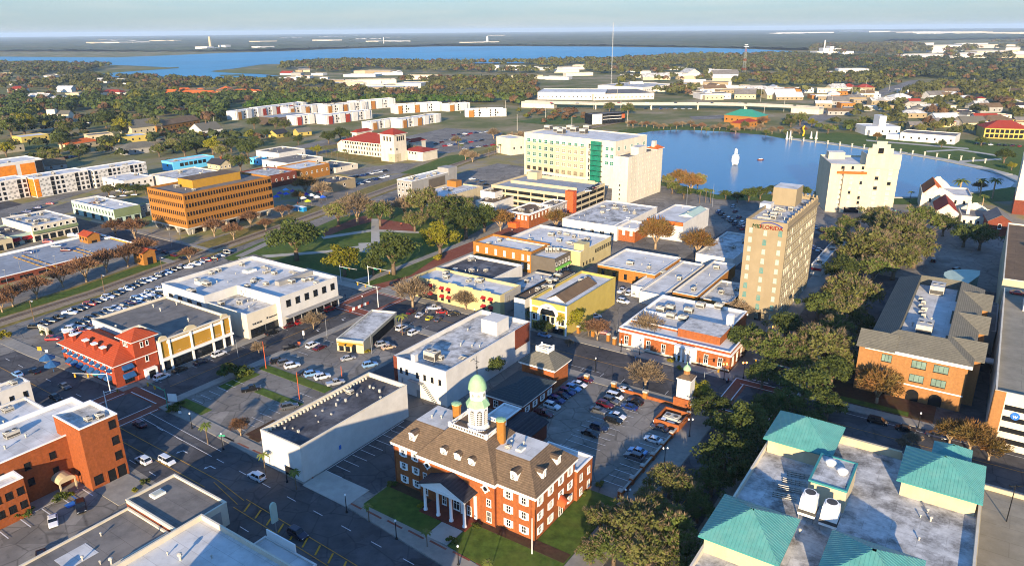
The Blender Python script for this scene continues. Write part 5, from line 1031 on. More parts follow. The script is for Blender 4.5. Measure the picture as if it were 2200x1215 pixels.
# rooftop car park left
dz = 3.2; p1_, p2_, p3_ = AB(292, 524, dz), AB(0, 626, dz), AB(212, 499, dz)
dk = Bd('rooftop_car_park', 'wide grey rooftop car park with white parapet and yellow painted bays', 'parking garage', RR(p3_[0]-1, p1_[0], p2_[1]-40, (p1_[1]+p3_[1])/2), dz, BRICKD, DECK, TRIM, 1.0, pt=.5)
a0, a1, b0, b1 = dk.rect(); b = MB()
for (x0, y0), (x1, y1), n in (((35, 551), (120, 586), 10), ((50, 548), (128, 578), 9), ((140, 532), (204, 553), 7), ((166, 533), (212, 549), 5)):
    p, q = dk.L(x0, y0, dz-.9), dk.L(x1, y1, dz-.9); b_ = (p[1]+q[1])/2
    for k in range(n): u = p[0]+(q[0]-p[0])*(k+.1)/n; b.box(u, u+(q[0]-p[0])/n*.75, b_-.25, b_+.25, dz-.8, dz-.6)
tag(ob('bay_blocks', b.data('bay_blocks', YPAINT), dk.root), kind='stuff')
dk.box('yellow_kerb', a0+1, a1-1, b1-1.0, b1-.55, dz-.8, dz-.3, YPAINT)
for e, n in ((1, 14),): dk.win(e, n, .8, 5, 1.0, 'black', .02, .98, name='level_slot')
for (x, y), nm in (((188, 490), 'far'), ((306, 524), 'near')):
    q = AB(x, y, 9); s_ = Bd('stair_tower', {'far': 'small orange stair tower with tiled roof at the far corner of the rooftop car park', 'near': 'small orange stair tower with arched door where the rooftop car park meets the street'}[nm], 'stair tower', RR(q[0]-4, q[0]+4, q[1]-3, q[1]+3), 6, BRICKO); s_.gable(6, 1.4, CLAY, .5); s_.win(0, 3, 3.8, 1, 1.2, 'black'); s_.win(1, 1, .2, 2.4, 3.2, 'black')
b = flat('green_trim_shops', 'row of shops with white roof full of units and a dark green awning band', (4, 468), (69, 487), (160, 466), 8.4, CREAM2, ROOFS, WHITE, ac=9, nv=4, seed=101); b.band('awning_band', 1, 0, 1, 4.2, 5.6, OLIVE, 1.2); b.win(1, 7, 5.8, 1.6, 1.6, 'white'); b.win(1, 6, .4, 2.6, 2.6, 'shop')
b = flat('teal_shop', 'small teal shop with two red awnings beside the rooftop car park', (-50, 494), (18, 510), (70, 495), 5.2, GREENP, ROOFD, GREENP, ac=2, nv=2, seed=102); b.awn(1, .3, 2.2, 5, AWNR, 1.6, 1.5); b.awn(1, .72, 2.2, 5, AWNR, 1.6, 1.5); b.win(1, 2, .3, 3.4, 2, 'shop', .1, .95)
b = flat('cream_shop', 'cream shop front with dark openings left of the teal shop', (-80, 500), (0, 520), (18, 508), 5.4, CREAM, ROOFG, CREAM, ac=1, nv=2, seed=103); b.win(1, 2, .4, 2.5, 2.6, 'shop')
b = flat('mint_showroom', 'mint green showroom with narrow windows and mixed pale roof', (164, 428), (243, 456), (288, 437), 8.0, GREENP, ROOFW, WHITE, ac=3, nv=3, seed=104, nh=2); b.win(0, 14, 4.6, .8, 1.8, 'dark'); b.win(0, 5, .3, 3, 2.8, 'shop'); b.band('green_mansard', 1, 0, 1, 3.6, 8.1, OLIVE, .5); b.win(1, 3, .3, 3, 2.6, 'shop')
b = flat('dark_mansard_shop', 'shop with a dark sloped front between the mint showroom and orange offices', (288, 444), (293, 449), (330, 434), 6.5, GREYP, ROOFB, GREYP, ac=1, nv=2, seed=105); b.win(1, 4, 4, 1.2, 1.4, 'white'); b.win(1, 3, .3, 2.5, 2.4, 'shop')
# apartment blocks with patterned facades
def apt(name, label, B, C, h, d, seed, orange=True):
    p, q = AB(*B, h), AB(*C, h); az = AZ
    t = Bd(name, label, 'apartments', RR((p[0]+q[0])/2-d, (p[0]+q[0])/2, p[1], q[1]), h, WHITE, ROOFW, TRIM, .5); l = t.edge(1)[2]; r = random.Random(seed); n = int(l/3.1)
    for fl in range(4):
        for i in range(n):
            k = i % 5
            if k in (1, 2):
                for s2 in range(2): t.band('pattern_panel', 1, (i+.08+.45*s2)/n, (i+.48+.45*s2)/n, .5+fl*h/4.2+(.0 if (fl+s2) % 2 else .9), 1.7+fl*h/4.2+(.0 if (fl+s2) % 2 else .9), GREYP, .05)
            elif k == 3: t.win(1, 1, .4+fl*h/4.2, 2.2, h/4.2-.5, 'black', i/n, (i+1)/n, name='balcony')
            else: t.win(1, 1, .8+fl*h/4.2, 1.7, 1.8, 'dark', i/n, (i+1)/n)
    for fl in range(4): t.win(0, 3, .8+fl*h/4.2, 1.6, 1.8, 'dark', .3, 1)
    if orange: t.band('orange_bay', 0, .0, .95, .4, h-1, mat('orange_panel', '#c8781f', .8), .08); t.band('orange_bay', 1, 0, .08, .4, h-1, _M['orange_panel'], .12)
    t.scatter(3, 6, seed); return t
apt('patterned_apartments', 'white apartment block with grey patterned facade and an orange corner bay', (72, 383), (188, 365), 12.8, 17, 1)
apt('patterned_apartments', 'white patterned apartment block with a brown brick end behind the white garage-like box', (207, 367), (306, 347), 12.4, 16, 2, False)
apt('patterned_apartments', 'patterned apartment wing cut by the left picture edge', (-60, 400), (52, 380), 12.8, 15, 3, False)
b = flat('orange_panel_apartments', 'flat white roofed apartment end with big orange and charcoal wall panels', (-80, 352), (0, 357), (76, 338), 12.0, WHITE, ROOFW, TRIM, ac=2, nv=2, seed=107, cat='apartments'); b.band('orange_bay', 1, .1, .5, 1, 10, _M['orange_panel'], .1); b.band('orange_bay', 1, .58, .85, 1, 10, _M['orange_panel'], .1); b.band('dark_bay', 1, .86, 1, 0, 11, BLACKM, .08)
b = flat('white_box_building', 'plain white flat-topped building with trees in front of it', (231, 378), (258, 392), (323, 377), 8, WHITE, ROOFW, WHITE, ac=1, nv=3, seed=108); b.win(0, 3, 4, 1.2, 1.6, 'dark'); b.win(1, 5, 4.6, 1.2, 1.4, 'dark')
b = flat('sky_blue_building', 'long sky-blue building with a pale roof', (349, 345), (366, 349), (462, 335), 7.2, BLUEW, ROOFW, BLUEW, ac=1, nv=3, seed=109); b.win(1, 6, 3.4, 3, 2.4, 'dark', .15, .8); b.win(0, 1, 3.6, 2, 1.6, 'dark')
hs = Bd('bungalow', 'cream bungalow with dark gable roof and brick chimney beside the sky-blue building', 'house', RC((450, 349), (470, 355), (492, 349), 4.2), 4.2, CREAM); hs.gable(4.2, 3, BSLATE, .7); hs.win(0, 2, 1, 1.2, 1.6, 'white'); hs.win(1, 3, 1, 1.2, 1.6, 'white'); hs.box('chimney', -1, 0, 2, 3, 4, 9, BRICK)
b = flat('yellow_parapet_building', 'pale building with a long yellow wall behind the orange offices', (330, 373), (386, 389), (500, 371), 8, CREAM2, ROOFS, CREAM2, ac=3, nv=3, seed=110); b.band('yellow_wall', 1, 0, 1, 2, 7.6, MUSTARD, .1)
for i, (A, B, C, h, w, r, lab, nw) in enumerate((
    ((505, 371), (582, 378), (634, 366), 8.5, BRICKD, ROOFS, 'dark red brick building with white framed windows in the shade', 5),
    ((598, 357), (635, 364), (710, 351), 8.5, BRICKO, ROOFW, 'orange brick building with arched windows and a bright white sloping roof', 6),
    ((565, 343), (620, 352), (688, 336), 6.5, WHITE, ROOFG, 'wide white single-storey building with grey roof', 3),
    ((556, 322), (598, 331), (650, 319), 8.0, WHITE, ROOFG, 'square white building with grey roof and white parapet', 4),
    ((540, 338), (560, 343), (565, 337), 5.0, BLUEW, ROOFW, 'small pale blue shed beside the white buildings', 1),
    ((682, 385), (706, 395), (763, 382), 6.5, TAN, ROOFD, 'tan building with dark recessed roof near the market tents', 1),
    ((668, 352), (708, 361), (776, 352), 4.0, CREAM2, ROOFG, 'low pale store with a curved grey canopy roof', 2),
    ((440, 380), (470, 386), (505, 372), 5.5, WHITE, ROOFW, 'small white roof shed between yellow wall and bungalow', 1))):
    b = flat(('brick_building', 'brick_building', 'white_store', 'white_store', 'blue_shed', 'tan_store', 'pale_store', 'white_shed')[i], lab, A, B, C, h, w, r, ac=2, nv=3, seed=120+i); b.win(1, nw, h*.45, 1.3, 1.8, 'white'); b.win(0, 3, h*.3, 1.3, 1.6, 'dark')
# grey office and parking structure south of the lake
b = flat('grey_clad_office', 'pale grey clad office with a units-covered white roof and taller dark end', (857, 384), (890, 392), (972, 364), 12, GREYP, ROOFW, TRIM, ac=8, nv=4, seed=140); b.win(0, 4, [1, 4.6, 8.2], 1.4, 2.0, 'white'); b.band('dark_panel', 1, .35, .72, 0, 10.4, DGREY, .1); a0, a1, b0, b1 = b.rect(); b.box('lift_house', a1-9, a1+.2, b1-9, b1, 10, 14.5, GREYP)
b = flat('fenced_roof_building', 'wide cream building with white roof and a row of railing posts', (893, 414), (966, 424), (1030, 399), 7.5, CREAM, ROOFW, CREAM, ac=2, nv=3, seed=141); a0, a1, b0, b1 = b.rect()
k = MB()
for i in range(18): k.tube((a1-.6, b0+1+i*(b1-b0-2)/17, 6.7), (a1-.6, b0+1+i*(b1-b0-2)/17, 8.6), .09, n=4)
k.tube((a1-.6, b0+1, 8.5), (a1-.6, b1-1, 8.5), .07, n=4); ob('railing', k.data('railing', BLACKM), b.root); b.box('brick_stair_head', a0+2, a0+9, b1-9, b1-3, 6, 10.5, BRICKO)
b = flat('white_brown_roof_block', 'white block with a brown roof beside the orange garage mural', (1032, 409), (1060, 413), (1098, 404), 9, WHITE, ROOFB, WHITE, ac=1, nv=2, seed=142)
b = flat('low_white_wing', 'long low white-walled wing with tan roof behind the park oaks', (1030, 428), (1058, 440), (1137, 408), 6, WHITE, ROOFB, WHITE, ac=3, nv=3, seed=143)
b = flat('corner_brick_shop', 'red brick corner building with white arched windows and tan roof', (1095, 450), (1130, 462), (1186, 441), 8, BRICK, ROOFB, TRIM, ac=4, nv=4, seed=144); b.win(1, 6, 4.4, 1.2, 2.2, 'pale', .05, .95); b.win(0, 4, 4.4, 1.2, 2.2, 'pale', .3, .95); b.cornice(7.2, .6, TRIM, .4)
b = flat('grey_balcony_shop', 'narrow grey building next to the red brick corner shop', (1150, 441), (1187, 443), (1219, 431), 8, GREYP, ROOFG, TRIM, ac=2, nv=2, seed=145); b.win(1, 6, 4.2, 1.1, 2.2, 'white')
ph = Bd('cream_parking_garage', 'cream open parking garage with three ramp levels beside the white tower', 'parking garage', PP([(1100, 428), (1232, 432), (1296, 392), (1040, 370), (1010, 385)], 10, AZ) if False else RC((1060, 395), (1232, 421), (1295, 393), 11.5), 11.5, CREAM, DECK, CREAM, 1.1)
for z in (1.2, 4.6, 8.0): ph.win(1, 4, z, ph.edge(1)[2]/4.6, 1.7, 'black', .02, .98, name='level_slot'); ph.win(0, 6, z, ph.edge(0)[2]/6.8, 1.7, 'black', .02, .98, name='level_slot')
a0, a1, b0, b1 = ph.rect(); ph.box('orange_stair', a1-5, a1+.3, b0-.4, b0+3.5, 0, 13.5, ORANGEP); ph.box('stair_house', a0+6, a0+13, b1-8, b1-2, 10, 15, CREAM); ph.box('ramp_wall', a0+4, a1-6, b0+15, b0+15.6, 10.4, 12.2, CREAM); ph.box('ramp_wall', a0+4, a1-6, b1-1.6, b1-1.0, 10.4, 12.4, CREAM)
# white roofed row and neighbours south of the white tower
b = flat('big_white_roof_store', 'very wide store with a dirty white roof, many units and arched blue shopfront', (1208, 469), (1318, 485), (1420, 445), 7.5, WHITE, ROOFS, WHITE, ac=9, nv=6, seed=150, nh=2); b.win(0, 4, 1.5, 2.4, 2.6, 'shopw', .3, 1)
b = flat('small_brick_shop', 'little dark brick shop with cream cornice under the big white roof', (1317, 485), (1364, 492), (1392, 478), 7, BRICK, ROOFW, TRIM, ac=0, nv=2, seed=151); b.win(0, 3, 3.4, 1.4, 2.2, 'pale'); b.cornice(5.8, .8, TRIM, .5)
b = flat('tile_front_store', 'white store with an orange tiled mansard front and plain white side', (1393, 468), (1462, 480), (1528, 448), 9.5, WHITE, ROOFW, WHITE, ac=2, nv=1, seed=152); b.band('tile_front', 0, 0, 1, 8.0, 9.8, CLAYO, .9); b.win(0, 3, 4.6, 1.1, 1.6, 'dark', .3, .75); a0, a1, b0, b1 = b.rect(); b.gable(8.6, 1.6, GREENP, 0, r=(a0+10, a1-.4, b0+16, b1-.5), along='b', name='pale_green_roof')
b = flat('street_white_roof', 'low white-roofed shops in the shadow left of the tan tower', (1500, 540), (1590, 563), (1620, 505), 4.8, WHITE, ROOFS, WHITE, ac=3, nv=3, seed=153)
b = flat('white_roof_by_tower', 'low shop with glaring white roof right of the tan tower', (1745, 565), (1775, 572), (1800, 519), 5, WHITE, ROOFS, WHITE, ac=2, nv=2, seed=154); b.band('awning_band', 0, 0, 1, 2.6, 3.4, AWNR, 1.0)
# spanish style hall
hA, hB = AB(736, 301, 11.5), AB(822, 309, 11.5)
sh = Bd('spanish_hall', 'white hall with red tile roof, square corner tower and arcaded windows', 'hall', RR(hA[0], hB[0]+6, (hA[1]+hB[1])/2, hB[1]+30), 11.5, CREAM2)
sh.hip(11.5, 6.0, CLAYR, 1.2); sh.win(0, 15, 9.0, 1.6, 1.7, 'dark', .02, .88); sh.win(0, 14, [1.4, 5.4], 1.1, 2.0, 'dark', .02, .88); sh.win(1, 8, [1.4, 5.4], 1.1, 2, 'dark')
tq = AB(850, 349); st = Bd('w', '', '', RR(tq[0]-15, tq[0], tq[1]-.5, tq[1]+14), 22, CREAM2, parent=sh, wallname='tower'); st.hip(22, 4.2, CLAYR, 1.2)
for e, n in ((0, 3), (1, 4)): st.win(e, n, 16.8, 1.5, 3.4, 'dark', .2, .85)
st.win(0, 1, 9.5, 1.3, 1.6, 'dark', .6, .9); st.win(1, 1, 9.5, 1.3, 1.6, 'dark', .1, .3); st.win(0, 1, [.6, 3.6], 1.6, 2.4, 'dark', .6, .9); st.win(1, 1, [.6, 3.6], 1.6, 2.4, 'dark', .1, .35); st.band('stone_base', 0, .55, 1, 0, 6.5, CREAM, .1); st.band('stone_base', 1, 0, .5, 0, 6.5, CREAM, .1)
for pl, h, rr, ax in ((RC((866, 322), (912, 328), (934, 320), 7.5), 7.5, 2.6, 0), (RC((873, 305), (890, 307), (908, 300), 10), 10, 2.6, 0), (RC((756, 284), (775, 286), (790, 279), 15), 15, 2.4, 0)):
    s_ = Bd('w', '', '', pl, h, CREAM2, parent=sh, wallname='wing'); s_.hip(h, rr, CLAYR, .9); s_.win(0, 3, h*.72, 1.3, 1.5, 'dark', .3, .7)
s_ = Bd('w', '', '', RR(hA[0]-11, hA[0]-.1, (hA[1]+hB[1])/2+3, hB[1]+24), 7.5, CREAM2, parent=sh, wallname='wing'); s_.gable(7.5, 3.2, CLAYR, .5, along='b', name='wing_roof')
mg = flat('mesh_screened_garage', 'dark brown mesh-screened garage between the white apartment wings', (556, 250), (600, 254), (664, 243), 9, mat('mesh_brown', '#4a4037', .9), DECK, GREYP, ac=0, nv=2)
# white apartment complex further off
for i, (x0, y0, x1, y1, h, d, lab) in enumerate(((507, 258, 560, 250, 12, 14, 'white and orange apartment wing at the near left of the complex'), (560, 250, 662, 236, 12, 18, 'long white apartment wing with mesh-covered parking beneath the roof line'), (633, 270, 700, 262, 12, 14, 'white apartment wing with orange strips left of the red panelled one'), (700, 268, 800, 255, 12, 16, 'white apartment wing with red panels behind the spanish hall'),
    (795, 280, 860, 270, 10, 12, 'townhouse row with narrow vertical windows beside the spanish tower'), (860, 276, 948, 262, 11, 14, 'white apartment wing with orange end beside the car park'), (700, 246, 790, 236, 13, 16, 'apartment wing with turquoise roof accents at the back'), (760, 238, 850, 230, 14, 16, 'rearmost white apartment wing with orange balconies'), (850, 245, 950, 238, 13, 16, 'white apartment wing ending in a dark blue bay'), (960, 240, 1010, 236, 11, 13, 'shorter apartment wing by the pine row'), (1000, 252, 1083, 250, 11, 14, 'apartment wing nearest the flyover'), (620, 250, 700, 240, 12, 14, 'apartment wing with a plain white roof in the middle of the complex'))):
    g0, g1 = G(x0, y0), G(x1, y1); az = math.degrees(math.atan2(g1.x-g0.x, g1.y-g0.y))-90; p, q = AB(x0, y0, 0, az), AB(x1, y1, 0, az)
    h *= .84; t = Bd('white_apartments', lab, 'apartments', RR(p[0], q[0], p[1], p[1]+d), h, WHITE, ROOFW, TRIM, .5, az=az, group=None); l = t.edge(0)[2]; n = max(3, int(l/6))
    for fl in range(3): t.win(0, n, 1+fl*h/3.2, 1.8, 2.0, 'dark', .01, .99); t.win(1, 3, 1+fl*h/3.2, 1.8, 2, 'dark')
    for k in range(0, n, 3): t.box('projecting_bay', t.rect()[0]+l*(k+.2)/n, t.rect()[0]+l*(k+1.4)/n, t.rect()[2]-1.2, t.rect()[2]-.02, 0, h+.5, WHITE, ROOFW)
    t.win(0, n//2+1, .8+h*.33, 1.6, 2, 'dark', .05, .95)
    for k in range(max(1, n//4)): t.band('colour_bay', 0, (k*4+.6)/n, (k*4+1.5)/n, 0, h-1.2, (CLAYR if 'red' in lab else BRICKO), 1.4)
    t.scatter(2, 2, i)
# ================================================================ trees
RS = np.random.RandomState(11)
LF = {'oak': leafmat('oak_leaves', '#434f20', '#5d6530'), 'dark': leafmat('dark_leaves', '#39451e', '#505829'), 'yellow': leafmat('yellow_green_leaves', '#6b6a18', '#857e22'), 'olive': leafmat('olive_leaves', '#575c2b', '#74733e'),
      'bare': leafmat('bare_twigs', '#6b4f3a', '#7d5d42'), 'rust': leafmat('rust_twigs', '#7d5830', '#6a5a30'), 'grey': leafmat('grey_twigs', '#76664f', '#85735a'), 'palm': leafmat('palm_leaves', '#4c5a24', '#6b7032'), 'pine': leafmat('pine_needles', '#35441d', '#48552a'), 'shrub': leafmat('shrub_leaves', '#3c4c1c', '#56591f'), 'gold': leafmat('golden_shrub_leaves', '#8c7c22', '#7a7a22')}
def npmesh(name, V, Fq, mats, tint=None):
    me = bpy.data.meshes.new(name); n = len(V); me.vertices.add(n); me.vertices.foreach_set('co', V.astype(np.float32).ravel())
    k = Fq.shape[1]; m = len(Fq); me.loops.add(m*k); me.loops.foreach_set('vertex_index', Fq.astype(np.int32).ravel()); me.polygons.add(m); me.polygons.foreach_set('loop_start', np.arange(0, m*k, k, dtype=np.int32))
    me.polygons.foreach_set('loop_total', np.full(m, k, dtype=np.int32)) if False else None
    me.update(calc_edges=True)
    for x in (mats if isinstance(mats, list) else [mats]): me.materials.append(x)
    if tint is not None:
        a = me.color_attributes.new('tint', 'FLOAT_COLOR', 'POINT'); c = np.ones((n, 4), np.float32); c[:, :3] = tint; a.data.foreach_set('color', c.ravel())
    me.validate(); return me
def unit(a): return a/np.maximum(np.linalg.norm(a, axis=1, keepdims=True), 1e-6)
def quads(C, N, s, asp=1.0, T=None):
    """quads at C facing N with half size s"""
    T = unit(np.cross(N, RS.normal(size=N.shape))) if T is None else T; B = np.cross(N, T); s = np.asarray(s).reshape(-1, 1)
    V = np.stack([C-T*s, C+B*s*asp, C+T*s, C-B*s*asp], 1).reshape(-1, 3); return V, np.arange(len(V)).reshape(-1, 4)
def crown_mesh(name, m, nl=4200, K=60, rz=.6, cr=(.13, .27), leaf=.05, cz=.95, bot=-.45, twig=None):
    d = unit(RS.normal(size=(K*3, 3))); d = d[d[:, 2] > bot][:K]; rad = RS.uniform(.4, .88, len(d)); lob = 1+.16*np.sin(np.arctan2(d[:, 1], d[:, 0])*3+RS.uniform(0, 6))+.1*np.sin(np.arctan2(d[:, 1], d[:, 0])*5+RS.uniform(0, 6))
    cc = d*(rad*lob)[:, None]*np.array([1, 1, rz]); r = RS.uniform(*cr, len(d)); i = RS.randint(0, len(d), nl); u = unit(RS.normal(size=(nl, 3))); u[:, 2] = np.abs(u[:, 2])*np.where(RS.rand(nl) < .75, 1, -1)
    C = cc[i]+u*(r[i]*RS.uniform(.55, 1.2, nl))[:, None]*np.array([1, 1, .75]); N = unit(u*.8+RS.normal(size=(nl, 3))*.6+np.array([0, 0, .25])); C[:, 2] += cz
    V, Fq = quads(C, N, leaf*RS.uniform(.5, 1.5, nl), .6); ms = [m]
    if twig:
        nt_ = 900; k = RS.randint(0, len(d), nt_); D = unit(d[k]+RS.normal(size=(nt_, 3))*.5+np.array([0, 0, .3])); C2 = cc[k]+D*(r[k]*.9)[:, None]; C2[:, 2] += cz; V2, F2 = quads(C2, unit(np.cross(D, RS.normal(size=D.shape))), RS.uniform(.05, .13, nt_), .12, D); n1 = len(Fq); Fq = np.concatenate([Fq, F2+len(V)]); V = np.concatenate([V, V2]); ms = [m, twig]
    me = npmesh(name, V, Fq, ms)
    if twig: a = np.zeros(len(me.polygons), np.int32); a[n1:] = 1; me.polygons.foreach_set('material_index', a)
    return me
def twig_mesh(name, m, nl=1500, vase=True, cz=1.15, leaf=.05, rz=.6, dens=.5):
    u = unit(RS.normal(size=(nl, 3))); u[:, 2] = np.abs(u[:, 2])-.15; rr = RS.uniform(.12, 1, nl)**dens*(1+.22*np.sin(np.arctan2(u[:, 1], u[:, 0])*4+RS.uniform(0, 6))+.12*np.sin(u[:, 2]*9)); C = u*rr[:, None]*np.array([1, 1, rz]); C[:, 2] += cz
    D = unit(u+RS.normal(size=u.shape)*.45+np.array([0, 0, .35])); N = unit(np.cross(D, RS.normal(size=D.shape))); V, Fq = quads(C, N, RS.uniform(.09, .2, nl)*leaf/.05, .13, D); return npmesh(name, V, Fq, m)
def trunk_mesh(h=.75, r=.075, n=6, m=BARK, spread=.55, top=1.1):
    b = MB(); b.tube((0, 0, -.02), (0, 0, h*.6), r*1.25, r, 7)
    for k in range(n):
        t = 2*math.pi*k/n+random.uniform(-.3, .3); e = Vector((math.cos(t)*spread*random.uniform(.7, 1.1), math.sin(t)*spread*random.uniform(.7, 1.1), top*random.uniform(.85, 1.15))); a = Vector((0, 0, h*.55)); mid = a.lerp(e, .5)+Vector((0, 0, .05)); b.tube(a, mid, r*.7, r*.5, 5); b.tube(mid, e, r*.5, r*.15, 5)
        for _ in range(2): q = mid.lerp(e, random.uniform(.2, .7)); b.tube(q, q+Vector((random.uniform(-.3, .3), random.uniform(-.3, .3), random.uniform(.1, .3))), r*.28, r*.08, 4)
    return b.data('trunk', m, True)
def palm_crown(m, nf=16, ln=1.9, drop=.9, w=.32):
    b = MB()
    for k in range(nf):
        t = 2*math.pi*k/nf+random.uniform(-.2, .2); up = random.uniform(.1, .9); pts = []
        for i in range(5): s = i/4; pts.append(Vector((math.cos(t)*ln*s, math.sin(t)*ln*s, up*ln*s*.8-drop*s*s*ln*.8)))
        n = Vector((-math.sin(t), math.cos(t), 0))
        for i in range(4):
            w0, w1 = w*math.sin(math.pi*(.15+.8*i/4)), w*math.sin(math.pi*(.15+.8*(i+1)/4)); dz_ = Vector((0, 0, -.12))
            for sg in (-1, 1): b.face([pts[i], pts[i]+n*w0*sg+dz_, pts[i+1]+n*w1*sg+dz_, pts[i+1]])
    return b.data('crown', m)
CR = {k: [crown_mesh('crown', LF[k], twig=LF['grey'] if k != 'dark' else None) for _ in range(3)] for k in ('oak', 'dark', 'olive')}
CR['yellow'] = [crown_mesh('crown', LF['yellow'], 3600, 50, .6) for _ in range(2)]; CR['pine'] = [crown_mesh('crown', LF['pine'], 1600, 30, 1.25, (.18, .3), .07, 1.5) for _ in range(2)]
CR['bare'] = [twig_mesh('crown', LF['bare'], 2000) for _ in range(3)]; CR['rust'] = [twig_mesh('crown', LF['rust'], 2400, cz=1.05, rz=.75, leaf=.055) for _ in range(2)]; CR['grey'] = [twig_mesh('crown', LF['grey'], 1900, cz=.9, rz=.75) for _ in range(2)]
CR['shrub'] = [crown_mesh('foliage', LF['shrub'], 500, 10, .75, (.3, .5), .14, .5, bot=-.1) for _ in range(2)]; CR['gold'] = [crown_mesh('foliage', LF['gold'], 400, 9, .7, (.3, .5), .15, .45, bot=-.1)]
TRK = [trunk_mesh() for _ in range(3)]; TRKB = [trunk_mesh(.55, .06, 6, BARKP, .55, 1.2) for _ in range(3)]
PALMC = [palm_crown(LF['palm']) for _ in range(2)]; DATEC = [palm_crown(LF['palm'], 22, 3.0, .8, .42)]
PALMT = MB().lathe([(.22, 0), (.16, .5), (.14, 4), (.2, 6.0), (.28, 6.3)], 0, 0, 7).data('trunk', BARK, True); DATET = MB().lathe([(.4, 0), (.32, .6), (.3, 7.2), (.5, 7.9), (.3, 8.3)], 0, 0, 8).data('trunk', BARKP, True)
KN = {'oak': ('oak_tree', 'broad green oak'), 'dark': ('oak_tree', 'dark green round-crowned oak'), 'olive': ('oak_tree', 'pale olive oak'), 'yellow': ('oak_tree', 'yellow-green rounded oak'), 'bare': ('crape_myrtle', 'bare brown vase-shaped crape myrtle'), 'rust': ('cypress_tree', 'rusty-brown leafless tree'), 'grey': ('bare_tree', 'leafless grey-brown tree'), 'pine': ('pine_tree', 'tall green pine'), 'palm': ('palm_tree', 'short fan palm'), 'date': ('date_palm', 'tall feathery date palm'), 'shrub': ('shrub', 'rounded green shrub'), 'gold': ('shrub', 'yellow-green bush')}
NT = [0]
def tree(cx, cy, rpx, kind, where, group=None):
    """tree whose crown centre shows at (cx, cy) with a radius of rpx in the photograph"""
    R = 5.0
    for _ in range(8): g = G(cx, cy, min(.95*R, 60)); R = rpx*depth(g)/F
    nm, kd = KN[kind]; NT[0] += 1
    t = thing(nm, kd+' '+where, 'palm' if kind in ('palm', 'date') else ('shrub' if kind in ('shrub', 'gold') else 'tree'), (g.x, g.y, 0), group, random.uniform(0, 6.28))
    if kind in ('palm', 'date'):
        s = R/(2.0 if kind == 'palm' else 3.0); t.scale = (s, s, s); t.location.z = 0
        g = G(cx, cy, (6.2 if kind == 'palm' else 8.2)*s); t.location = (g.x, g.y, 0)
        ob('trunk', PALMT if kind == 'palm' else DATET, t); ob('crown', random.choice(PALMC) if kind == 'palm' else DATEC[0], t, (0, 0, 6.2 if kind == 'palm' else 8.2))
    elif kind in ('shrub', 'gold'): g = G(cx, cy, .4*R); t.location = (g.x, g.y, 0); t.scale = (R, R, R*.9); ob('foliage', random.choice(CR[kind]), t)
    else:
        t.scale = (R, R, R*random.uniform(.92, 1.08)); ob('trunk', random.choice(TRKB if kind in ('bare', 'grey', 'rust') else TRK), t); ob('crown', random.choice(CR[kind]), t, rz=random.uniform(0, 6.28))
    return t
def many(kind, where, pts, group=None):
    for k, p in enumerate(pts): tree(p[0], p[1], p[2], kind, where if isinstance(where, str) else where[k], group)
# park
tree(632, 505, 60, 'dark', 'with the widest crown at the railway edge of the park'); tree(737, 551, 47, 'yellow', 'between the widest park oak and the plaza'); tree(843, 540, 55, 'dark', 'at the near corner of the park by the brick street'); tree(944, 510, 46, 'yellow', 'with a thick trunk beside the brick street'); tree(800, 565, 30, 'dark', 'tucked behind the yellow-green one in the park')
for x, y, r, k, w_ in ((765, 440, 44, 'grey', 'at the far side of the park by the plaza path'), (725, 455, 32, 'olive', 'near the market tents'), (815, 455, 34, 'oak', 'over the park path'), (905, 430, 40, 'olive', 'at the back of the park near the cream fenced building'), (950, 450, 44, 'oak', 'in the middle of the park tree belt'), (1000, 470, 46, 'dark', 'in the dense park tree belt'), (1040, 465, 36, 'dark', 'at the street end of the park tree belt'), (1075, 470, 28, 'rust', 'next to the orange kiosk by the park'), (985, 440, 36, 'oak', 'behind the dense park tree belt'), (890, 470, 30, 'olive', 'in front of the park plaza'), (868, 440, 26, 'grey', 'beside the grey clad office')): tree(x, y, r, k, w_)
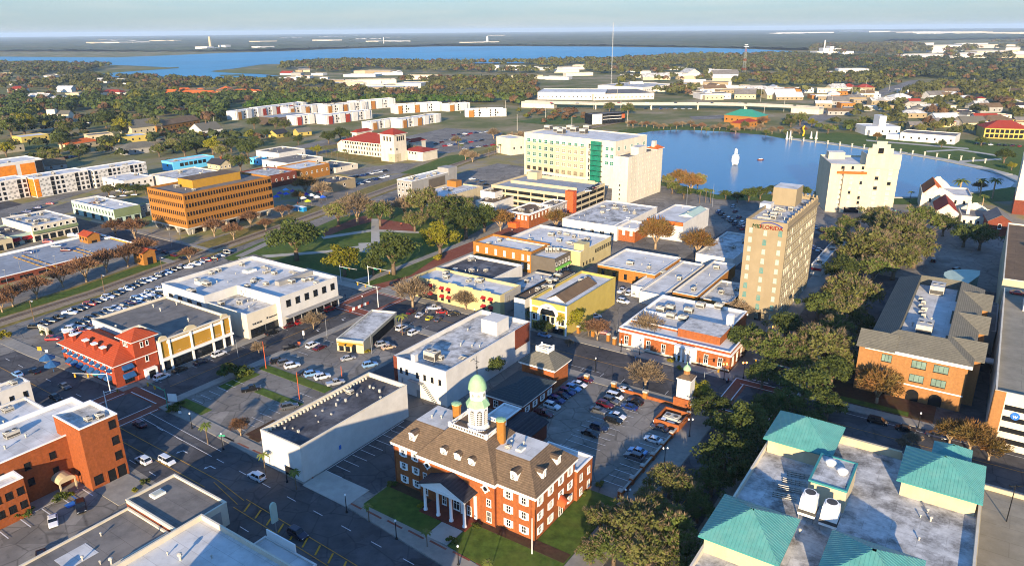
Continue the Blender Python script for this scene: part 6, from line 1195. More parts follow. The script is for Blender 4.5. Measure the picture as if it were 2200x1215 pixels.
# street of oaks
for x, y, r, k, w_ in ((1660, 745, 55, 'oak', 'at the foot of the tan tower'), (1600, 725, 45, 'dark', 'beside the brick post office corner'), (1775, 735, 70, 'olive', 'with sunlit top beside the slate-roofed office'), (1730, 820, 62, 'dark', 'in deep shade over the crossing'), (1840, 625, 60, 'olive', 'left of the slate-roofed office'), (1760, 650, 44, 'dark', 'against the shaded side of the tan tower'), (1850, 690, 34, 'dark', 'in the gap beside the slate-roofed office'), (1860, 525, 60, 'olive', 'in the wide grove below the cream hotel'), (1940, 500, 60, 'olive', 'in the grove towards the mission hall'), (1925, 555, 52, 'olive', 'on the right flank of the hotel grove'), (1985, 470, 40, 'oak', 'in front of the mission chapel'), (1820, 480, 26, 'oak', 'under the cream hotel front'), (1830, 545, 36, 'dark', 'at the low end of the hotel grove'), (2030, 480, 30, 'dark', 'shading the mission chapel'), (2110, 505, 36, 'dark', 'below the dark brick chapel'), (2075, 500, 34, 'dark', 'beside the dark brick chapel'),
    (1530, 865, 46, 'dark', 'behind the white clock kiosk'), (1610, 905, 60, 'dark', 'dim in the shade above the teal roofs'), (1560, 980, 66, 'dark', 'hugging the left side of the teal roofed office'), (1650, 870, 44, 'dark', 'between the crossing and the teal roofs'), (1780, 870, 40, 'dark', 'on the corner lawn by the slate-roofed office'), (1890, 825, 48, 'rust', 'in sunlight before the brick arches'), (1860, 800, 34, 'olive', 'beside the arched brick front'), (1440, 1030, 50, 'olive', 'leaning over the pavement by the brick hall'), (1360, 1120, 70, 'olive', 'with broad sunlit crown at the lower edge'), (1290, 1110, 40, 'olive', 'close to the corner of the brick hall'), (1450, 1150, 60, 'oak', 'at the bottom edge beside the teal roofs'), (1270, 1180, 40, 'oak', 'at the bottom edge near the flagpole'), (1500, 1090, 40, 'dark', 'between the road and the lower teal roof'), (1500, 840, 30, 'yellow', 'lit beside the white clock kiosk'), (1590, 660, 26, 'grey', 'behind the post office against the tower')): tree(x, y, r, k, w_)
for i, (x, y, r, k) in enumerate(((1690, 700, 40, 'dark'), (1715, 770, 46, 'oak'), (1640, 800, 40, 'dark'), (1690, 860, 46, 'dark'), (1560, 910, 48, 'dark'), (1620, 960, 46, 'dark'), (1530, 1030, 44, 'dark'), (1580, 1010, 36, 'dark'), (1740, 900, 40, 'dark'), (1810, 660, 46, 'olive'), (1795, 700, 44, 'oak'), (1830, 770, 44, 'olive'), (1790, 790, 46, 'dark'), (1880, 470, 40, 'olive'), (1900, 520, 50, 'olive'), (1970, 530, 50, 'olive'), (1880, 570, 44, 'oak'), (1810, 580, 40, 'dark'), (1800, 510, 36, 'oak'), (1400, 1080, 50, 'olive'), (1420, 1120, 56, 'oak'), (1320, 1170, 56, 'oak'), (1390, 1190, 60, 'olive'), (1470, 1200, 56, 'oak'), (1480, 1060, 40, 'oak'))): tree(x, y, r, k, f'{ORD[i]} in order down the oak street', 'massed oaks of the oak street')
for x, y, r, k, w_ in ((2090, 935, 42, 'rust', 'with spread branches before the parking garage'), (2045, 925, 34, 'rust', 'next to the garage corner'), (2130, 960, 34, 'rust', 'lowest by the garage pavement'), (1962, 940, 18, 'grey', 'small behind the teal roof ridge'), (1940, 950, 14, 'grey', 'tiny behind the teal roof'), (1388, 800, 40, 'grey', 'in the pavement beside the court car park'), (1392, 700, 34, 'grey', 'before the brick post office wall'), (1284, 705, 28, 'bare', 'beside the yellow theatre gate'), (1225, 680, 38, 'yellow', 'in front of the yellow theatre'), (1265, 700, 24, 'olive', 'between the yellow theatre and its car park'), (1150, 670, 24, 'dark', 'at the white end of the yellow theatre'), (1166, 700, 22, 'dark', 'low by the theatre corner'), (1222, 735, 10, 'grey', 'sapling at the kerb in front of the theatre'), (1057, 781, 30, 'dark', 'glossy against the white stucco wall'), (885, 625, 38, 'grey', 'in front of the red awnings'), (1000, 640, 28, 'grey', 'near the corner of the awning building'), (672, 685, 24, 'grey', 'on the kerb opposite the white corner store'), (555, 745, 16, 'grey', 'sapling by an orange pole'),
    (862, 677, 14, 'palm', 'beside the drive-through kiosk'), (1410, 500, 38, 'rust', 'in front of the tile-fronted store'), (1500, 520, 34, 'rust', 'beside the tile-fronted store'), (1195, 470, 24, 'rust', 'at the red brick corner shop'), (1220, 470, 20, 'grey', 'by the wide dirty-white roof'), (515, 917, 22, 'bare', 'small in the car park beside the long white building'), (440, 912, 15, 'palm', 'with bright leaves at the car park corner')): tree(x, y, r, k, w_)
# railway row
many('bare', [f'{ORD[i]} from the left along the railway verge' for i in range(9)], [(22, 632, 30), (74, 614, 31), (130, 594, 26), (180, 577, 32), (225, 560, 28), (270, 546, 30), (308, 533, 26), (405, 546, 20), (0, 650, 24)], 'crape myrtles along the railway')
many('bare', [f'{ORD[i]} from the left before the orange office columns' for i in range(7)], [(245, 487, 22), (287, 490, 28), (458, 488, 22), (500, 495, 22), (537, 470, 20), (605, 452, 16), (570, 480, 16)], 'crape myrtles by the orange offices')
for x, y, r, k, w_ in ((655, 395, 24, 'rust', 'behind the market tents'), (690, 405, 22, 'grey', 'by the tan store'), (640, 420, 14, 'rust', 'at the market edge'), (620, 450, 12, 'bare', 'near the blue portable cabin'), (208, 445, 18, 'bare', 'before the mint showroom')): tree(x, y, r, k, w_)
# left middle
mid_ = []
for p in ((20, 268, 30), (48, 262, 28), (130, 300, 22), (140, 275, 20), (10, 318, 20), (25, 310, 16), (150, 320, 14), (168, 330, 14), (118, 338, 16), (95, 335, 16), (232, 405, 18), (262, 402, 18), (290, 405, 16), (312, 405, 14), (245, 385, 10), (340, 320, 18), (370, 310, 20), (395, 318, 22), (420, 312, 20), (455, 310, 24), (475, 322, 20), (495, 308, 20), (530, 318, 24), (545, 300, 14), (515, 347, 24), (490, 340, 12), (265, 268, 22), (300, 260, 20), (330, 265, 18), (225, 255, 22), (545, 262, 16), (590, 262, 14), (610, 268, 14), (640, 300, 12), (705, 292, 18), (730, 285, 18), (745, 290, 14), (680, 320, 14), (205, 250, 14), (180, 285, 10), (360, 345, 8), (400, 295, 14), (430, 290, 14), (570, 285, 12), (500, 285, 10)): mid_.append(p)
r_ = random.Random(5); WH = ['in the neighbourhood left of the apartments', 'among the houses behind the orange offices', 'between the sky-blue building and the white chapel', 'near the white apartment complex']
def rowof(kinds, where, pts, group):
    for i, p in enumerate(sorted(pts)): tree(p[0], p[1], p[2], r_.choice(kinds), f'{ORD[i]} from left {where}', group)
for k, (x0, x1) in enumerate(((0, 180), (180, 340), (340, 520), (520, 900))): rowof(['oak', 'dark', 'oak', 'olive', 'yellow'], WH[k], [p for p in mid_ if x0 <= p[0] < x1], 'trees '+WH[k])
rowof(['grey', 'grey', 'rust'], 'in the car park behind the spanish hall', ((880, 320, 16), (895, 322, 16), (870, 318, 12), (1000, 330, 14), (1015, 335, 14), (1080, 300, 14), (1100, 295, 16), (1120, 290, 14), (980, 300, 12), (1060, 285, 14)), 'bare trees behind the spanish hall')
many('palm', [f'{ORD[i]} in the palm row beside the spanish hall' for i in range(13)], [(835, 306, 5), (990, 310, 7), (985, 300, 6), (1063, 313, 6), (1075, 310, 6), (1085, 307, 6), (1092, 303, 6), (1050, 318, 6), (700, 320, 5), (712, 323, 5), (725, 326, 5), (740, 322, 6), (745, 328, 6)], 'palms near the spanish hall')
# lake side
for p, k in (((1435, 385, 18), 'olive'), ((1460, 380, 22), 'rust'), ((1485, 395, 24), 'rust'), ((1445, 400, 18), 'oak'), ((1500, 385, 20), 'olive'), ((1470, 410, 18), 'dark')): tree(p[0], p[1], p[2], k, ORD[NT[0] % 6]+' of the clump on the near shore by the white tower', 'trees on the near lake shore')
rowof(['dark'], 'low on the shaded shore behind the tan tower', ((1560, 415, 14), (1585, 420, 16), (1610, 415, 20), (1635, 410, 20), (1660, 405, 16), (1760, 415, 14), (1770, 405, 12), (1730, 410, 16)), 'dark shore trees behind the tan tower')
many('palm', [f'{ORD[i]} from left with bright fronds on the lake promenade' for i in range(3)], [(1505, 408, 9), (1518, 406, 9), (1528, 408, 9)], 'palms on the near promenade')
many('date', [f'{ORD[i]} from the left beside the mission hall' for i in range(4)], [(2066, 388, 16), (2112, 386, 12), (2140, 386, 14), (2115, 420, 10)], 'date palms by the mission hall'); tree(2105, 400, 13, 'rust', 'between the date palms'); tree(1958, 412, 7, 'palm', 'alone on the shore left of the mission hall')
far_shore = [(1350+i*13+r_.uniform(-4, 4), 268+(i > 10)*8+(i > 22)*4+r_.uniform(-5, 4), r_.uniform(6, 10)) for i in range(30)]
rowof(['bare', 'bare', 'grey', 'oak'], 'in the row along the far lake lawn', far_shore, 'trees along the far lake lawn')
for p, k, w_ in (((1700, 262, 12), 'oak', 'behind the yellow lake sculpture'), ((1780, 276, 12), 'oak', 'beside the lake lawn kiosk'), ((1830, 265, 16), 'dark', 'left of the white theatre block'), ((1860, 260, 16), 'oak', 'by the white theatre block'), ((1885, 293, 9), 'rust', 'in front of the white theatre block'), ((2024, 308, 10), 'dark', 'round on the lake lawn'), ((2110, 300, 14), 'dark', 'round beside the arcaded villa'), ((2160, 332, 20), 'dark', 'large at the right end of the lake lawn'), ((2175, 355, 12), 'yellow', 'above the end of the promenade'), ((1980, 275, 14), 'olive', 'behind the low white gallery'), ((2010, 270, 16), 'olive', 'in the houses behind the gallery'), ((2050, 280, 16), 'oak', 'left of the arcaded villa'), ((1720, 255, 16), 'oak', 'near the green roofed building'), ((1745, 262, 12), 'yellow', 'on the lake path'), ((1640, 260, 12), 'bare', 'beside the green roofed building'), ((1600, 268, 10), 'oak', 'in front of the green roofed building'), ((1310, 228, 14), 'oak', 'below the flyover deck'), ((1350, 232, 16), 'oak', 'under the flyover by the black office')): tree(p[0], p[1], p[2], k, w_)
# planting by the brick hall and the shops
many('palm', [f'{ORD[i]} from the left along the avenue kerb' for i in range(4)], [(565, 975, 14), (632, 1012, 14), (790, 1085, 13), (916, 1140, 13)], 'kerb palms along the avenue'); tree(1048, 1205, 14, 'palm', 'at the bottom edge on the lawn')
for p, k, w_ in (((497, 800, 30), 'shrub', 'in the dark hedge clump by the junction car park'), ((520, 802, 22), 'shrub', 'beside the hedge clump'), ((370, 880, 14), 'shrub', 'at the corner by the bus sign'), ((385, 870, 12), 'shrub', 'behind the corner lamp'), ((1022, 1130, 10), 'shrub', 'left of the portico steps'), ((970, 1160, 12), 'shrub', 'beside the hall path'), ((1085, 1090, 9), 'shrub', 'against the hall front'), ((1290, 1040, 10), 'shrub', 'beside the hall side door'), ((1255, 1060, 9), 'shrub', 'by the side awning'), ((840, 1040, 12), 'shrub', 'at the left corner of the hall'), ((905, 1085, 10), 'gold', 'in the bed before the portico'), ((1030, 1085, 10), 'gold', 'right of the portico'), ((130, 1070, 16), 'shrub', 'by the brick office entrance'), ((150, 1062, 10), 'gold', 'beside the office awning'), ((20, 1110, 20), 'shrub', 'against the brick office wing'), ((60, 1100, 14), 'shrub', 'under the brick office wall'), ((10, 722, 16), 'gold', 'by the car park entrance'), ((100, 715, 12), 'shrub', 'round the entrance sign'), ((345, 781, 8), 'gold', 'potted before the ornate facade'), ((790, 755, 8), 'gold', 'at the kiosk corner'), ((1245, 650, 8), 'shrub', 'by the theatre car park'), ((1440, 775, 8), 'gold', 'below the post office steps'), ((1460, 790, 8), 'gold', 'at the post office porch'), ((1455, 770, 9), 'shrub', 'tall against the post office bay'), ((940, 555, 12), 'gold', 'under the thick-trunked park oak'), ((310, 1035, 12), 'shrub', 'beside the tower door'), ((290, 1052, 8), 'gold', 'at the disabled bay'), ((1145, 1000, 0.1), 'shrub', 'x')): 
    if w_ != 'x': tree(p[0], p[1], p[2], k, w_)
# ------------------------------------------------ woods: countless far trees, one mass per district
def inpoly(x, y, poly):
    c = np.zeros(len(x), bool); n = len(poly)
    for i in range(n):
        x0, y0 = poly[i]; x1, y1 = poly[(i+1) % n]
        if y0 != y1: c ^= ((y0 > y) != (y1 > y)) & (x < (x1-x0)*(y-y0)/(y1-y0)+x0)
    return c
def proj(X, Y, Z):
    dx, dy, dz = X, Y, Z-CAMH; c = dx*FW.x+dy*FW.y+dz*FW.z
    return 1100+F*(dx*RT.x+dy*RT.y+dz*RT.z)/c, 607.5-F*(dx*UP.x+dy*UP.y+dz*UP.z)/c
AVOID = []
def wood(name, poly, dens, size, base, avoid=True, nq=46, var=.35, brown=.12, cap=6000):
    w_ = [G(*p) for p in poly]; x0, x1 = min(p.x for p in w_), max(p.x for p in w_); y0, y1 = min(p.y for p in w_), max(p.y for p in w_)
    n = min(int((x1-x0)*(y1-y0)*dens/1000), 40000); X, Y = RS.uniform(x0, x1, n), RS.uniform(y0, y1, n); px, py = proj(X, Y, 0*X); k = inpoly(px, py, poly)
    # clumping
    k &= (np.sin(X*.011+np.cos(Y*.009)*2)+np.sin(Y*.013+1.3*np.cos(X*.012))+RS.normal(size=n)*.7) > -1.15
    if avoid:
        for q in AVOID:
            if not isinstance(q[0], tuple): k &= ~((px > q[0]) & (px < q[2]) & (py > q[1]) & (py < q[3]))
            else: k &= ~inpoly(px, py, q)
    X, Y = X[k][:cap], Y[k][:cap]; n = len(X)
    if n == 0: return
    R = RS.uniform(*size, n); u = unit(RS.normal(size=(n, nq, 3)).reshape(-1, 3)).reshape(n, nq, 3); u[:, :, 2] = np.abs(u[:, :, 2])*1.0-.12; lump = 1+.28*np.sin(u[:, :, :1]*5+RS.uniform(0, 6, (n, 1, 1)))*np.cos(u[:, :, 1:2]*4+RS.uniform(0, 6, (n, 1, 1)))
    Cn = u*lump*RS.uniform(.75, 1.05, (n, nq, 1))*R[:, None, None]*np.array([1, 1, .8]); Cn += np.stack([X, Y, R*.95], 1)[:, None, :]
    N = unit((u*1.0+RS.normal(size=u.shape)*.35).reshape(-1, 3)); V, Fq = quads(Cn.reshape(-1, 3), N, np.repeat(R*.33, nq)*RS.uniform(.7, 1.2, n*nq), .8)
    c = np.array(lin(base)[:3]); t = c*RS.uniform(1-var, 1+var, (n, 1)); br = RS.rand(n) < brown; t[br] = np.array(lin('#6e553c')[:3])*RS.uniform(.8, 1.2, (br.sum(), 1)); yl = RS.rand(n) < .08; t[yl] = np.array(lin('#6a6a26')[:3])
    return struct(name, npmesh(name, V, Fq, LF['wood'], np.repeat(t, nq*4, axis=0)), 'stuff')
leafmat('wood_leaves', '#ffffff', '#c8c8c8', .2, tint=True); LF['wood'] = _M['wood_leaves']
# ================================================================ far buildings
FB = [0]
PL = {'w': WHITE, 'c': CREAM, 't': TAN, 'g': GREYP, 'b': BRICKO, 'y': YELLOW, 'k': BLACKM, 'p': CREAM2}
RL = {'w': ROOFW, 's': ROOFS, 'g': ROOFG, 'b': ROOFB, 'r': CLAYR, 'o': CLAYO, 'n': GREENM, 'd': BSLATE, 'l': SLATE}
CN = {'w': 'white', 'c': 'cream', 't': 'tan', 'g': 'grey', 'b': 'brick', 'y': 'yellow', 'k': 'black', 'p': 'pale'}; RN = {'w': 'white', 's': 'stained', 'g': 'grey', 'b': 'brown', 'r': 'red', 'o': 'orange', 'n': 'green', 'd': 'dark', 'l': 'slate'}
def far(x0, y0, x1, y1, h, d, wc='w', rc='w', kind='f', where='', name=None, group=None, label=None, wins=True, k=0):
    g0, g1 = G(x0, y0), G(x1, y1); az = math.degrees(math.atan2(g1.x-g0.x, g1.y-g0.y))-90; p, q = AB(x0, y0, 0, az), AB(x1, y1, 0, az); L_ = q[0]-p[0]; AVOID.append((x0-2, min(y0, y1)-h*F/depth(g0)*.9-3, x1+2, max(y0, y1)+2))
    nm = name or ('warehouse' if L_ > 28 and kind == 'f' else 'house' if kind in 'gh' else 'shed'); size = 'long' if L_ > 40 else 'wide' if L_ > 22 else 'small'
    lab = label or f"{size} {CN[wc]} {nm}, {RN[rc]} {'flat' if kind == 'f' else 'gabled' if kind == 'g' else 'hipped'} roof, {ORD[k % 30] if k < 30 else 'far ' + ORD[k-30]} {where}"
    t = Bd(nm, lab, 'house' if nm == 'house' else 'building', RR(p[0], q[0], p[1], p[1]+d), h, PL[wc], RL[rc] if kind == 'f' else None, PL[wc], .5, az=az, group=group or 'far buildings '+where)
    if kind == 'g': t.gable(h, min(d, L_)*.28, RL[rc], .5)
    if kind == 'h': t.hip(h, min(d, L_)*.24, RL[rc], .7, eave=PL[wc])
    if wins and depth(g0) < 1500: t.win(0, max(2, int(L_/6)), h*.35, 1.4, min(1.6, h*.4), 'dark')
    return t
# named ones
t = far(1155, 214, 1300, 215, 11, 70, 'w', 'w', 'f', 'beyond the flyover', 'warehouse', label='long white warehouse with plain roof at the left of the flyover'); t = far(1275, 216, 1405, 213, 9, 90, 'p', 'g', 'f', '', 'warehouse', label='huge warehouse with wide grey-white roof behind the flyover'); far(1380, 200, 1445, 192, 9, 90, 'w', 's', 'f', '', 'warehouse', label='far end of the warehouse row with stained white roof')
bk_ = far(1272, 268, 1342, 263, 11, 16, 'k', 'g', 'f', '', 'black_office', label='small black office with white end wall and orange panels near the lake'); bk_.band('white_end', 0, 0, .3, 0, 11.1, WHITE, .1); bk_.win(0, 2, [2, 6.5], 1.4, 1.8, 'dark', .04, .28); bk_.band('orange_panel', 0, .9, .99, 5, 9.5, ORANGEP, .2); bk_.band('balcony', 0, .32, .9, 4.6, 5.2, WHITE, .5); bk_.band('balcony', 0, .32, .9, 8.0, 8.5, WHITE, .5)
far(1555, 262, 1625, 268, 8, 26, 'b', 'n', 'h', '', 'green_roof_hall', label='brick hall with green metal hip roof on the far lake shore'); far(1590, 278, 1626, 272, 6, 12, 'b', 'r', 'h', '', 'brick_wing', label='red brick wing with red roof in front of the green roofed hall')
wt_ = far(1858, 290, 1932, 290, 8, 26, 'w', 'w', 'f', '', 'white_theatre', label='white stepped theatre block with a tall windowless fly tower by the lake lawn'); a0, a1, b0, b1 = wt_.rect(); wt_.box('fly_tower', a0+16, a1-10, b0+10, b1-2, 7, 17, WHITE, ROOFW); wt_.box('entrance_wing', a0+2, a1-20, b0-6, b0-.05, 0, 5, WHITE, ROOFW)
ga = far(1932, 302, 2050, 311, 7.5, 26, 'w', 'g', 'f', '', 'white_gallery', label='long low white gallery with grey roof on the lake lawn'); ga.box('side_wing', ga.rect()[0]-12, ga.rect()[0]-.05, 2-13, 12-13, 0, 5, WHITE, ROOFW)
vl = far(2112, 297, 2210, 300, 9.5, 26, 'y', 'r', 'h', '', 'arcaded_villa', label='yellow two-storey villa with arcades and a red-brown hip roof at the right edge', wins=False); vl.win(0, 9, [1, 5.4], 3.0, 3.0, 'black', .02, .98)
cp = far(106, 263, 150, 262, 9, 14, 'p', 'l', 'g', '', 'chapel', label='pale stepped-gable chapel with slate roof among the far trees'); cp.box('gable_tower', cp.rect()[0]-.4, cp.rect()[0]+9, cp.rect()[2]-1, cp.rect()[2]+6, 0, 15, CREAM2)
far(436, 296, 480, 290, 7, 22, 'w', 'l', 'g', '', 'white_chapel', label='small white chapel with pale gable roof and a thin spire').box('spire', -.4, .4, -2, -1.2, 7, 17, WOODP)
far(265, 308, 322, 302, 6, 22, 'y', 'w', 'f', '', 'yellow_hall', label='yellow flat-roofed hall with two palms in front'); far(285, 290, 350, 282, 7, 24, 'c', 'l', 'g', '', 'slate_hall', label='hall with wide slate gable roof behind the yellow hall'); far(338, 284, 430, 268, 6, 16, 'b', 'b', 'g', '', 'brown_roof_hall', label='long hall with brown roof beside the woods'); far(268, 334, 345, 325, 5, 18, 'g', 'l', 'h', '', 'teal_wall_house', label='wide house with grey hip roof in front of the yellow hall')
far(48, 307, 108, 300, 5.5, 20, 'y', 'w', 'f', '', 'long_shed', label='long pale-roofed shed with yellow eaves on the left'); far(192, 302, 245, 297, 5, 18, 'c', 'g', 'f', '', 'carport', label='flat carport roofed building beside the long pale shed'); far(150, 322, 215, 312, 4.5, 14, 'c', 'o', 'h', '', 'orange_roof_house', label='low house with orange tiled roof in the left middle'); far(0, 332, 54, 324, 6, 18, 'c', 'w', 'f', '', 'cream_shed', label='cream shed at the left edge behind the apartments'); far(100, 367, 145, 362, 4, 14, 'g', 'b', 'g', '', 'brown_roof_house', label='house with brown gable roof behind the patterned apartments'); far(595, 297, 620, 293, 4, 12, 'y', 'd', 'g', '', 'yellow_house', label='small yellow house with dark roof right of the white chapel'); far(642, 293, 670, 290, 4, 12, 'y', 'l', 'g', '', 'yellow_house', label='small yellow house beside the bushes near the spanish hall')
far(1097, 334, 1127, 330, 14, 20, 'p', 'w', 'f', '', 'arched_annex', label='cream annex with one arched window joined to the green-windowed office')
# generic
rr = random.Random(3)
def strip(where, xs, ys, n, dist, hs=(4, 7), ds=(10, 22), ws=(14, 34), cols='wwwcptg', roofs='wwsgbw', kinds='fffgh', sk=.0):
    for k, x in enumerate(sorted(rr.uniform(*xs) for _ in range(n))):
        y = rr.uniform(*ys); g = G(x, y); w_ = rr.uniform(*ws)*F/depth(g)
        far(x, y, x+w_, y+rr.uniform(-.03, .02)*w_, rr.uniform(*hs), rr.uniform(*ds), rr.choice(cols), rr.choice(roofs), rr.choice(kinds), where, wins=depth(g) < 1200, k=k)
strip('in the far-left district', (0, 260), (195, 225), 14, 0, roofs='wgbrs'); strip('in the estate beyond the pines', (350, 545), (196, 212), 22, 0, cols='ctb', roofs='ooob', kinds='hhg', ds=(12, 18)); strip('near the inlet of the great lake', (540, 720), (146, 180), 14, 0, roofs='wgobr')
strip('in the trading estate', (700, 880), (158, 200), 18, 0, (5, 9), (20, 45), (30, 80), 'wwcpt', 'wwsb', 'f'); strip('before the radio mast', (950, 1320), (146, 176), 16, 0, (5, 8), (20, 40), (25, 70), 'wwcp', 'wwgs', 'f'); strip('right of the radio mast', (1330, 1560), (150, 200), 26, 0, (5, 8), (15, 40), (20, 60), 'wwcp', 'wwgsb', 'ffg')
strip('by the lattice mast', (1460, 1760), (185, 216), 30, 0, (4, 8), (15, 35), (18, 50), 'wwcptb', 'wwgsb', 'ffg'); strip('along the wide road', (1740, 1960), (190, 248), 30, 0, (4, 7), (10, 25), (14, 36), 'wwcptgb', 'wwgsbrn', 'ffgh'); strip('in the right-hand suburb', (1930, 2190), (195, 285), 44, 0, (4, 7), (9, 20), (10, 30), 'wwcptgy', 'wgsbrdl', 'fgghh')
strip('on the left lake shore', (0, 260), (160, 185), 8, 0, roofs='wgb'); strip('in the far-right town', (1930, 2190), (95, 130), 34, 0, (8, 14), (40, 90), (40, 140), 'wwcp', 'wwsb', 'f'); strip('on the left horizon', (160, 330), (88, 96), 8, 0, (14, 20), (100, 200), (150, 400), 'wcp', 'ws', 'f'); strip('beyond the great lake', (500, 1060), (76, 100), 10, 0, (14, 22), (80, 200), (100, 300), 'wcp', 'ws', 'f')
strip('on the right skyline', (1600, 2200), (70, 76), 10, 0, (20, 30), (200, 400), (300, 900), 'wcp', 'w', 'f')
# white block with rooftop plants, power station, chimneys and masts
far(1800, 165, 1865, 165, 16, 30, 'w', 'w', 'f', '', 'white_offices', label='white three-storey block in the shaded woods'); far(1775, 163, 1802, 164, 9, 30, 'w', 'w', 'f', '', 'white_annex', label='lower white annex of the block in the shaded woods')
ps = Bd('power_station', 'white power station with stepped boiler house and one tall chimney on the far lake shore', 'power station', RR(*(lambda a: (a[0], a[0]+140, a[1], a[1]+70))(AB(1755, 118, 0, 0))), 12, WHITE, ROOFW, WHITE, 1, az=0); a0, a1, b0, b1 = ps.rect()
for x, w_, h_ in ((25, 24, 24), (52, 14, 30), (70, 24, 22)): ps.box('boiler_house', a0+x, a0+x+w_, b0+8, b0+48, 11, h_, WHITE)
ob('chimney', MB().lathe([(3.2, 0), (2.2, 52)], a0+48, b0+55, 10).data('chimney', WHITE), ps.root)
def stack(x, yb, yt, r0, m, label, hall=True):
    h = hz(x, yb, yt) if True else 0; g = G(x, yb); s_ = thing('smokestack', label, 'chimney', (g.x, g.y, 0)); ob('shaft', MB().lathe([(r0, 0), (r0*.7, h)], 0, 0, 12).data('shaft', m), s_)
    if hall: ob('boiler_house', MB().box(-45, 45, -25, 25, 0, h*.16).box(-30, -5, -20, 20, h*.16, h*.26).data('boiler_house', WHITE), s_)
stack(453, 107, 79, 9, CREAM, 'tall pale smokestack of the plant beyond the great lake'); stack(1047, 92, 79, 10, TRIM, 'white lighthouse-like stack on the woods beyond the great lake'); stack(825, 97, 80, 2.5, TRIM, 'thin white mast-like stack beyond the great lake', False)
far(420, 108, 445, 108, 20, 60, 'w', 'w', 'f', 'beside the tall smokestack'); far(470, 106, 485, 106, 25, 50, 'w', 'w', 'f', 'beside the tall smokestack', k=1); far(560, 106, 590, 105, 16, 80, 'w', 'w', 'f', 'on the shore right of the smokestack')
def mast(x, yb, yt, w0, label, m1, lattice):
    g = G(x, yb); h = hz(x, yb, yt); t = thing('radio_mast', label, 'mast', (g.x, g.y, 0)); n = 14 if lattice else 20
    for i in range(n):
        z0, z1 = h*i/n, h*(i+1)/n; w_, w1 = w0*(1-.7*i/n if lattice else 1), w0*(1-.7*(i+1)/n if lattice else 1); b = MB(); c0 = [(-w_, -w_, z0), (w_, -w_, z0), (w_, w_, z0), (-w_, w_, z0)]; c1 = [(-w1, -w1, z1), (w1, -w1, z1), (w1, w1, z1), (-w1, w1, z1)]
        for k in range(4): b.tube(c0[k], c1[k], .1 if not lattice else .16, n=4); b.tube(c0[k], c1[(k+1) % 4], .07, n=4); b.tube(c0[(k+1) % 4], c1[k], .07, n=4)
        ob('mast_section', b.data('mast_section', m1[i % len(m1)]), t)
    if lattice: ob('platform', MB().box(-4, 4, -4, 4, h*.93, h*.95).box(-3, 3, -3, 3, h*.99, h).data('platform', TRIM), t)
mast(1313, 187, 48, .5, 'slender guyed radio mast rising above the horizon', [STEEL], False); mast(1597, 166, 96, 3.4, 'stout lattice mast of pale steel with red bands behind the flyover', [STEEL, STEEL, STEEL, CLAY], True)
# flyover
FLY = [(1120, 219), (1190, 221), (1280, 223), (1400, 223.5), (1500, 223.5), (1600, 225), (1700, 229), (1760, 233)]
fl = thing('flyover', 'pale concrete flyover crossing in front of the warehouses', 'bridge', tuple(G(1400, 229)))
def onfly(i): g = G(FLY[i][0], FLY[i][1]+8); return g
b = MB(); pp = [G(x, y, 7.5) for x, y in FLY]
for p, q in zip(pp, pp[1:]):
    d = (q-p).normalized(); n = Vector((-d.y, d.x, 0)); o = fl.location
    for n0, n1, z0, z1 in ((0, 14, -1.6, 0), (-.02, .5, 0.0, 1.0), (13.5, 14.02, 0.0, 1.0)): b.mesh8([p+n*n0+Vector((0, 0, z0))-o, q+n*n0+Vector((0, 0, z0))-o, q+n*n1+Vector((0, 0, z0))-o, p+n*n1+Vector((0, 0, z0))-o, p+n*n0+Vector((0, 0, z1))-o, q+n*n0+Vector((0, 0, z1))-o, q+n*n1+Vector((0, 0, z1))-o, p+n*n1+Vector((0, 0, z1))-o])
ob('deck', b.data('deck', CONCL), fl)
for i in (0, 6): 
    p, q = pp[i], pp[i+1]; d = (q-p).normalized(); n = Vector((-d.y, d.x, 0)); o = fl.location; w3 = MB(); w3.prism(ccw([((p+n*.3-o).x, (p+n*.3-o).y), ((q+n*.3-o).x, (q+n*.3-o).y), ((q+n*13.7-o).x, (q+n*13.7-o).y), ((p+n*13.7-o).x, (p+n*13.7-o).y)]), -.1, 5.88); ob('retaining_wall', w3.data('retaining_wall', CREAM2), fl)
for i in (2, 3, 4, 5):
    for s2 in range(4): p = pp[i]; d = (pp[i+1]-pp[i]).normalized(); n = Vector((-d.y, d.x, 0)); c = p+n*(1.5+s2*3.6)-fl.location; ob('pier', MB().box(-.7, .7, -.7, .7, 0, 5.8).data('pier', CREAM2), fl, (c.x, c.y, 0), math.atan2(d.y, d.x))
# lattice of avoid zones and the woods themselves
AVOID += [BIG, LAKE, [(1120, 216), (1770, 232), (1770, 246), (1120, 240)], [(1480, 226), (1790, 228), (1800, 256), (1480, 256)], [(1690, 290), (1760, 240), (1840, 212), (1990, 165), (2000, 180), (1880, 225), (1780, 270)], [(490, 222), (1100, 222), (1100, 300), (490, 300)], [(452, 154), (640, 150), (640, 160), (520, 160)], [(160, 158), (384, 143), (384, 150), (220, 162)]]
wood('near_woods', [(0, 215), (200, 205), (600, 208), (950, 222), (1130, 214), (1150, 200), (1130, 232), (960, 226), (750, 226), (520, 236), (470, 262), (420, 272), (300, 250), (180, 236), (0, 262)], 7.5, (4.5, 8), '#4d5a2b', cap=3600, nq=90)
wood('pine_belt', [(560, 216), (800, 212), (1050, 212), (1060, 222), (900, 222), (740, 220), (520, 236)], 16, (3.5, 5), '#466020', avoid=False, nq=60, brown=0, var=.2, cap=700)
wood('middle_woods', [(0, 160), (210, 165), (400, 174), (560, 176), (1150, 172), (1160, 214), (950, 214), (600, 210), (0, 214)], 3.6, (5, 8.5), '#58592f', cap=4200, nq=46)
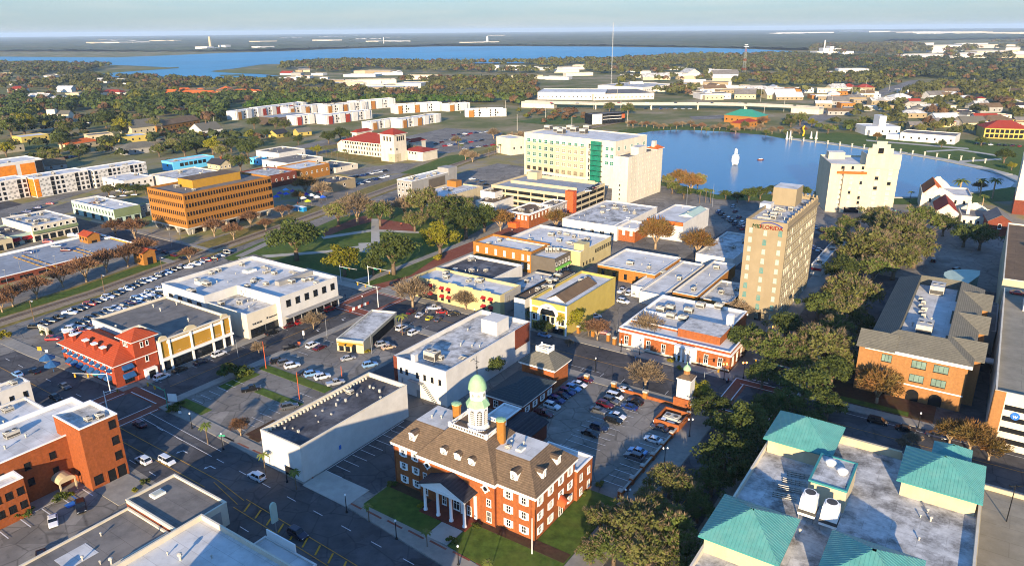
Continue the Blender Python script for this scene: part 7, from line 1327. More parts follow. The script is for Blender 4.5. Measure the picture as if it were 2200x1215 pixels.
wood('lakeside_woods', [(-20, 139), (90, 140), (240, 143), (160, 160), (0, 162)], 4, (6, 10), '#535632', cap=1500, nq=40); wood('shore_woods', [(600, 140), (760, 132), (900, 137), (1100, 136), (1300, 131), (1500, 120), (1700, 119), (1760, 124), (1760, 150), (1500, 160), (1100, 158), (700, 156), (600, 150)], 3.2, (6, 10), '#595b35', cap=3600, nq=36)
wood('right_woods', [(1330, 158), (1760, 140), (1990, 160), (1960, 200), (1780, 215), (1560, 214), (1330, 200)], 2.6, (5, 8.5), '#5c5d33', cap=2600, nq=46); wood('shaded_woods', [(1690, 122), (1900, 125), (2200, 138), (2200, 182), (1960, 178), (1820, 168), (1700, 150)], 3.6, (6, 10), '#444b30', cap=2600, nq=36)  # shaded_woods has darker leaves: a cloud's shade put into the colour
wood('suburb_trees', [(1940, 180), (2200, 180), (2200, 300), (2120, 292), (1960, 282), (1800, 270), (1760, 250), (1900, 200)], 5, (4, 7.5), '#5f6034', cap=1500, nq=80); wood('lake_path_trees', [(1640, 246), (1790, 255), (1860, 285), (1760, 285), (1640, 272)], 4, (3, 5), '#55602a', cap=120, nq=90); wood('town_trees', [(1750, 100), (2200, 92), (2200, 134), (1900, 122), (1740, 116)], .9, (9, 15), '#5d5b3c', cap=3200, nq=26)
wood('left_town_trees', [(0, 232), (180, 236), (330, 262), (560, 268), (700, 285), (560, 330), (330, 335), (120, 350), (0, 340)], 3.4, (3.5, 6.5), '#48502a', cap=420, nq=90); wood('bridge_scrub', [(1110, 238), (1300, 240), (1290, 262), (1140, 268)], 3, (2.5, 4.5), '#6a5138', cap=140, nq=70, brown=.6)
# canopy of the country beyond the great lake
def canopy():
    na, nr = 420, 90; t = np.linspace(R_(-52), R_(52), na); r = 3000*(30000/3000)**(np.linspace(0, 1, nr)); A, Rr = np.meshgrid(t, r); X, Y = np.sin(A)*Rr, np.cos(A)*Rr; Z = 7+6*RS.rand(*X.shape)+4*np.sin(X*.004)*np.cos(Y*.003)+(Rr > 9000)*8*RS.rand(*X.shape)
    px, py = proj(X.ravel(), Y.ravel(), 0*X.ravel()); bad = inpoly(px, py, BIG) | (py > 118) | ((py > 112) & (px < 1000)); bad |= inpoly(px, py, [(1900, 90), (2200, 84), (2200, 135), (1900, 126)]) | inpoly(px, py, [(-900, 118), (2400, 108), (2400, 140), (-900, 160)]); bad = bad.reshape(X.shape); I = np.arange(na*nr).reshape(nr, na)
    Q = np.stack([I[:-1, :-1], I[:-1, 1:], I[1:, 1:], I[1:, :-1]], -1).reshape(-1, 4); B = bad; k = ~(B[:-1, :-1] | B[:-1, 1:] | B[1:, 1:] | B[1:, :-1]).ravel(); Q = Q[k]
    m = mat('distant_canopy', '#4d5436', .95, .4, .004, '#6b5e4c', .6, .0011, spec=.05); struct('distant_woodland', npmesh('distant_woodland', np.stack([X.ravel(), Y.ravel(), Z.ravel()], 1), Q[:, ::-1], m), 'stuff')
canopy()
# haze
hzb = MB().box(-34000, 34000, -3000, 34000, -1.5, 150).data('haze', []) if False else None
me = bpy.data.meshes.new('haze'); bb = MB().box(-34000, 34000, -31000, 34000, -1.5, 152); me.from_pydata(bb.v, [], bb.f); hm = bpy.data.materials.new('haze_air'); hm.use_nodes = True; n = hm.node_tree; n.nodes.clear(); o_ = n.nodes.new('ShaderNodeOutputMaterial'); pv_ = n.nodes.new('ShaderNodeVolumePrincipled'); pv_.inputs['Color'].default_value = (.56, .74, .96, 1); pv_.inputs['Density'].default_value = 4.5e-5; pv_.inputs['Anisotropy'].default_value = 0.0; n.links.new(pv_.outputs[0], o_.inputs['Volume']); me.materials.append(hm); struct('haze', me, 'stuff')
# ================================================================ vehicles
CC = {'white': '#c9cacb', 'black': '#0e0f12', 'grey': '#4a4d52', 'silver': '#93979b', 'red': '#8f1418', 'blue': '#12295e', 'navy': '#141c33', 'maroon': '#4a0f1b', 'beige': '#b59c82', 'lime': '#b5b23a', 'light blue': '#6f93b8', 'orange': '#b8552a', 'green': '#6d8f7d'}
PAINT = {k: mat('car_paint_'+k.replace(' ', '_'), v, .28, .05, 1, spec=.6, metal=.1) for k, v in CC.items()}
CGL = glass('car_glass', '#15181c', .06); TYRE = mat('tyre_rubber', '#121213', .9); RIM = mat('wheel_rim', '#7d8084', .4, metal=.6); HL = mat('headlamp', '#d9dde0', .2); TLM = mat('tail_lamp', '#8a1210', .3)
PROF = {'sedan': (4.9, 1.95, .95, 1.48, (-1.65, -.95, .45, 1.15)), 'suv': (5.0, 2.05, 1.08, 1.8, (-2.2, -1.85, .35, 1.1)), 'pickup': (5.6, 1.95, 1.08, 1.82, (-.7, -.45, .75, 1.35)), 'van': (5.1, 1.95, 1.02, 1.78, (-2.4, -2.15, .8, 1.6)), 'coupe': (4.5, 1.8, .85, 1.28, (-1.7, -.8, .2, 1.0))}
def carshape(kind):
    L_, W_, belt, roof, (c0, c1, c2, c3) = PROF[kind]; l = L_/2; w = W_/2; B = MB()
    st = [(-l, .42, belt-.3, w*.8), (-l+.12, .3, belt-.08, w*.93), (-l+.5, .22, belt-.02, w), (c0, .22, belt, w), (c3, .22, belt, w), (c3+.25, .22, belt-.06, w), (l-.45, .22, belt-.22, w*.97), (l-.1, .3, belt-.34, w*.9), (l, .42, belt-.45, w*.78)]
    ring = lambda x, zb, zt, hw: [(x, -hw*.96, zb), (x, -hw, (zb+zt)/2), (x, -hw*.93, zt-.05), (x, -hw*.8, zt), (x, hw*.8, zt), (x, hw*.93, zt-.05), (x, hw, (zb+zt)/2), (x, hw*.96, zb)]
    if kind == 'pickup': st = [(-l, .42, belt-.02, w*.93), (-l+.1, .3, belt, w), (c0-.05, .25, belt, w)]+st[4:]
    for i in range(len(st)-1):
        a, b = ring(*st[i]), ring(*st[i+1])
        for k in range(7): B.face([a[k], b[k], b[k+1], a[k+1]])
        B.face([a[7], b[7], b[0], a[0]])
    B.face(ring(*st[0])); B.face(ring(*st[-1])[::-1])
    C_ = MB(); i1 = w*.9; i2 = w*.74; cab = [(c0, -i1, belt-.02), (c3, -i1, belt-.02), (c3, i1, belt-.02), (c0, i1, belt-.02), (c1, -i2, roof-.06), (c2, -i2, roof-.06), (c2, i2, roof-.06), (c1, i2, roof-.06)]; C_.mesh8(cab)
    R = MB().mesh8([(c1-.06, -i2-.03, roof-.08), (c2+.06, -i2-.03, roof-.08), (c2+.06, i2+.03, roof-.08), (c1-.06, i2+.03, roof-.08), (c1+.1, -i2+.12, roof), (c2-.1, -i2+.12, roof), (c2-.1, i2-.12, roof), (c1+.1, i2-.12, roof)])
    for x, x2 in ((c0, c1), ((c0+c3)/2-.05, (c1+c2)/2-.05)):
        for sg in (-1, 1): R.tube((x, sg*i1, belt), (x2, sg*i2, roof-.06), .05, n=4)
    if kind == 'pickup': R.box(-l+.15, c0-.2, -w*.82, w*.82, belt+.001, belt+.02)
    return B, C_, R
SH = {k: carshape(k) for k in PROF}; WX = {k: (-PROF[k][0]*.3, PROF[k][0]*.3) for k in PROF}
WHEEL = MB(); WHEEL.tube((0, -.11, 0), (0, .11, 0), .35, n=12, m=0); WHEEL.tube((0, -.12, 0), (0, .12, 0), .2, n=8, m=1); WHEEL = WHEEL.data('wheel', [TYRE, RIM])
LAMP = MB().box(-.06, .06, -.17, .17, -.08, .08).data('headlight', HL); TAIL = MB().box(-.06, .06, -.15, .15, -.1, .1).data('taillight', TLM)
_cm = {}
def cmesh(kind, col, part):
    key = (kind, col, part)
    if key not in _cm:
        B, C_, R = SH[kind]
        if part == 'body': _cm[key] = B.data('body', PAINT[col], True)
        elif part == 'cab': _cm[key] = C_.data('windows', CGL)
        elif part == 'roof': _cm[key] = R.data('roof', PAINT[col] if kind != 'pickup' else PAINT[col])
        else:
            A = MB()
            for q, m in ((B, 0), (C_, 1), (R, 0)):
                i = len(A.v); A.v += q.v; A.f += [tuple(i+k for k in f) for f in q.f]; A.m += [m]*len(q.f)
            for x in WX[kind]:
                for y in (-1, 1): A.tube((x, y*PROF[kind][1]*.43-.1, .34), (x, y*PROF[kind][1]*.43+.1, .34), .34, n=8, m=2)
            _cm[key] = A.data('car', [PAINT[col], CGL, TYRE])
    return _cm[key]
TN = {'sedan': ('car', 'saloon car'), 'suv': ('car', 'estate car'), 'pickup': ('pickup_truck', 'pickup truck'), 'van': ('van', 'people carrier'), 'coupe': ('car', 'low coupe')}
def car(pos, az, kind, col, where, group=None, z=0.03, detail=True):
    """a vehicle at pos facing the compass direction az"""
    n, tx = TN[kind]; lab = f'{col} {tx} {where}'; r = math.pi/2-R_(az); loc = (pos[0], pos[1], z)
    if not detail: return single(n, lab, 'van' if kind == 'van' else 'pickup' if kind == 'pickup' else 'car', cmesh(kind, col, 'all'), loc, r, group)
    t = thing(n, lab, 'van' if kind == 'van' else 'pickup' if kind == 'pickup' else 'car', loc, group, r); ob('body', cmesh(kind, col, 'body'), t); ob('windows', cmesh(kind, col, 'cab'), t); ob('roof', cmesh(kind, col, 'roof'), t)
    l, w = PROF[kind][0]/2, PROF[kind][1]/2
    for x in WX[kind]:
        for y in (-1, 1): ob('wheel', WHEEL, t, (x, y*w*.88, .35))
    for y in (-1, 1): ob('headlight', LAMP, t, (l-.1, y*w*.66, PROF[kind][2]-.42)); ob('taillight', TAIL, t, (-l+.06, y*w*.7, PROF[kind][2]-.28))
    return t
RC_ = random.Random(21)
def row(p, q, n, az, where, group, cols=None, z=.03, detail=False, h=0, kinds=None, skip=(), jit=.25):
    a, b = G(*p, h), G(*q, h); r = RC_
    for i in range(n):
        if i in skip: continue
        t = (i+.5)/n; c = a.lerp(b, t); col = cols[i % len(cols)] if cols else r.choice(['white', 'black', 'grey', 'silver', 'navy', 'white', 'black', 'red', 'blue', 'maroon', 'silver', 'grey'])
        car((c.x+r.uniform(-jit, jit), c.y+r.uniform(-jit, jit)), az+r.uniform(-2, 2)+(180 if r.random() < .25 else 0), kinds[i % len(kinds)] if kinds else r.choice(['sedan', 'suv', 'suv', 'sedan', 'pickup', 'van', 'sedan']), col, f'{ORD[i]} from the left {where}', group, h+z, detail)
def one(x, y, az, kind, col, where, h=0, detail=True): g = G(x, y, h); return car((g.x, g.y), az, kind, col, where, None, h+.03, detail)
# court car park
w_ = 'in the row along the low brick annex'
for i, (x, y, k, c) in enumerate(((1168, 891, 'pickup', 'maroon'), (1186, 875, 'suv', 'white'), (1196, 862, 'suv', 'blue'), (1207, 852, 'sedan', 'navy'), (1218, 845, 'suv', 'blue'), (1231, 837, 'suv', 'light blue'), (1244, 828, 'sedan', 'white'), (1258, 818, 'sedan', 'maroon'))): one(x, y, 124, k, c, f'{ORD[i]} from the left {w_}')
for x, y, az, k, c, t in ((1343, 840, 118, 'coupe', 'white', 'nearest the brick gate post of the court car park'), (1321, 854, 124, 'van', 'white', 'at the top of the double row in the court car park'), (1312, 864, 124, 'suv', 'grey', 'behind the white people carrier in the court car park'), (1300, 872, 124, 'suv', 'maroon', 'third down the double row in the court car park'), (1285, 884, 124, 'sedan', 'grey', 'at the left of the middle row in the court car park'), (1326, 896, 124, 'sedan', 'white', 'in the middle row beside a dark estate'), (1318, 906, 124, 'suv', 'black', 'in the middle row beside a white saloon'), (1364, 866, 304, 'sedan', 'black', 'facing the double row near the gate'), (1352, 877, 304, 'sedan', 'blue', 'small below the black one by the gate'), (1287, 922, 124, 'suv', 'navy', 'right of the pair in the open lot'), (1268, 934, 124, 'sedan', 'black', 'left of the pair in the open lot'), (1426, 911, 304, 'pickup', 'white', 'backed against the brick wall by the cooling fans'), (1417, 922, 304, 'sedan', 'grey', 'below the white pickup at the brick wall'), (1403, 947, 304, 'sedan', 'white', 'alone in the bays along the brick wall'), (1370, 972, 304, 'sedan', 'light blue', 'lower in the bays along the brick wall'), (1362, 984, 304, 'suv', 'grey', 'lowest in the bays along the brick wall')): one(x, y, az, k, c, t)
# avenue and junction
for x, y, az, k, c, t in ((309, 992, 304, 'suv', 'white', 'waiting behind the tower of the brick office'), (360, 993, 124, 'van', 'white', 'with dark sunroof in the sunlit strip of the avenue'), (552, 1027, 304, 'suv', 'white', 'driving past the long white building'), (300, 914, 304, 'sedan', 'maroon', 'stopped before the crossing'), (640, 1150, 124, 'suv', 'navy', 'passing the lettered shopfront'), (115, 1122, 146, 'sedan', 'white', 'with black roof in the office bays'), (175, 1092, 146, 'suv', 'black', 'in the shaded office bays'), (140, 832, 124, 'sedan', 'grey', 'heading to the junction in the shade'), (120, 856, 124, 'sedan', 'black', 'beside the white parapet block'), (75, 800, 304, 'sedan', 'black', 'turning in by the blue awnings'), (38, 806, 304, 'sedan', 'light blue', 'leaving on the left edge of the avenue'),
    (540, 838, 66, 'pickup', 'black', 'with red tail lights alone in the sunlit lot'), (622, 876, 66, 'suv', 'grey', 'at the parapet of the long white building'), (90, 1200, 146, 'sedan', 'black', 'at the corner of the low grey roof'),
    (348, 813, 34, 'suv', 'white', 'parked before the tiled tower porch'), (387, 797, 34, 'sedan', 'black', 'parked before the ornate facade'), (432, 780, 34, 'sedan', 'navy', 'in the middle of the ornate facade kerb'), (471, 763, 34, 'suv', 'white', 'at the end of the ornate facade kerb'), (585, 717, 34, 'suv', 'black', 'before the white lower wing'), (622, 702, 34, 'sedan', 'maroon', 'under the canopy of the white corner store'), (646, 694, 34, 'sedan', 'red', 'behind the kerb tree'), (709, 667, 34, 'van', 'red', 'at the corner of the white corner store'),
    (598, 778, 60, 'suv', 'black', 'first in the sunny bays by the orange pole'), (613, 782, 60, 'suv', 'grey', 'second in the sunny bays by the orange pole'), (628, 788, 60, 'suv', 'white', 'third in the sunny bays by the orange pole'), (657, 802, 60, 'sedan', 'black', 'behind the middle orange pole'), (671, 806, 60, 'suv', 'light blue', 'between black and white in the sunny bays'), (693, 812, 60, 'suv', 'white', 'right in the sunny bays'), (721, 825, 60, 'pickup', 'silver', 'under the white parapet in the sunny bays'),
    (626, 748, 60, 'pickup', 'black', 'at the kerb of the sunny lot'), (672, 744, 36, 'suv', 'white', 'nose out by the kiosk verge'), (688, 749, 36, 'sedan', 'maroon', 'beside the white one at the kiosk verge'), (748, 772, 60, 'sedan', 'silver', 'before the kiosk front'), (795, 786, 60, 'suv', 'light blue', 'half in shade near the white wall'), (822, 742, 60, 'suv', 'silver', 'behind the kiosk in shade'), (835, 748, 60, 'sedan', 'beige', 'tan behind the kiosk in shade'), (863, 707, 34, 'suv', 'white', 'left of the kiosk rear bays'), (874, 712, 34, 'sedan', 'grey', 'middle of the kiosk rear bays'), (889, 717, 34, 'suv', 'white', 'right of the kiosk rear bays'),
    (883, 672, 20, 'sedan', 'maroon', 'at the car show'), (902, 679, 20, 'sedan', 'white', 'at the car show'), (923, 685, 20, 'coupe', 'lime', 'at the car show'), (949, 672, 80, 'coupe', 'red', 'at the car show'), (975, 677, 80, 'coupe', 'black', 'at the car show'), (942, 688, 20, 'coupe', 'grey', 'at the car show'), (932, 664, 80, 'pickup', 'white', 'at the car show'), (848, 612, 34, 'suv', 'black', 'waiting at the brick street'),
    (1170, 722, 124, 'sedan', 'light blue', 'at the kerb before the yellow theatre'), (1339, 650, 124, 'suv', 'white', 'in the theatre car park by its fence'), (1278, 682, 80, 'suv', 'white', 'beside the tree in the theatre car park'), (1336, 627, 34, 'pickup', 'white', 'first of three behind the theatre'), (1352, 632, 34, 'suv', 'white', 'second of three behind the theatre'), (1367, 634, 34, 'suv', 'white', 'third of three behind the theatre'), (1296, 716, 100, 'coupe', 'red', 'behind the gate posts'),
    (1657, 808, 34, 'suv', 'silver', 'stopped by the road lettering'), (1692, 803, 214, 'sedan', 'white', 'under the street oak'), (1680, 822, 214, 'suv', 'green', 'dim under the street oak'), (1885, 908, 124, 'van', 'black', 'at the kerb before the arched front'), (1945, 925, 124, 'sedan', 'black', 'behind the black people carrier'), (2010, 938, 124, 'sedan', 'navy', 'by the bare trees at the garage'), (1525, 1035, 34, 'pickup', 'maroon', 'parked under the trees by the teal roofs'), (2055, 582, 60, 'van', 'black', 'alone on the dark plaza'), (2005, 562, 34, 'suv', 'black', 'under the grove edge')): one(x, y, az, k, c, t)
one(2186, 632, 124, 'sedan', 'red', 'bright beside the stair kiosk on the garage roof', 14.4)
# long rows by the railway
row((70, 708), (395, 572), 26, 84, 'in the row along the railway', 'cars in the railway row', ['black', 'navy', 'black', 'black', 'grey', 'white', 'black', 'grey', 'red', 'black', 'white', 'white', 'black', 'navy', 'white', 'black', 'black', 'grey', 'white', 'white', 'navy', 'silver', 'light blue', 'black', 'navy', 'white'], kinds=['suv', 'sedan', 'suv', 'pickup', 'sedan', 'pickup', 'suv', 'sedan', 'suv'], skip=(4,))
row((138, 712), (352, 618), 18, 84, 'in the second railway row', 'cars in the second railway row', ['white', 'silver', 'black', 'navy', 'grey', 'black', 'grey', 'silver', 'white', 'navy', 'maroon', 'grey', 'light blue', 'white', 'white', 'silver', 'white', 'navy'])
row((150, 724), (350, 632), 17, 84, 'in the third railway row', 'cars in the third railway row', ['white', 'red', 'silver', 'maroon', 'black', 'black', 'navy', 'grey', 'silver', 'white', 'black', 'maroon', 'light blue', 'navy', 'silver', 'white', 'black']); one(115, 730, 84, 'suv', 'red', 'at the end of the third railway row', detail=False)
row((398, 578), (500, 540), 8, 84, 'beyond the railway rows near the crossing', 'cars near the rail crossing', jit=.8); row((330, 535), (400, 560), 4, 124, 'queueing at the rail crossing', 'cars queueing at the rail crossing')
for x, y, az, k, c, t in ((157, 508, 80, 'suv', 'white', 'left of the white pair on the roof deck'), (168, 507, 80, 'sedan', 'white', 'right of the white pair on the roof deck'), (202, 506, 84, 'pickup', 'white', 'near the far stair tower'), (228, 513, 84, 'suv', 'white', 'at the white parapet of the roof deck'), (104, 521, 84, 'suv', 'red', 'by the far parapet of the roof deck'), (122, 530, 84, 'sedan', 'silver', 'in the middle of the roof deck'), (62, 544, 84, 'sedan', 'blue', 'left above the yellow bays'), (143, 539, 84, 'suv', 'maroon', 'right above the yellow bays')): one(x, y, az, k, c, t, 2.25, False)
# town lots further off
for a, b, n, az, t in (((680, 415), (770, 395), 9, 60, 'in the near row by the market'), ((770, 398), (830, 380), 8, 60, 'in the lot beside the market'), ((745, 385), (830, 368), 9, 60, 'in the back row of the market lot'), ((930, 312), (1010, 290), 7, 60, 'in the lot behind the spanish hall'), ((950, 316), (1040, 302), 8, 60, 'in the middle of the spanish hall lot'), ((990, 322), (1080, 310), 6, 60, 'at the near edge of the spanish hall lot'), ((970, 292), (1050, 284), 7, 60, 'at the back of the spanish hall lot'), ((70, 345), (165, 338), 12, 20, 'behind the patterned apartments'), ((150, 268), (240, 262), 8, 70, 'in the dark lot by the pale chapel'), ((345, 300), (420, 308), 7, 60, 'in the lot behind the sky-blue building'), ((20, 470), (120, 435), 4, 84, 'on the street behind the green shops'), ((160, 436), (300, 418), 6, 80, 'on the street by the mint showroom'), ((1540, 455), (1590, 490), 7, 34, 'in the hotel car park left row'), ((1575, 440), (1600, 500), 5, 34, 'in the hotel car park right row'), ((1750, 490), (1800, 510), 6, 34, 'beside the tan tower car park'), ((1740, 530), (1775, 548), 5, 34, 'below the tan tower car park'), ((1380, 235), (1490, 235), 7, 80, 'under the flyover lot'), ((1930, 262), (2060, 272), 8, 60, 'behind the white gallery'), ((2090, 310), (2200, 316), 7, 60, 'before the arcaded villa'), ((1780, 245), (1930, 190), 9, 40, 'on the wide road')):
    row(a, b, n, az, t, 'cars '+t, jit=.6)
row((1260, 413), (1292, 396), 6, 60, 'on the cream garage roof', 'cars on the cream garage roof', h=10.5); row((1010, 384), (1050, 400), 4, 60, 'beside the cream garage', 'cars beside the cream garage'); row((1080, 398), (1130, 408), 5, 60, 'in the yard before the cream garage', 'cars in the yard before the cream garage')
FZ = Vector((0, 0, 0))
for i, x in enumerate((1185, 1240, 1330, 1390, 1452, 1530, 1590)): g = G(x, 222.3, 7.6); car((g.x, g.y), 90, RC_.choice(['sedan', 'van', 'suv']), RC_.choice(['white', 'black', 'red', 'silver']), f'{ORD[i]} from the left on the flyover', 'cars on the flyover', 7.55, False)
# ================================================================ street furniture, people, small things
def lamp(x, y, where, globes=1, h=4.4, lit=False, group=None, sc=1):
    g = G(x, y); t = thing('street_lamp', ('lit twin amber' if lit else 'black twin-globe' if globes > 1 else 'black single-globe')+' street lamp '+where, 'street lamp', (g.x, g.y, 0), group, sc=sc)
    ob('post', MB().lathe([(.28, 0), (.28, .3), (.12, .6), (.07, h)], 0, 0, 8).data('post', BLACKM), t)
    for k in range(globes):
        dx = 0 if globes == 1 else (-.5, .5)[k]
        if globes > 1: ob('arm', MB().tube((0, 0, h-.3), (dx, 0, h-.1), .05, n=5).data('arm', BLACKM), t)
        ob('globe', MB().lathe([(.05, 0), (.2, .12), (.24, .3), (.16, .48), (.04, .6)], 0, 0, 10).data('globe', AMBER if lit else GLOBE, True), t, (dx, 0, h-.1))
    return t
for i, (x, y) in enumerate(((852, 1157), (985, 1213), (413, 920), (480, 965), (617, 1035), (745, 1100))): lamp(x, y, f'{ORD[i]} on the avenue pavement', group='lamps along the avenue')
for i, (x, y) in enumerate(((1347, 1094), (1427, 1002), (1481, 938))): lamp(x, y, f'{ORD[i]} up the pavement beside the court car park wall', 2, 5)
for i, (x, y) in enumerate(((1597, 812), (1688, 720), (1660, 732), (1555, 815))): lamp(x, y, f'{ORD[i]} at the post office corner', 2, 5, True)
for i, (x, y) in enumerate(((1279, 798), (1334, 756), (1972, 920), (1374, 762), (780, 660), (1020, 690))): lamp(x, y, ('in front of the court car park gate', 'by the theatre gate posts', 'before the arched brick front', 'before the post office steps', 'at the brick crossing', 'by the awning building')[i])
def pole(x, y, yt, r, m, name, label, arm=None, group=None, head=None):
    g = G(x, y); h = hz(x, y, yt); t = thing(name, label, 'pole' if 'lamp' not in name else 'street lamp', (g.x, g.y, 0), group); ob('shaft', MB().tube((0, 0, 0), (0, 0, h), r, r*.7, 8).data('shaft', m), t)
    if arm: ob('arm', MB().tube((0, 0, h-.1), (arm, 0, h+.1), .07, n=5).data('arm', m), t, rz=-R_(34)); ob('lamp_head', MB().box(-.5, .5, -.2, .2, -.15, 0).data('lamp_head', TRIM), t, Matrix.Rotation(-R_(34), 3, 'Z') @ Vector((arm, 0, h+.1)), -R_(34))
    return t
for i, (x, y, yt) in enumerate(((572, 792, 733), (644, 860, 799), (735, 814, 786))): pole(x, y, yt, .13, ORANGEP, 'orange_pole', ('tall orange pole at the kerb end of the grass strip', 'tall orange pole in the middle lot', 'orange pole beside the white parapet')[i])
for i, (x, y, yt) in enumerate(((74, 690, 645), (225, 628, 590), (349, 584, 552), (-15, 730, 690))): pole(x, y, yt, .14, WOODP, 'lamp_pole', f'timber lamp pole with one bracket light, {ORD[i]} along the railway', 1.8, 'lamp poles along the railway')
for x, y, yt, l in ((512, 768, 729, 'thin grey lamp pole by the gap between the white buildings'), (703, 727, 685, 'thin grey lamp pole near the kiosk verge'), (799, 760, 716, 'slim pole with a small flag sign behind the kiosk'), (1325, 720, 696, 'pale lamp post at the theatre car park fence'), (1143, 1190, 1112, 'white flagpole on the lawn at the lower edge')): pole(x, y, yt, .11, STEEL if 'white' not in l[:6] else TRIM, 'lamp_pole' if 'lamp' in l else 'flagpole', l)
for i, (x, y, yt) in enumerate(((44, 600-20, 562), (83, 558, 545), (122, 576, 563), (182, 540, 527), (199, 566, 556), (281, 546, 533), (103, 593, 588), (16, 608, 595))): g = G(x, y, 2.4); t = thing('deck_lamp', f'thin lamp post on the rooftop car park, {ORD[i]} of its set', 'street lamp', (g.x, g.y, 2.3), 'lamp posts on the rooftop car park'); ob('shaft', MB().tube((0, 0, 0), (0, 0, 6), .1, .07, 6).data('shaft', STEEL), t); ob('lamp_head', MB().box(-.5, .5, -.2, .2, 5.9, 6.1).data('lamp_head', STEEL), t)
g = G(2162, 1120, 5); t = thing('deck_lamp', 'dark twin-headed lamp post on the low tan parking deck', 'street lamp', (g.x, g.y, 5.1)); ob('shaft', MB().tube((0, 0, 0), (0, 0, 8.5), .12, .1, 6).data('shaft', BLACKM), t)
for sg in (-1, 1): ob('lamp_head', MB().box(-.5, .5, -.25, .25, 8.4, 8.65).data('lamp_head', BLACKM), t, (sg*.7, 0, 0))
def signal(x, y, az, length, h, label, m=STEEL, n=2, street=True):
    g = G(x, y); t = thing('traffic_signal', label, 'traffic light', (g.x, g.y, 0), None, -R_(az)); ob('mast', MB().tube((0, 0, 0), (0, 0, h+.6), .14, .1, 8).data('mast', m), t); ob('arm', MB().tube((0, 0, h), (length, 0, h+.4), .09, .05, 6).data('arm', m), t)
    for k in range(n):
        b = MB(); b.box(-.2, .2, -.18, .18, -1.1, 0, 0); c = ob('signal_head', b.data('signal_head', YPAINT if m == TRIM else YPAINT), t, (length*(.55+.38*k), 0, h+.2))
        for q in range(3): ob('lens', MB().lathe([(.13, 0), (.13, .05)], 0, 0, 8).data('lens', VOID), c, M=Matrix.Translation((0, -.19, -.2-.33*q)) @ Matrix.Rotation(math.pi/2, 4, 'X'))
    if street: ob('street_name_sign', MB().box(-1, 1, -.03, .03, -.35, .1).data('street_name_sign', GREENM), t, (length*.35, -.2, h))
    return t
signal(238, 844, 180, 10, 6.2, 'signal mast with amber heads reaching left over the avenue by the restaurant', TRIM); signal(362, 884, 214-180+180, 9, 6.6, 'green signal mast at the sunlit car park corner', GREENM); signal(232, 884, -34, 6, 6, 'plain white mast behind the brick office tower', TRIM, 1, False)
signal(793, 612, 34, 13, 8, 'pale signal mast at the park corner reaching over the brick crossing', TRIM); signal(813, 660, 214, 11, 8, 'white signal mast behind the drive-through canopy', TRIM); signal(733, 606, 34, 10, 7, 'signal arm stretching from the white corner store', TRIM, 1)
signal(1702, 836, 214, 12, 6.5, 'grey signal mast with green name plate under the street oaks', STEEL); signal(1510, 846, 330, 10, 6.5, 'signal arm crossing the view before the post office corner', STEEL, 1, False); signal(1780, 600, 34, 12, 7, 'grey signal mast with lit head at the tower corner', STEEL); signal(1900, 478, 20, 12, 7, 'pale signal mast below the cream hotel', TRIM)
# clock kiosk, court wall and gate posts
ck = Bd('white_clock_kiosk', 'slim white kiosk tower with shingled cap and small green dome by the court wall', 'kiosk', RR(*(lambda q: (q[0]-1.9, q[0]+1.9, q[1]-1.9, q[1]+1.9))(AB(1470, 872))), 9.2, WHITE); ck.hip(9.2, 1.4, SHING, .3); ob('lantern', MB().lathe([(.9, 10.2), (.9, 11.4)], 0, 0, 8).data('lantern', BRICKT), ck.root); ob('dome', MB().lathe([(1.1, 11.4), (1.0, 12), (.5, 12.6), (.1, 12.9), (.08, 13.8)], 0, 0, 12).data('dome', COPPER, True), ck.root); ck.box('brick_base', -2.4, 2.4, -2.6, -1.95, 0, 3.4, BRICK); ck.band('louvre', 0, .2, .8, 6.4, 8.2, TRIM, .08)
wl_ = thing('brick_wall', 'low red brick wall with capped piers along the court car park', 'wall', XY(-57.6, 150)+(0,), None, -R_(34)); ob('wall_run', MB().box(-.2, .2, -22, 21, 0, 1.1).data('wall_run', BRICK), wl_); ob('cap', MB().box(-.26, .26, -22, 21, 1.1, 1.22).data('cap', CONCL), wl_)
for k in range(8): ob('pier', MB().box(-.5, .5, -.5, .5, 0, 1.7).data('pier', BRICK), wl_, (0, -21.5+k*6, 0)); ob('pier_cap', MB().box(-.62, .62, -.62, .62, 1.7, 2.0, 0, .15, .15).data('pier_cap', CONCL), wl_, (0, -21.5+k*6, 0))
w2 = thing('brick_wall', 'low brick wall between court car park and street pavement', 'wall', XY(-77, 174.6)+(0,), None, -R_(34)); ob('wall_run', MB().box(-5, 18, -.2, .2, 0, 1.0).data('wall_run', BRICK), w2)
for k, x in enumerate((-14, -5, 5, 18)): ob('pier', MB().box(-.6, .6, -.6, .6, 0, 2).data('pier', BRICKO), w2, (x, 0, 0)); ob('pier_cap', MB().box(-.75, .75, -.75, .75, 2, 2.5, 0, .1, .1).data('pier_cap', CONCL), w2, (x, 0, 0))
w3 = thing('fan_enclosure', 'square brick enclosure holding a grey four-fan cooling unit', 'enclosure', XY(-60.5, 166)+(0,), None, -R_(34))
for q in ((-3.5, 3.5, -4, -3.7), (-3.5, 3.5, 3.7, 4), (-3.5, -3.2, -3.7, 3.7), (3.2, 3.5, -3.7, 3.7)): ob('wall_run', MB().box(q[0], q[1], q[2], q[3], 0, 2).data('wall_run', BRICK), w3)
single('cooling_unit', 'grey cooling unit with paired fans standing inside the brick enclosure', 'cooling unit', unitmesh(4.2, 2.8, 1.9, 2), XY(-60.5, 166)+(.1,), -R_(34))
fence = thing('gate_posts', 'row of orange brick gate posts with pale caps beside the theatre', 'gate', tuple(G(1300, 735)))
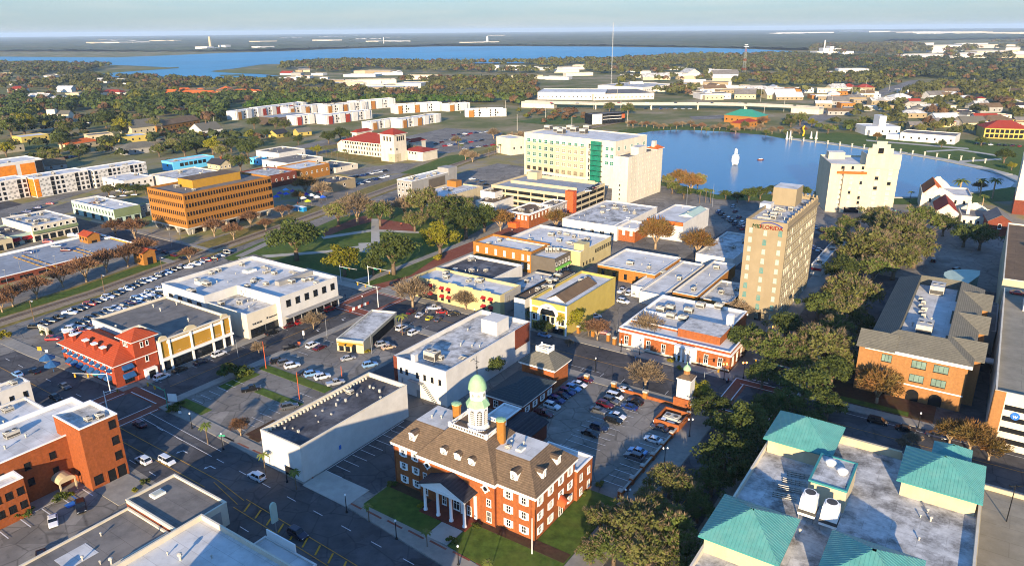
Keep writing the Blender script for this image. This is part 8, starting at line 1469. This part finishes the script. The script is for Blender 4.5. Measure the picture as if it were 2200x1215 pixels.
for x, y in ((1243, 715), (1274, 722), (1307, 732), (1320, 740)): q = G(x, y)-fence.location; ob('post', MB().box(-.5, .5, -.5, .5, 0, 2.4).data('post', BRICKO), fence, q, -R_(34)); ob('cap', MB().box(-.65, .65, -.65, .65, 2.4, 2.9, 0, .15, .15).data('cap', CONCL), fence, q, -R_(34))
ob('rail', MB().tube(G(1243, 715)+Vector((0, 0, 1.6))-fence.location, G(1274, 722)+Vector((0, 0, 1.6))-fence.location, .06, n=4).data('rail', BLACKM), fence)
# signs
def sign(x, y, h, w, ht, m, label, az=34, body=None, bm=None, size=.5, post=STEEL, name='road_sign'):
    g = G(x, y); t = thing(name, label, 'sign', (g.x, g.y, 0), None, -R_(az)); ob('post', MB().tube((0, 0, 0), (0, 0, h), .06, n=6).data('post', post), t); ob('board', MB().box(-w/2, w/2, -.08, 0, h-ht, h).data('board', m), t)
    if body: ob('lettering', textmesh(body, size, bm or BLACKM), t, M=Matrix.Translation((0, -.1, h-ht/2)) @ Matrix.Rotation(math.pi/2, 4, 'X'))
    return t
sg1 = thing('entrance_sign', 'pale stone parking sign on two legs round a planted island', 'sign', tuple(G(97, 722)), None, -R_(124-90))
for x in (-2.2, 2.2): ob('leg', MB().box(x-.35, x+.35, -.3, .3, 0, 2.6).data('leg', CREAM2), sg1)
ob('board', MB().box(-3, 3, -.4, .4, 2.6, 3.9).data('board', CREAM2), sg1); ob('lettering', textmesh('CITY PARKING', .7, BLACKM), sg1, M=Matrix.Translation((0, -.42, 3.2)) @ Matrix.Rotation(math.pi/2, 4, 'X'))
sign(88, 762, 3, 1.4, 1.4, YPAINT, 'amber warning sign on a post at the avenue kerb', 0); sign(103, 766, 2.6, .9, .9, TRIM, 'small white sign beside the amber warning sign', 0); sign(373, 868, 3.4, 2.8, 2.4, TRIM, 'white illuminated sign box on the sunlit car park corner', 10, name='sign_box'); sign(480, 955, 3, 1.6, .5, GREENM, 'green street name plate at the avenue kerb', 0); sign(388, 893, 1.6, .8, .7, TRIM, 'small white card sign low at the crossing', 0); sign(653, 727, 3, .7, 1.6, TRIM, 'white banner on a thin post in the road island', 0); sign(643, 742, 1.4, .9, .8, ORANGEP, 'orange board at the lot entrance', 0); sign(1650, 806, 1.4, .4, 1.2, YPAINT, 'yellow bollard sign in the road by the lettering', 0)
vg = thing('vertical_sign', 'tall weathered green blade sign with white letters over the lettered shopfront', 'sign', tuple(G(595, 1150)), None, -R_(124)); ob('post', MB().tube((0, 0, 0), (0, 0, 6), .12, n=6).data('post', STEEL), vg)
b = MB(); pts = [(-.75, 3.5), (.75, 3.5), (.75, 7.4)]+[(.75*math.cos(math.pi*i/8), 7.4+.9*math.sin(math.pi*i/8)) for i in range(1, 8)]+[(-.75, 7.4)]; b.face([(p[0], -.2, p[1]) for p in pts]); b.face([(p[0], .2, p[1]) for p in pts[::-1]])
for i in range(len(pts)): j = (i+1) % len(pts); b.face([(pts[i][0], -.2, pts[i][1]), (pts[i][0], .2, pts[i][1]), (pts[j][0], .2, pts[j][1]), (pts[j][0], -.2, pts[j][1])])
ob('board', b.data('board', GREENP), vg)
for k, c in enumerate('PO'): 
    for sg in (1,): ob('lettering', textmesh(c, 1.2, TRIM), vg, M=Matrix.Translation((0, -.22, 6.9-1.5*k)) @ Matrix.Rotation(math.pi/2, 4, 'X'))
# barrier with banner at the closed road, market tents, cabin, kiosk
bn = thing('road_barrier', 'red and white banner barrier closing the road by the kiosk', 'barrier', tuple(G(772, 662)), None, -R_(124)); 
for k in range(7): ob('panel', MB().box(-.72, .72, -.05, .05, .15, 1.25).data('panel', (CLAYR, TRIM)[k % 2]), bn, (-4.5+k*1.5, 0, 0))
TC = {'blue': '#2a55b5', 'white': '#d8d8d8', 'purple': '#4c3b8f', 'lime': '#a9b32e', 'sky': '#5fa0d0'}
TT = {k: mat('tent_'+k, v, .8, .1, 1) for k, v in TC.items()}
for i, (x, y, c) in enumerate(((602, 423, 'purple'), (616, 424, 'blue'), (615, 415, 'sky'), (659, 425, 'purple'), (670, 427, 'white'), (682, 431, 'white'), (694, 431, 'blue'), (662, 440, 'lime'), (652, 433, 'white'), (595, 430, 'blue'), (630, 418, 'purple'))):
    t = thing('market_tent', f'{c} market tent, {ORD[i]} in the cluster beside the orange offices', 'tent', tuple(G(x, y)), 'tents at the market', .6)
    ob('canopy', MB().mesh8([(-1.8, -1.8, 2.2), (1.8, -1.8, 2.2), (1.8, 1.8, 2.2), (-1.8, 1.8, 2.2), (-.05, -.05, 3.6), (.05, -.05, 3.6), (.05, .05, 3.6), (-.05, .05, 3.6)]).data('canopy', TT[c]), t)
    for a in (-1.7, 1.7):
        for b_ in (-1.7, 1.7): ob('leg', MB().tube((a, b_, 0), (a, b_, 2.2), .05, n=4).data('leg', STEEL), t)
pc_ = thing('portable_cabin', 'bright blue portable cabin beside the railway', 'cabin', tuple(G(645, 453)), None, -R_(28)); ob('box', MB().box(-4, 4, -1.3, 1.3, .1, 2.7).data('box', mat('cabin_blue', '#1f7fb5', .7)), pc_); ob('roof', MB().box(-4.1, 4.1, -1.4, 1.4, 2.7, 2.85).data('roof', TRIM), pc_); ob('door', MB().box(-.5, .5, -1.36, -1.3, .1, 2.2).data('door', TRIM), pc_)
ok = thing('orange_kiosk', 'orange restaurant awning kiosk in the shade at the street corner by the park', 'kiosk', tuple(G(1104, 488)), None, -R_(34)); ob('roof', MB().box(-3, 3, -2, 2, 2.8, 3.2, 0, .8, .8).data('roof', ORANGEP), ok); ob('body', MB().box(-2.6, 2.6, -1.6, 1.6, 0, 2.8).data('body', CLAYO), ok)
# plaza stage and shell at right
stg = thing('band_shell', 'pale curved band shell with slanted roof beside the garage', 'stage', XY(2, 322)+(0,), None, -R_(34)); b = MB()
for i in range(8):
    t0, t1 = math.pi*(.5+.9*i/8), math.pi*(.5+.9*(i+1)/8); f = lambda t, r: (r*math.cos(t), r*math.sin(t)); p, q = f(t0, 12), f(t1, 12); b.mesh8([(p[0], p[1], 0), (q[0], q[1], 0), (q[0]*.95, q[1]*.95, 0), (p[0]*.95, p[1]*.95, 0), (p[0], p[1], 7), (q[0], q[1], 7), (q[0]*.95, q[1]*.95, 7), (p[0]*.95, p[1]*.95, 7)])
ob('wall', b.data('wall', GREENP), stg); b = MB(); b.face([(12*math.cos(math.pi*(.5+.9*i/8)), 12*math.sin(math.pi*(.5+.9*i/8)), 7.1) for i in range(9)]+[(0, 0, 8.5)]); ob('roof', b.data('roof', GREENP), stg)
wk = thing('covered_walkway', 'white roofed covered walkway linking the slate office and the garage', 'walkway', XY(6.2, 238)+(0,), None, -R_(34)); ob('roof', MB().box(-3.2, 3.2, -1.8, 1.8, 7.0, 7.4).data('roof', ROOFW), wk); ob('bridge', MB().box(-3.2, 3.2, -1.6, 1.6, 4, 6.98).data('bridge', DARK), wk)
# lake things
ft = thing('fountain', 'tall white water jet of the lake fountain', 'fountain', tuple(G(1579, 355)+Vector((0, 0, .1)))); FO = mat('water_spray', '#e6eaee', .9, .1, 1)
b = MB(); r = random.Random(2)
for k in range(1300):
    j = r.choice((-1.6, 0, 0, 1.5)); hgt = 13 if j == 0 else 8.5; t = r.random()**.9; a = r.uniform(0, 6.28); rad = (.25+1.5*t*(1-t)*2+.7*t)*r.random()**.5; z = t*hgt*r.uniform(.8, 1); s = r.uniform(.12, .3); x, y = j+rad*math.cos(a), rad*math.sin(a); b.face([(x-s, y, z), (x, y-s, z+s), (x+s, y, z), (x, y+s, z-s)])
ob('jet', b.data('jet', FO), ft); ob('float_ring', MB().lathe([(1.6, 0), (1.8, .25), (1.2, .3)], 0, 0, 12).data('float_ring', BLACKM), ft)
bt = thing('rowing_boat', 'small dark red boat with two white seats out on the lake', 'boat', tuple(G(1634, 344)+Vector((0, 0, .1))), None, .2); b = MB(); hull = [(-2.6, -.7), (-1, -1), (1.2, -.9), (2.8, 0), (1.2, .9), (-1, 1), (-2.6, .7)]; b.prism([(p[0]*.8, p[1]*.7) for p in hull], 0, .01); b.prism(hull, .01, .7); ob('hull', b.data('hull', BRICKD), bt)
for x in (-.9, .6): ob('seat', MB().box(x-.5, x+.5, -.6, .6, .7, 1.3).data('seat', TRIM), bt)
for i, (x, y, yt) in enumerate(((1690, 300, 283), (1697, 300, 281), (1742, 298, 283), (1753, 299, 282))):
    g = G(x, y); h = hz(x, y, yt); t = thing('white_obelisk', f'white obelisk pillar, {ORD[i]} from the left on the lake promenade', 'pillar', (g.x, g.y, .2), 'obelisks on the promenade'); ob('base', MB().box(-1.1, 1.1, -1.1, 1.1, 0, 1).data('base', WHITE), t); ob('shaft', MB().box(-.8, .8, -.8, .8, 1, h, 0, .5, .5).data('shaft', WHITE), t)
sc_ = thing('yellow_sculpture', 'twisted bright yellow sculpture on the lake promenade', 'sculpture', tuple(G(1725, 292)))
for k, (p, q) in enumerate((((0, 0, 0), (1, 0, 4)), ((1, 0, 4), (-.8, 0, 7)), ((-.8, 0, 7), (.6, 0, 10)))): ob('limb', MB().tube(p, q, .9, .6, 6).data('limb', mat('sculpture_yellow', '#c9a21c', .6)), sc_)
PLP = [(1700+i*26, 303+i*3.1) for i in range(17)]
pd_ = MB().box(-.35, .35, -.35, .35, 0, 3).box(-.6, .6, -.6, .6, 3, 3.4).data('pillar', CREAM2)
for i, (x, y) in enumerate(PLP): g = G(x, y-1.5); single('promenade_pillar', f'pale lamp pillar, {ORD[i]} from the left round the lake promenade', 'pillar', pd_, (g.x, g.y, .3), .4, 'pillars round the lake promenade')
# poles over the far town
for i in range(26): x = RC_.uniform(360, 1500) if i < 13 else RC_.uniform(1560, 2180); y = RC_.uniform(200, 300) if i < 13 else RC_.uniform(185, 260); g = G(x, y); single('utility_pole', f'pale utility pole, {ORD[i]} of those above the far rooftops', 'pole', MB().tube((0, 0, 0), (0, 0, 17), .32, .2, 5).data('utility_pole', CONCL), (g.x, g.y, 0), 0, 'utility poles over the far town')
for i, (x, y, yt) in enumerate(((78, 560+6, 538), (283+5, 512, 470), (369, 530, 500), (390, 525, 486), (1005, 430, 400), (1475, 440, 392), (1530, 445, 395))): pole(x, y, yt, .1, STEEL, 'signal_pole', f'slim pale pole, {ORD[i]} from left around the park and lake', None, 'slim poles about the town')
# people: one continuous body each
def body_mesh(top, legs):
    secs = [(0, .16, .1, 0), (.05, .17, .11, 0), (.45, .16, .12, 0), (.85, .19, .13, 0), (1.0, .2, .14, 1), (1.15, .18, .12, 1), (1.38, .23, .13, 1), (1.46, .16, .1, 1), (1.5, .06, .06, 2), (1.55, .07, .07, 2), (1.62, .1, .11, 2), (1.72, .09, .1, 3), (1.78, .03, .04, 3)]
    b = MB(); n = 10
    for z, a, c, m in secs:
        for k in range(n): t = 2*math.pi*k/n; sp = 1-.45*abs(math.cos(t))**6 if z < .8 and abs(math.sin(t)) > .8 else 1; b.v.append((a*math.cos(t), c*math.sin(t)*sp, z))
    for i in range(len(secs)-1):
        for k in range(n): j = (k+1) % n; b.f.append((i*n+k, i*n+j, i*n+n+j, i*n+n+k)); b.m.append(secs[i+1][3])
    for sg in (-1, 1): b.tube((sg*.22, 0, 1.4), (sg*.29, .03, 1.1), .055, .045, 6, 1); b.tube((sg*.29, .03, 1.1), (sg*.28, .12, .85), .045, .035, 6, 2); b.tube((sg*.09, -.02, .8), (sg*.11, sg*.14, .05), .09, .055, 6, 0); b.box(sg*.11-.05, sg*.11+.05, sg*.14-.06, sg*.14+.16, 0, .08, 3)
    return b.data('person', [mat('trousers_'+legs, CC[legs], .9), mat('shirt_'+top, CC[top], .9), mat('skin', '#b98a6b', .7), mat('hair', '#2b2019', .9)])
CP = [('white', 'navy'), ('red', 'black'), ('blue', 'grey'), ('black', 'navy'), ('orange', 'black'), ('light blue', 'beige')]
BM = [body_mesh(*c) for c in CP]
for i, (x, y, w_) in enumerate(((1561, 822, 'crossing the street at the stop line'), (1564, 823, 'crossing beside a companion'), (240, 650, 'walking between the railway car rows'), (460, 565, 'by the rail crossing cars'), (468, 562, 'standing beside the rail crossing cars'), (915, 672, 'looking at the show cars'), (918, 676, 'bending over the lime coupe'), (960, 680, 'beside the red show car'), (742, 640, 'on the corner by the white store'), (845, 470, 'on the park brick plaza'), (862, 485, 'seated group edge on the plaza'), (790, 535, 'at the park fountain circle'), (1100, 498, 'under the orange kiosk'), (1127, 478, 'near the orange kiosk pole'), (1600, 760, 'under the post office trees'), (265, 805, 'at the restaurant awnings'), (250, 826, 'waiting at the restaurant corner'), (1365, 775, 'on the post office pavement'), (945, 598, 'on the brick street edge'), (640, 440, 'shopping between the tents'), (668, 446, 'beside the lime tent'), (690, 440, 'at the end of the tents'))):
    g = G(x, y); single('person', f'person in {CP[i % 6][0]} top and {CP[i % 6][1]} trousers {w_}', 'person', BM[i % 6], (g.x, g.y, .15 if i % 3 else .05), RC_.uniform(0, 6))
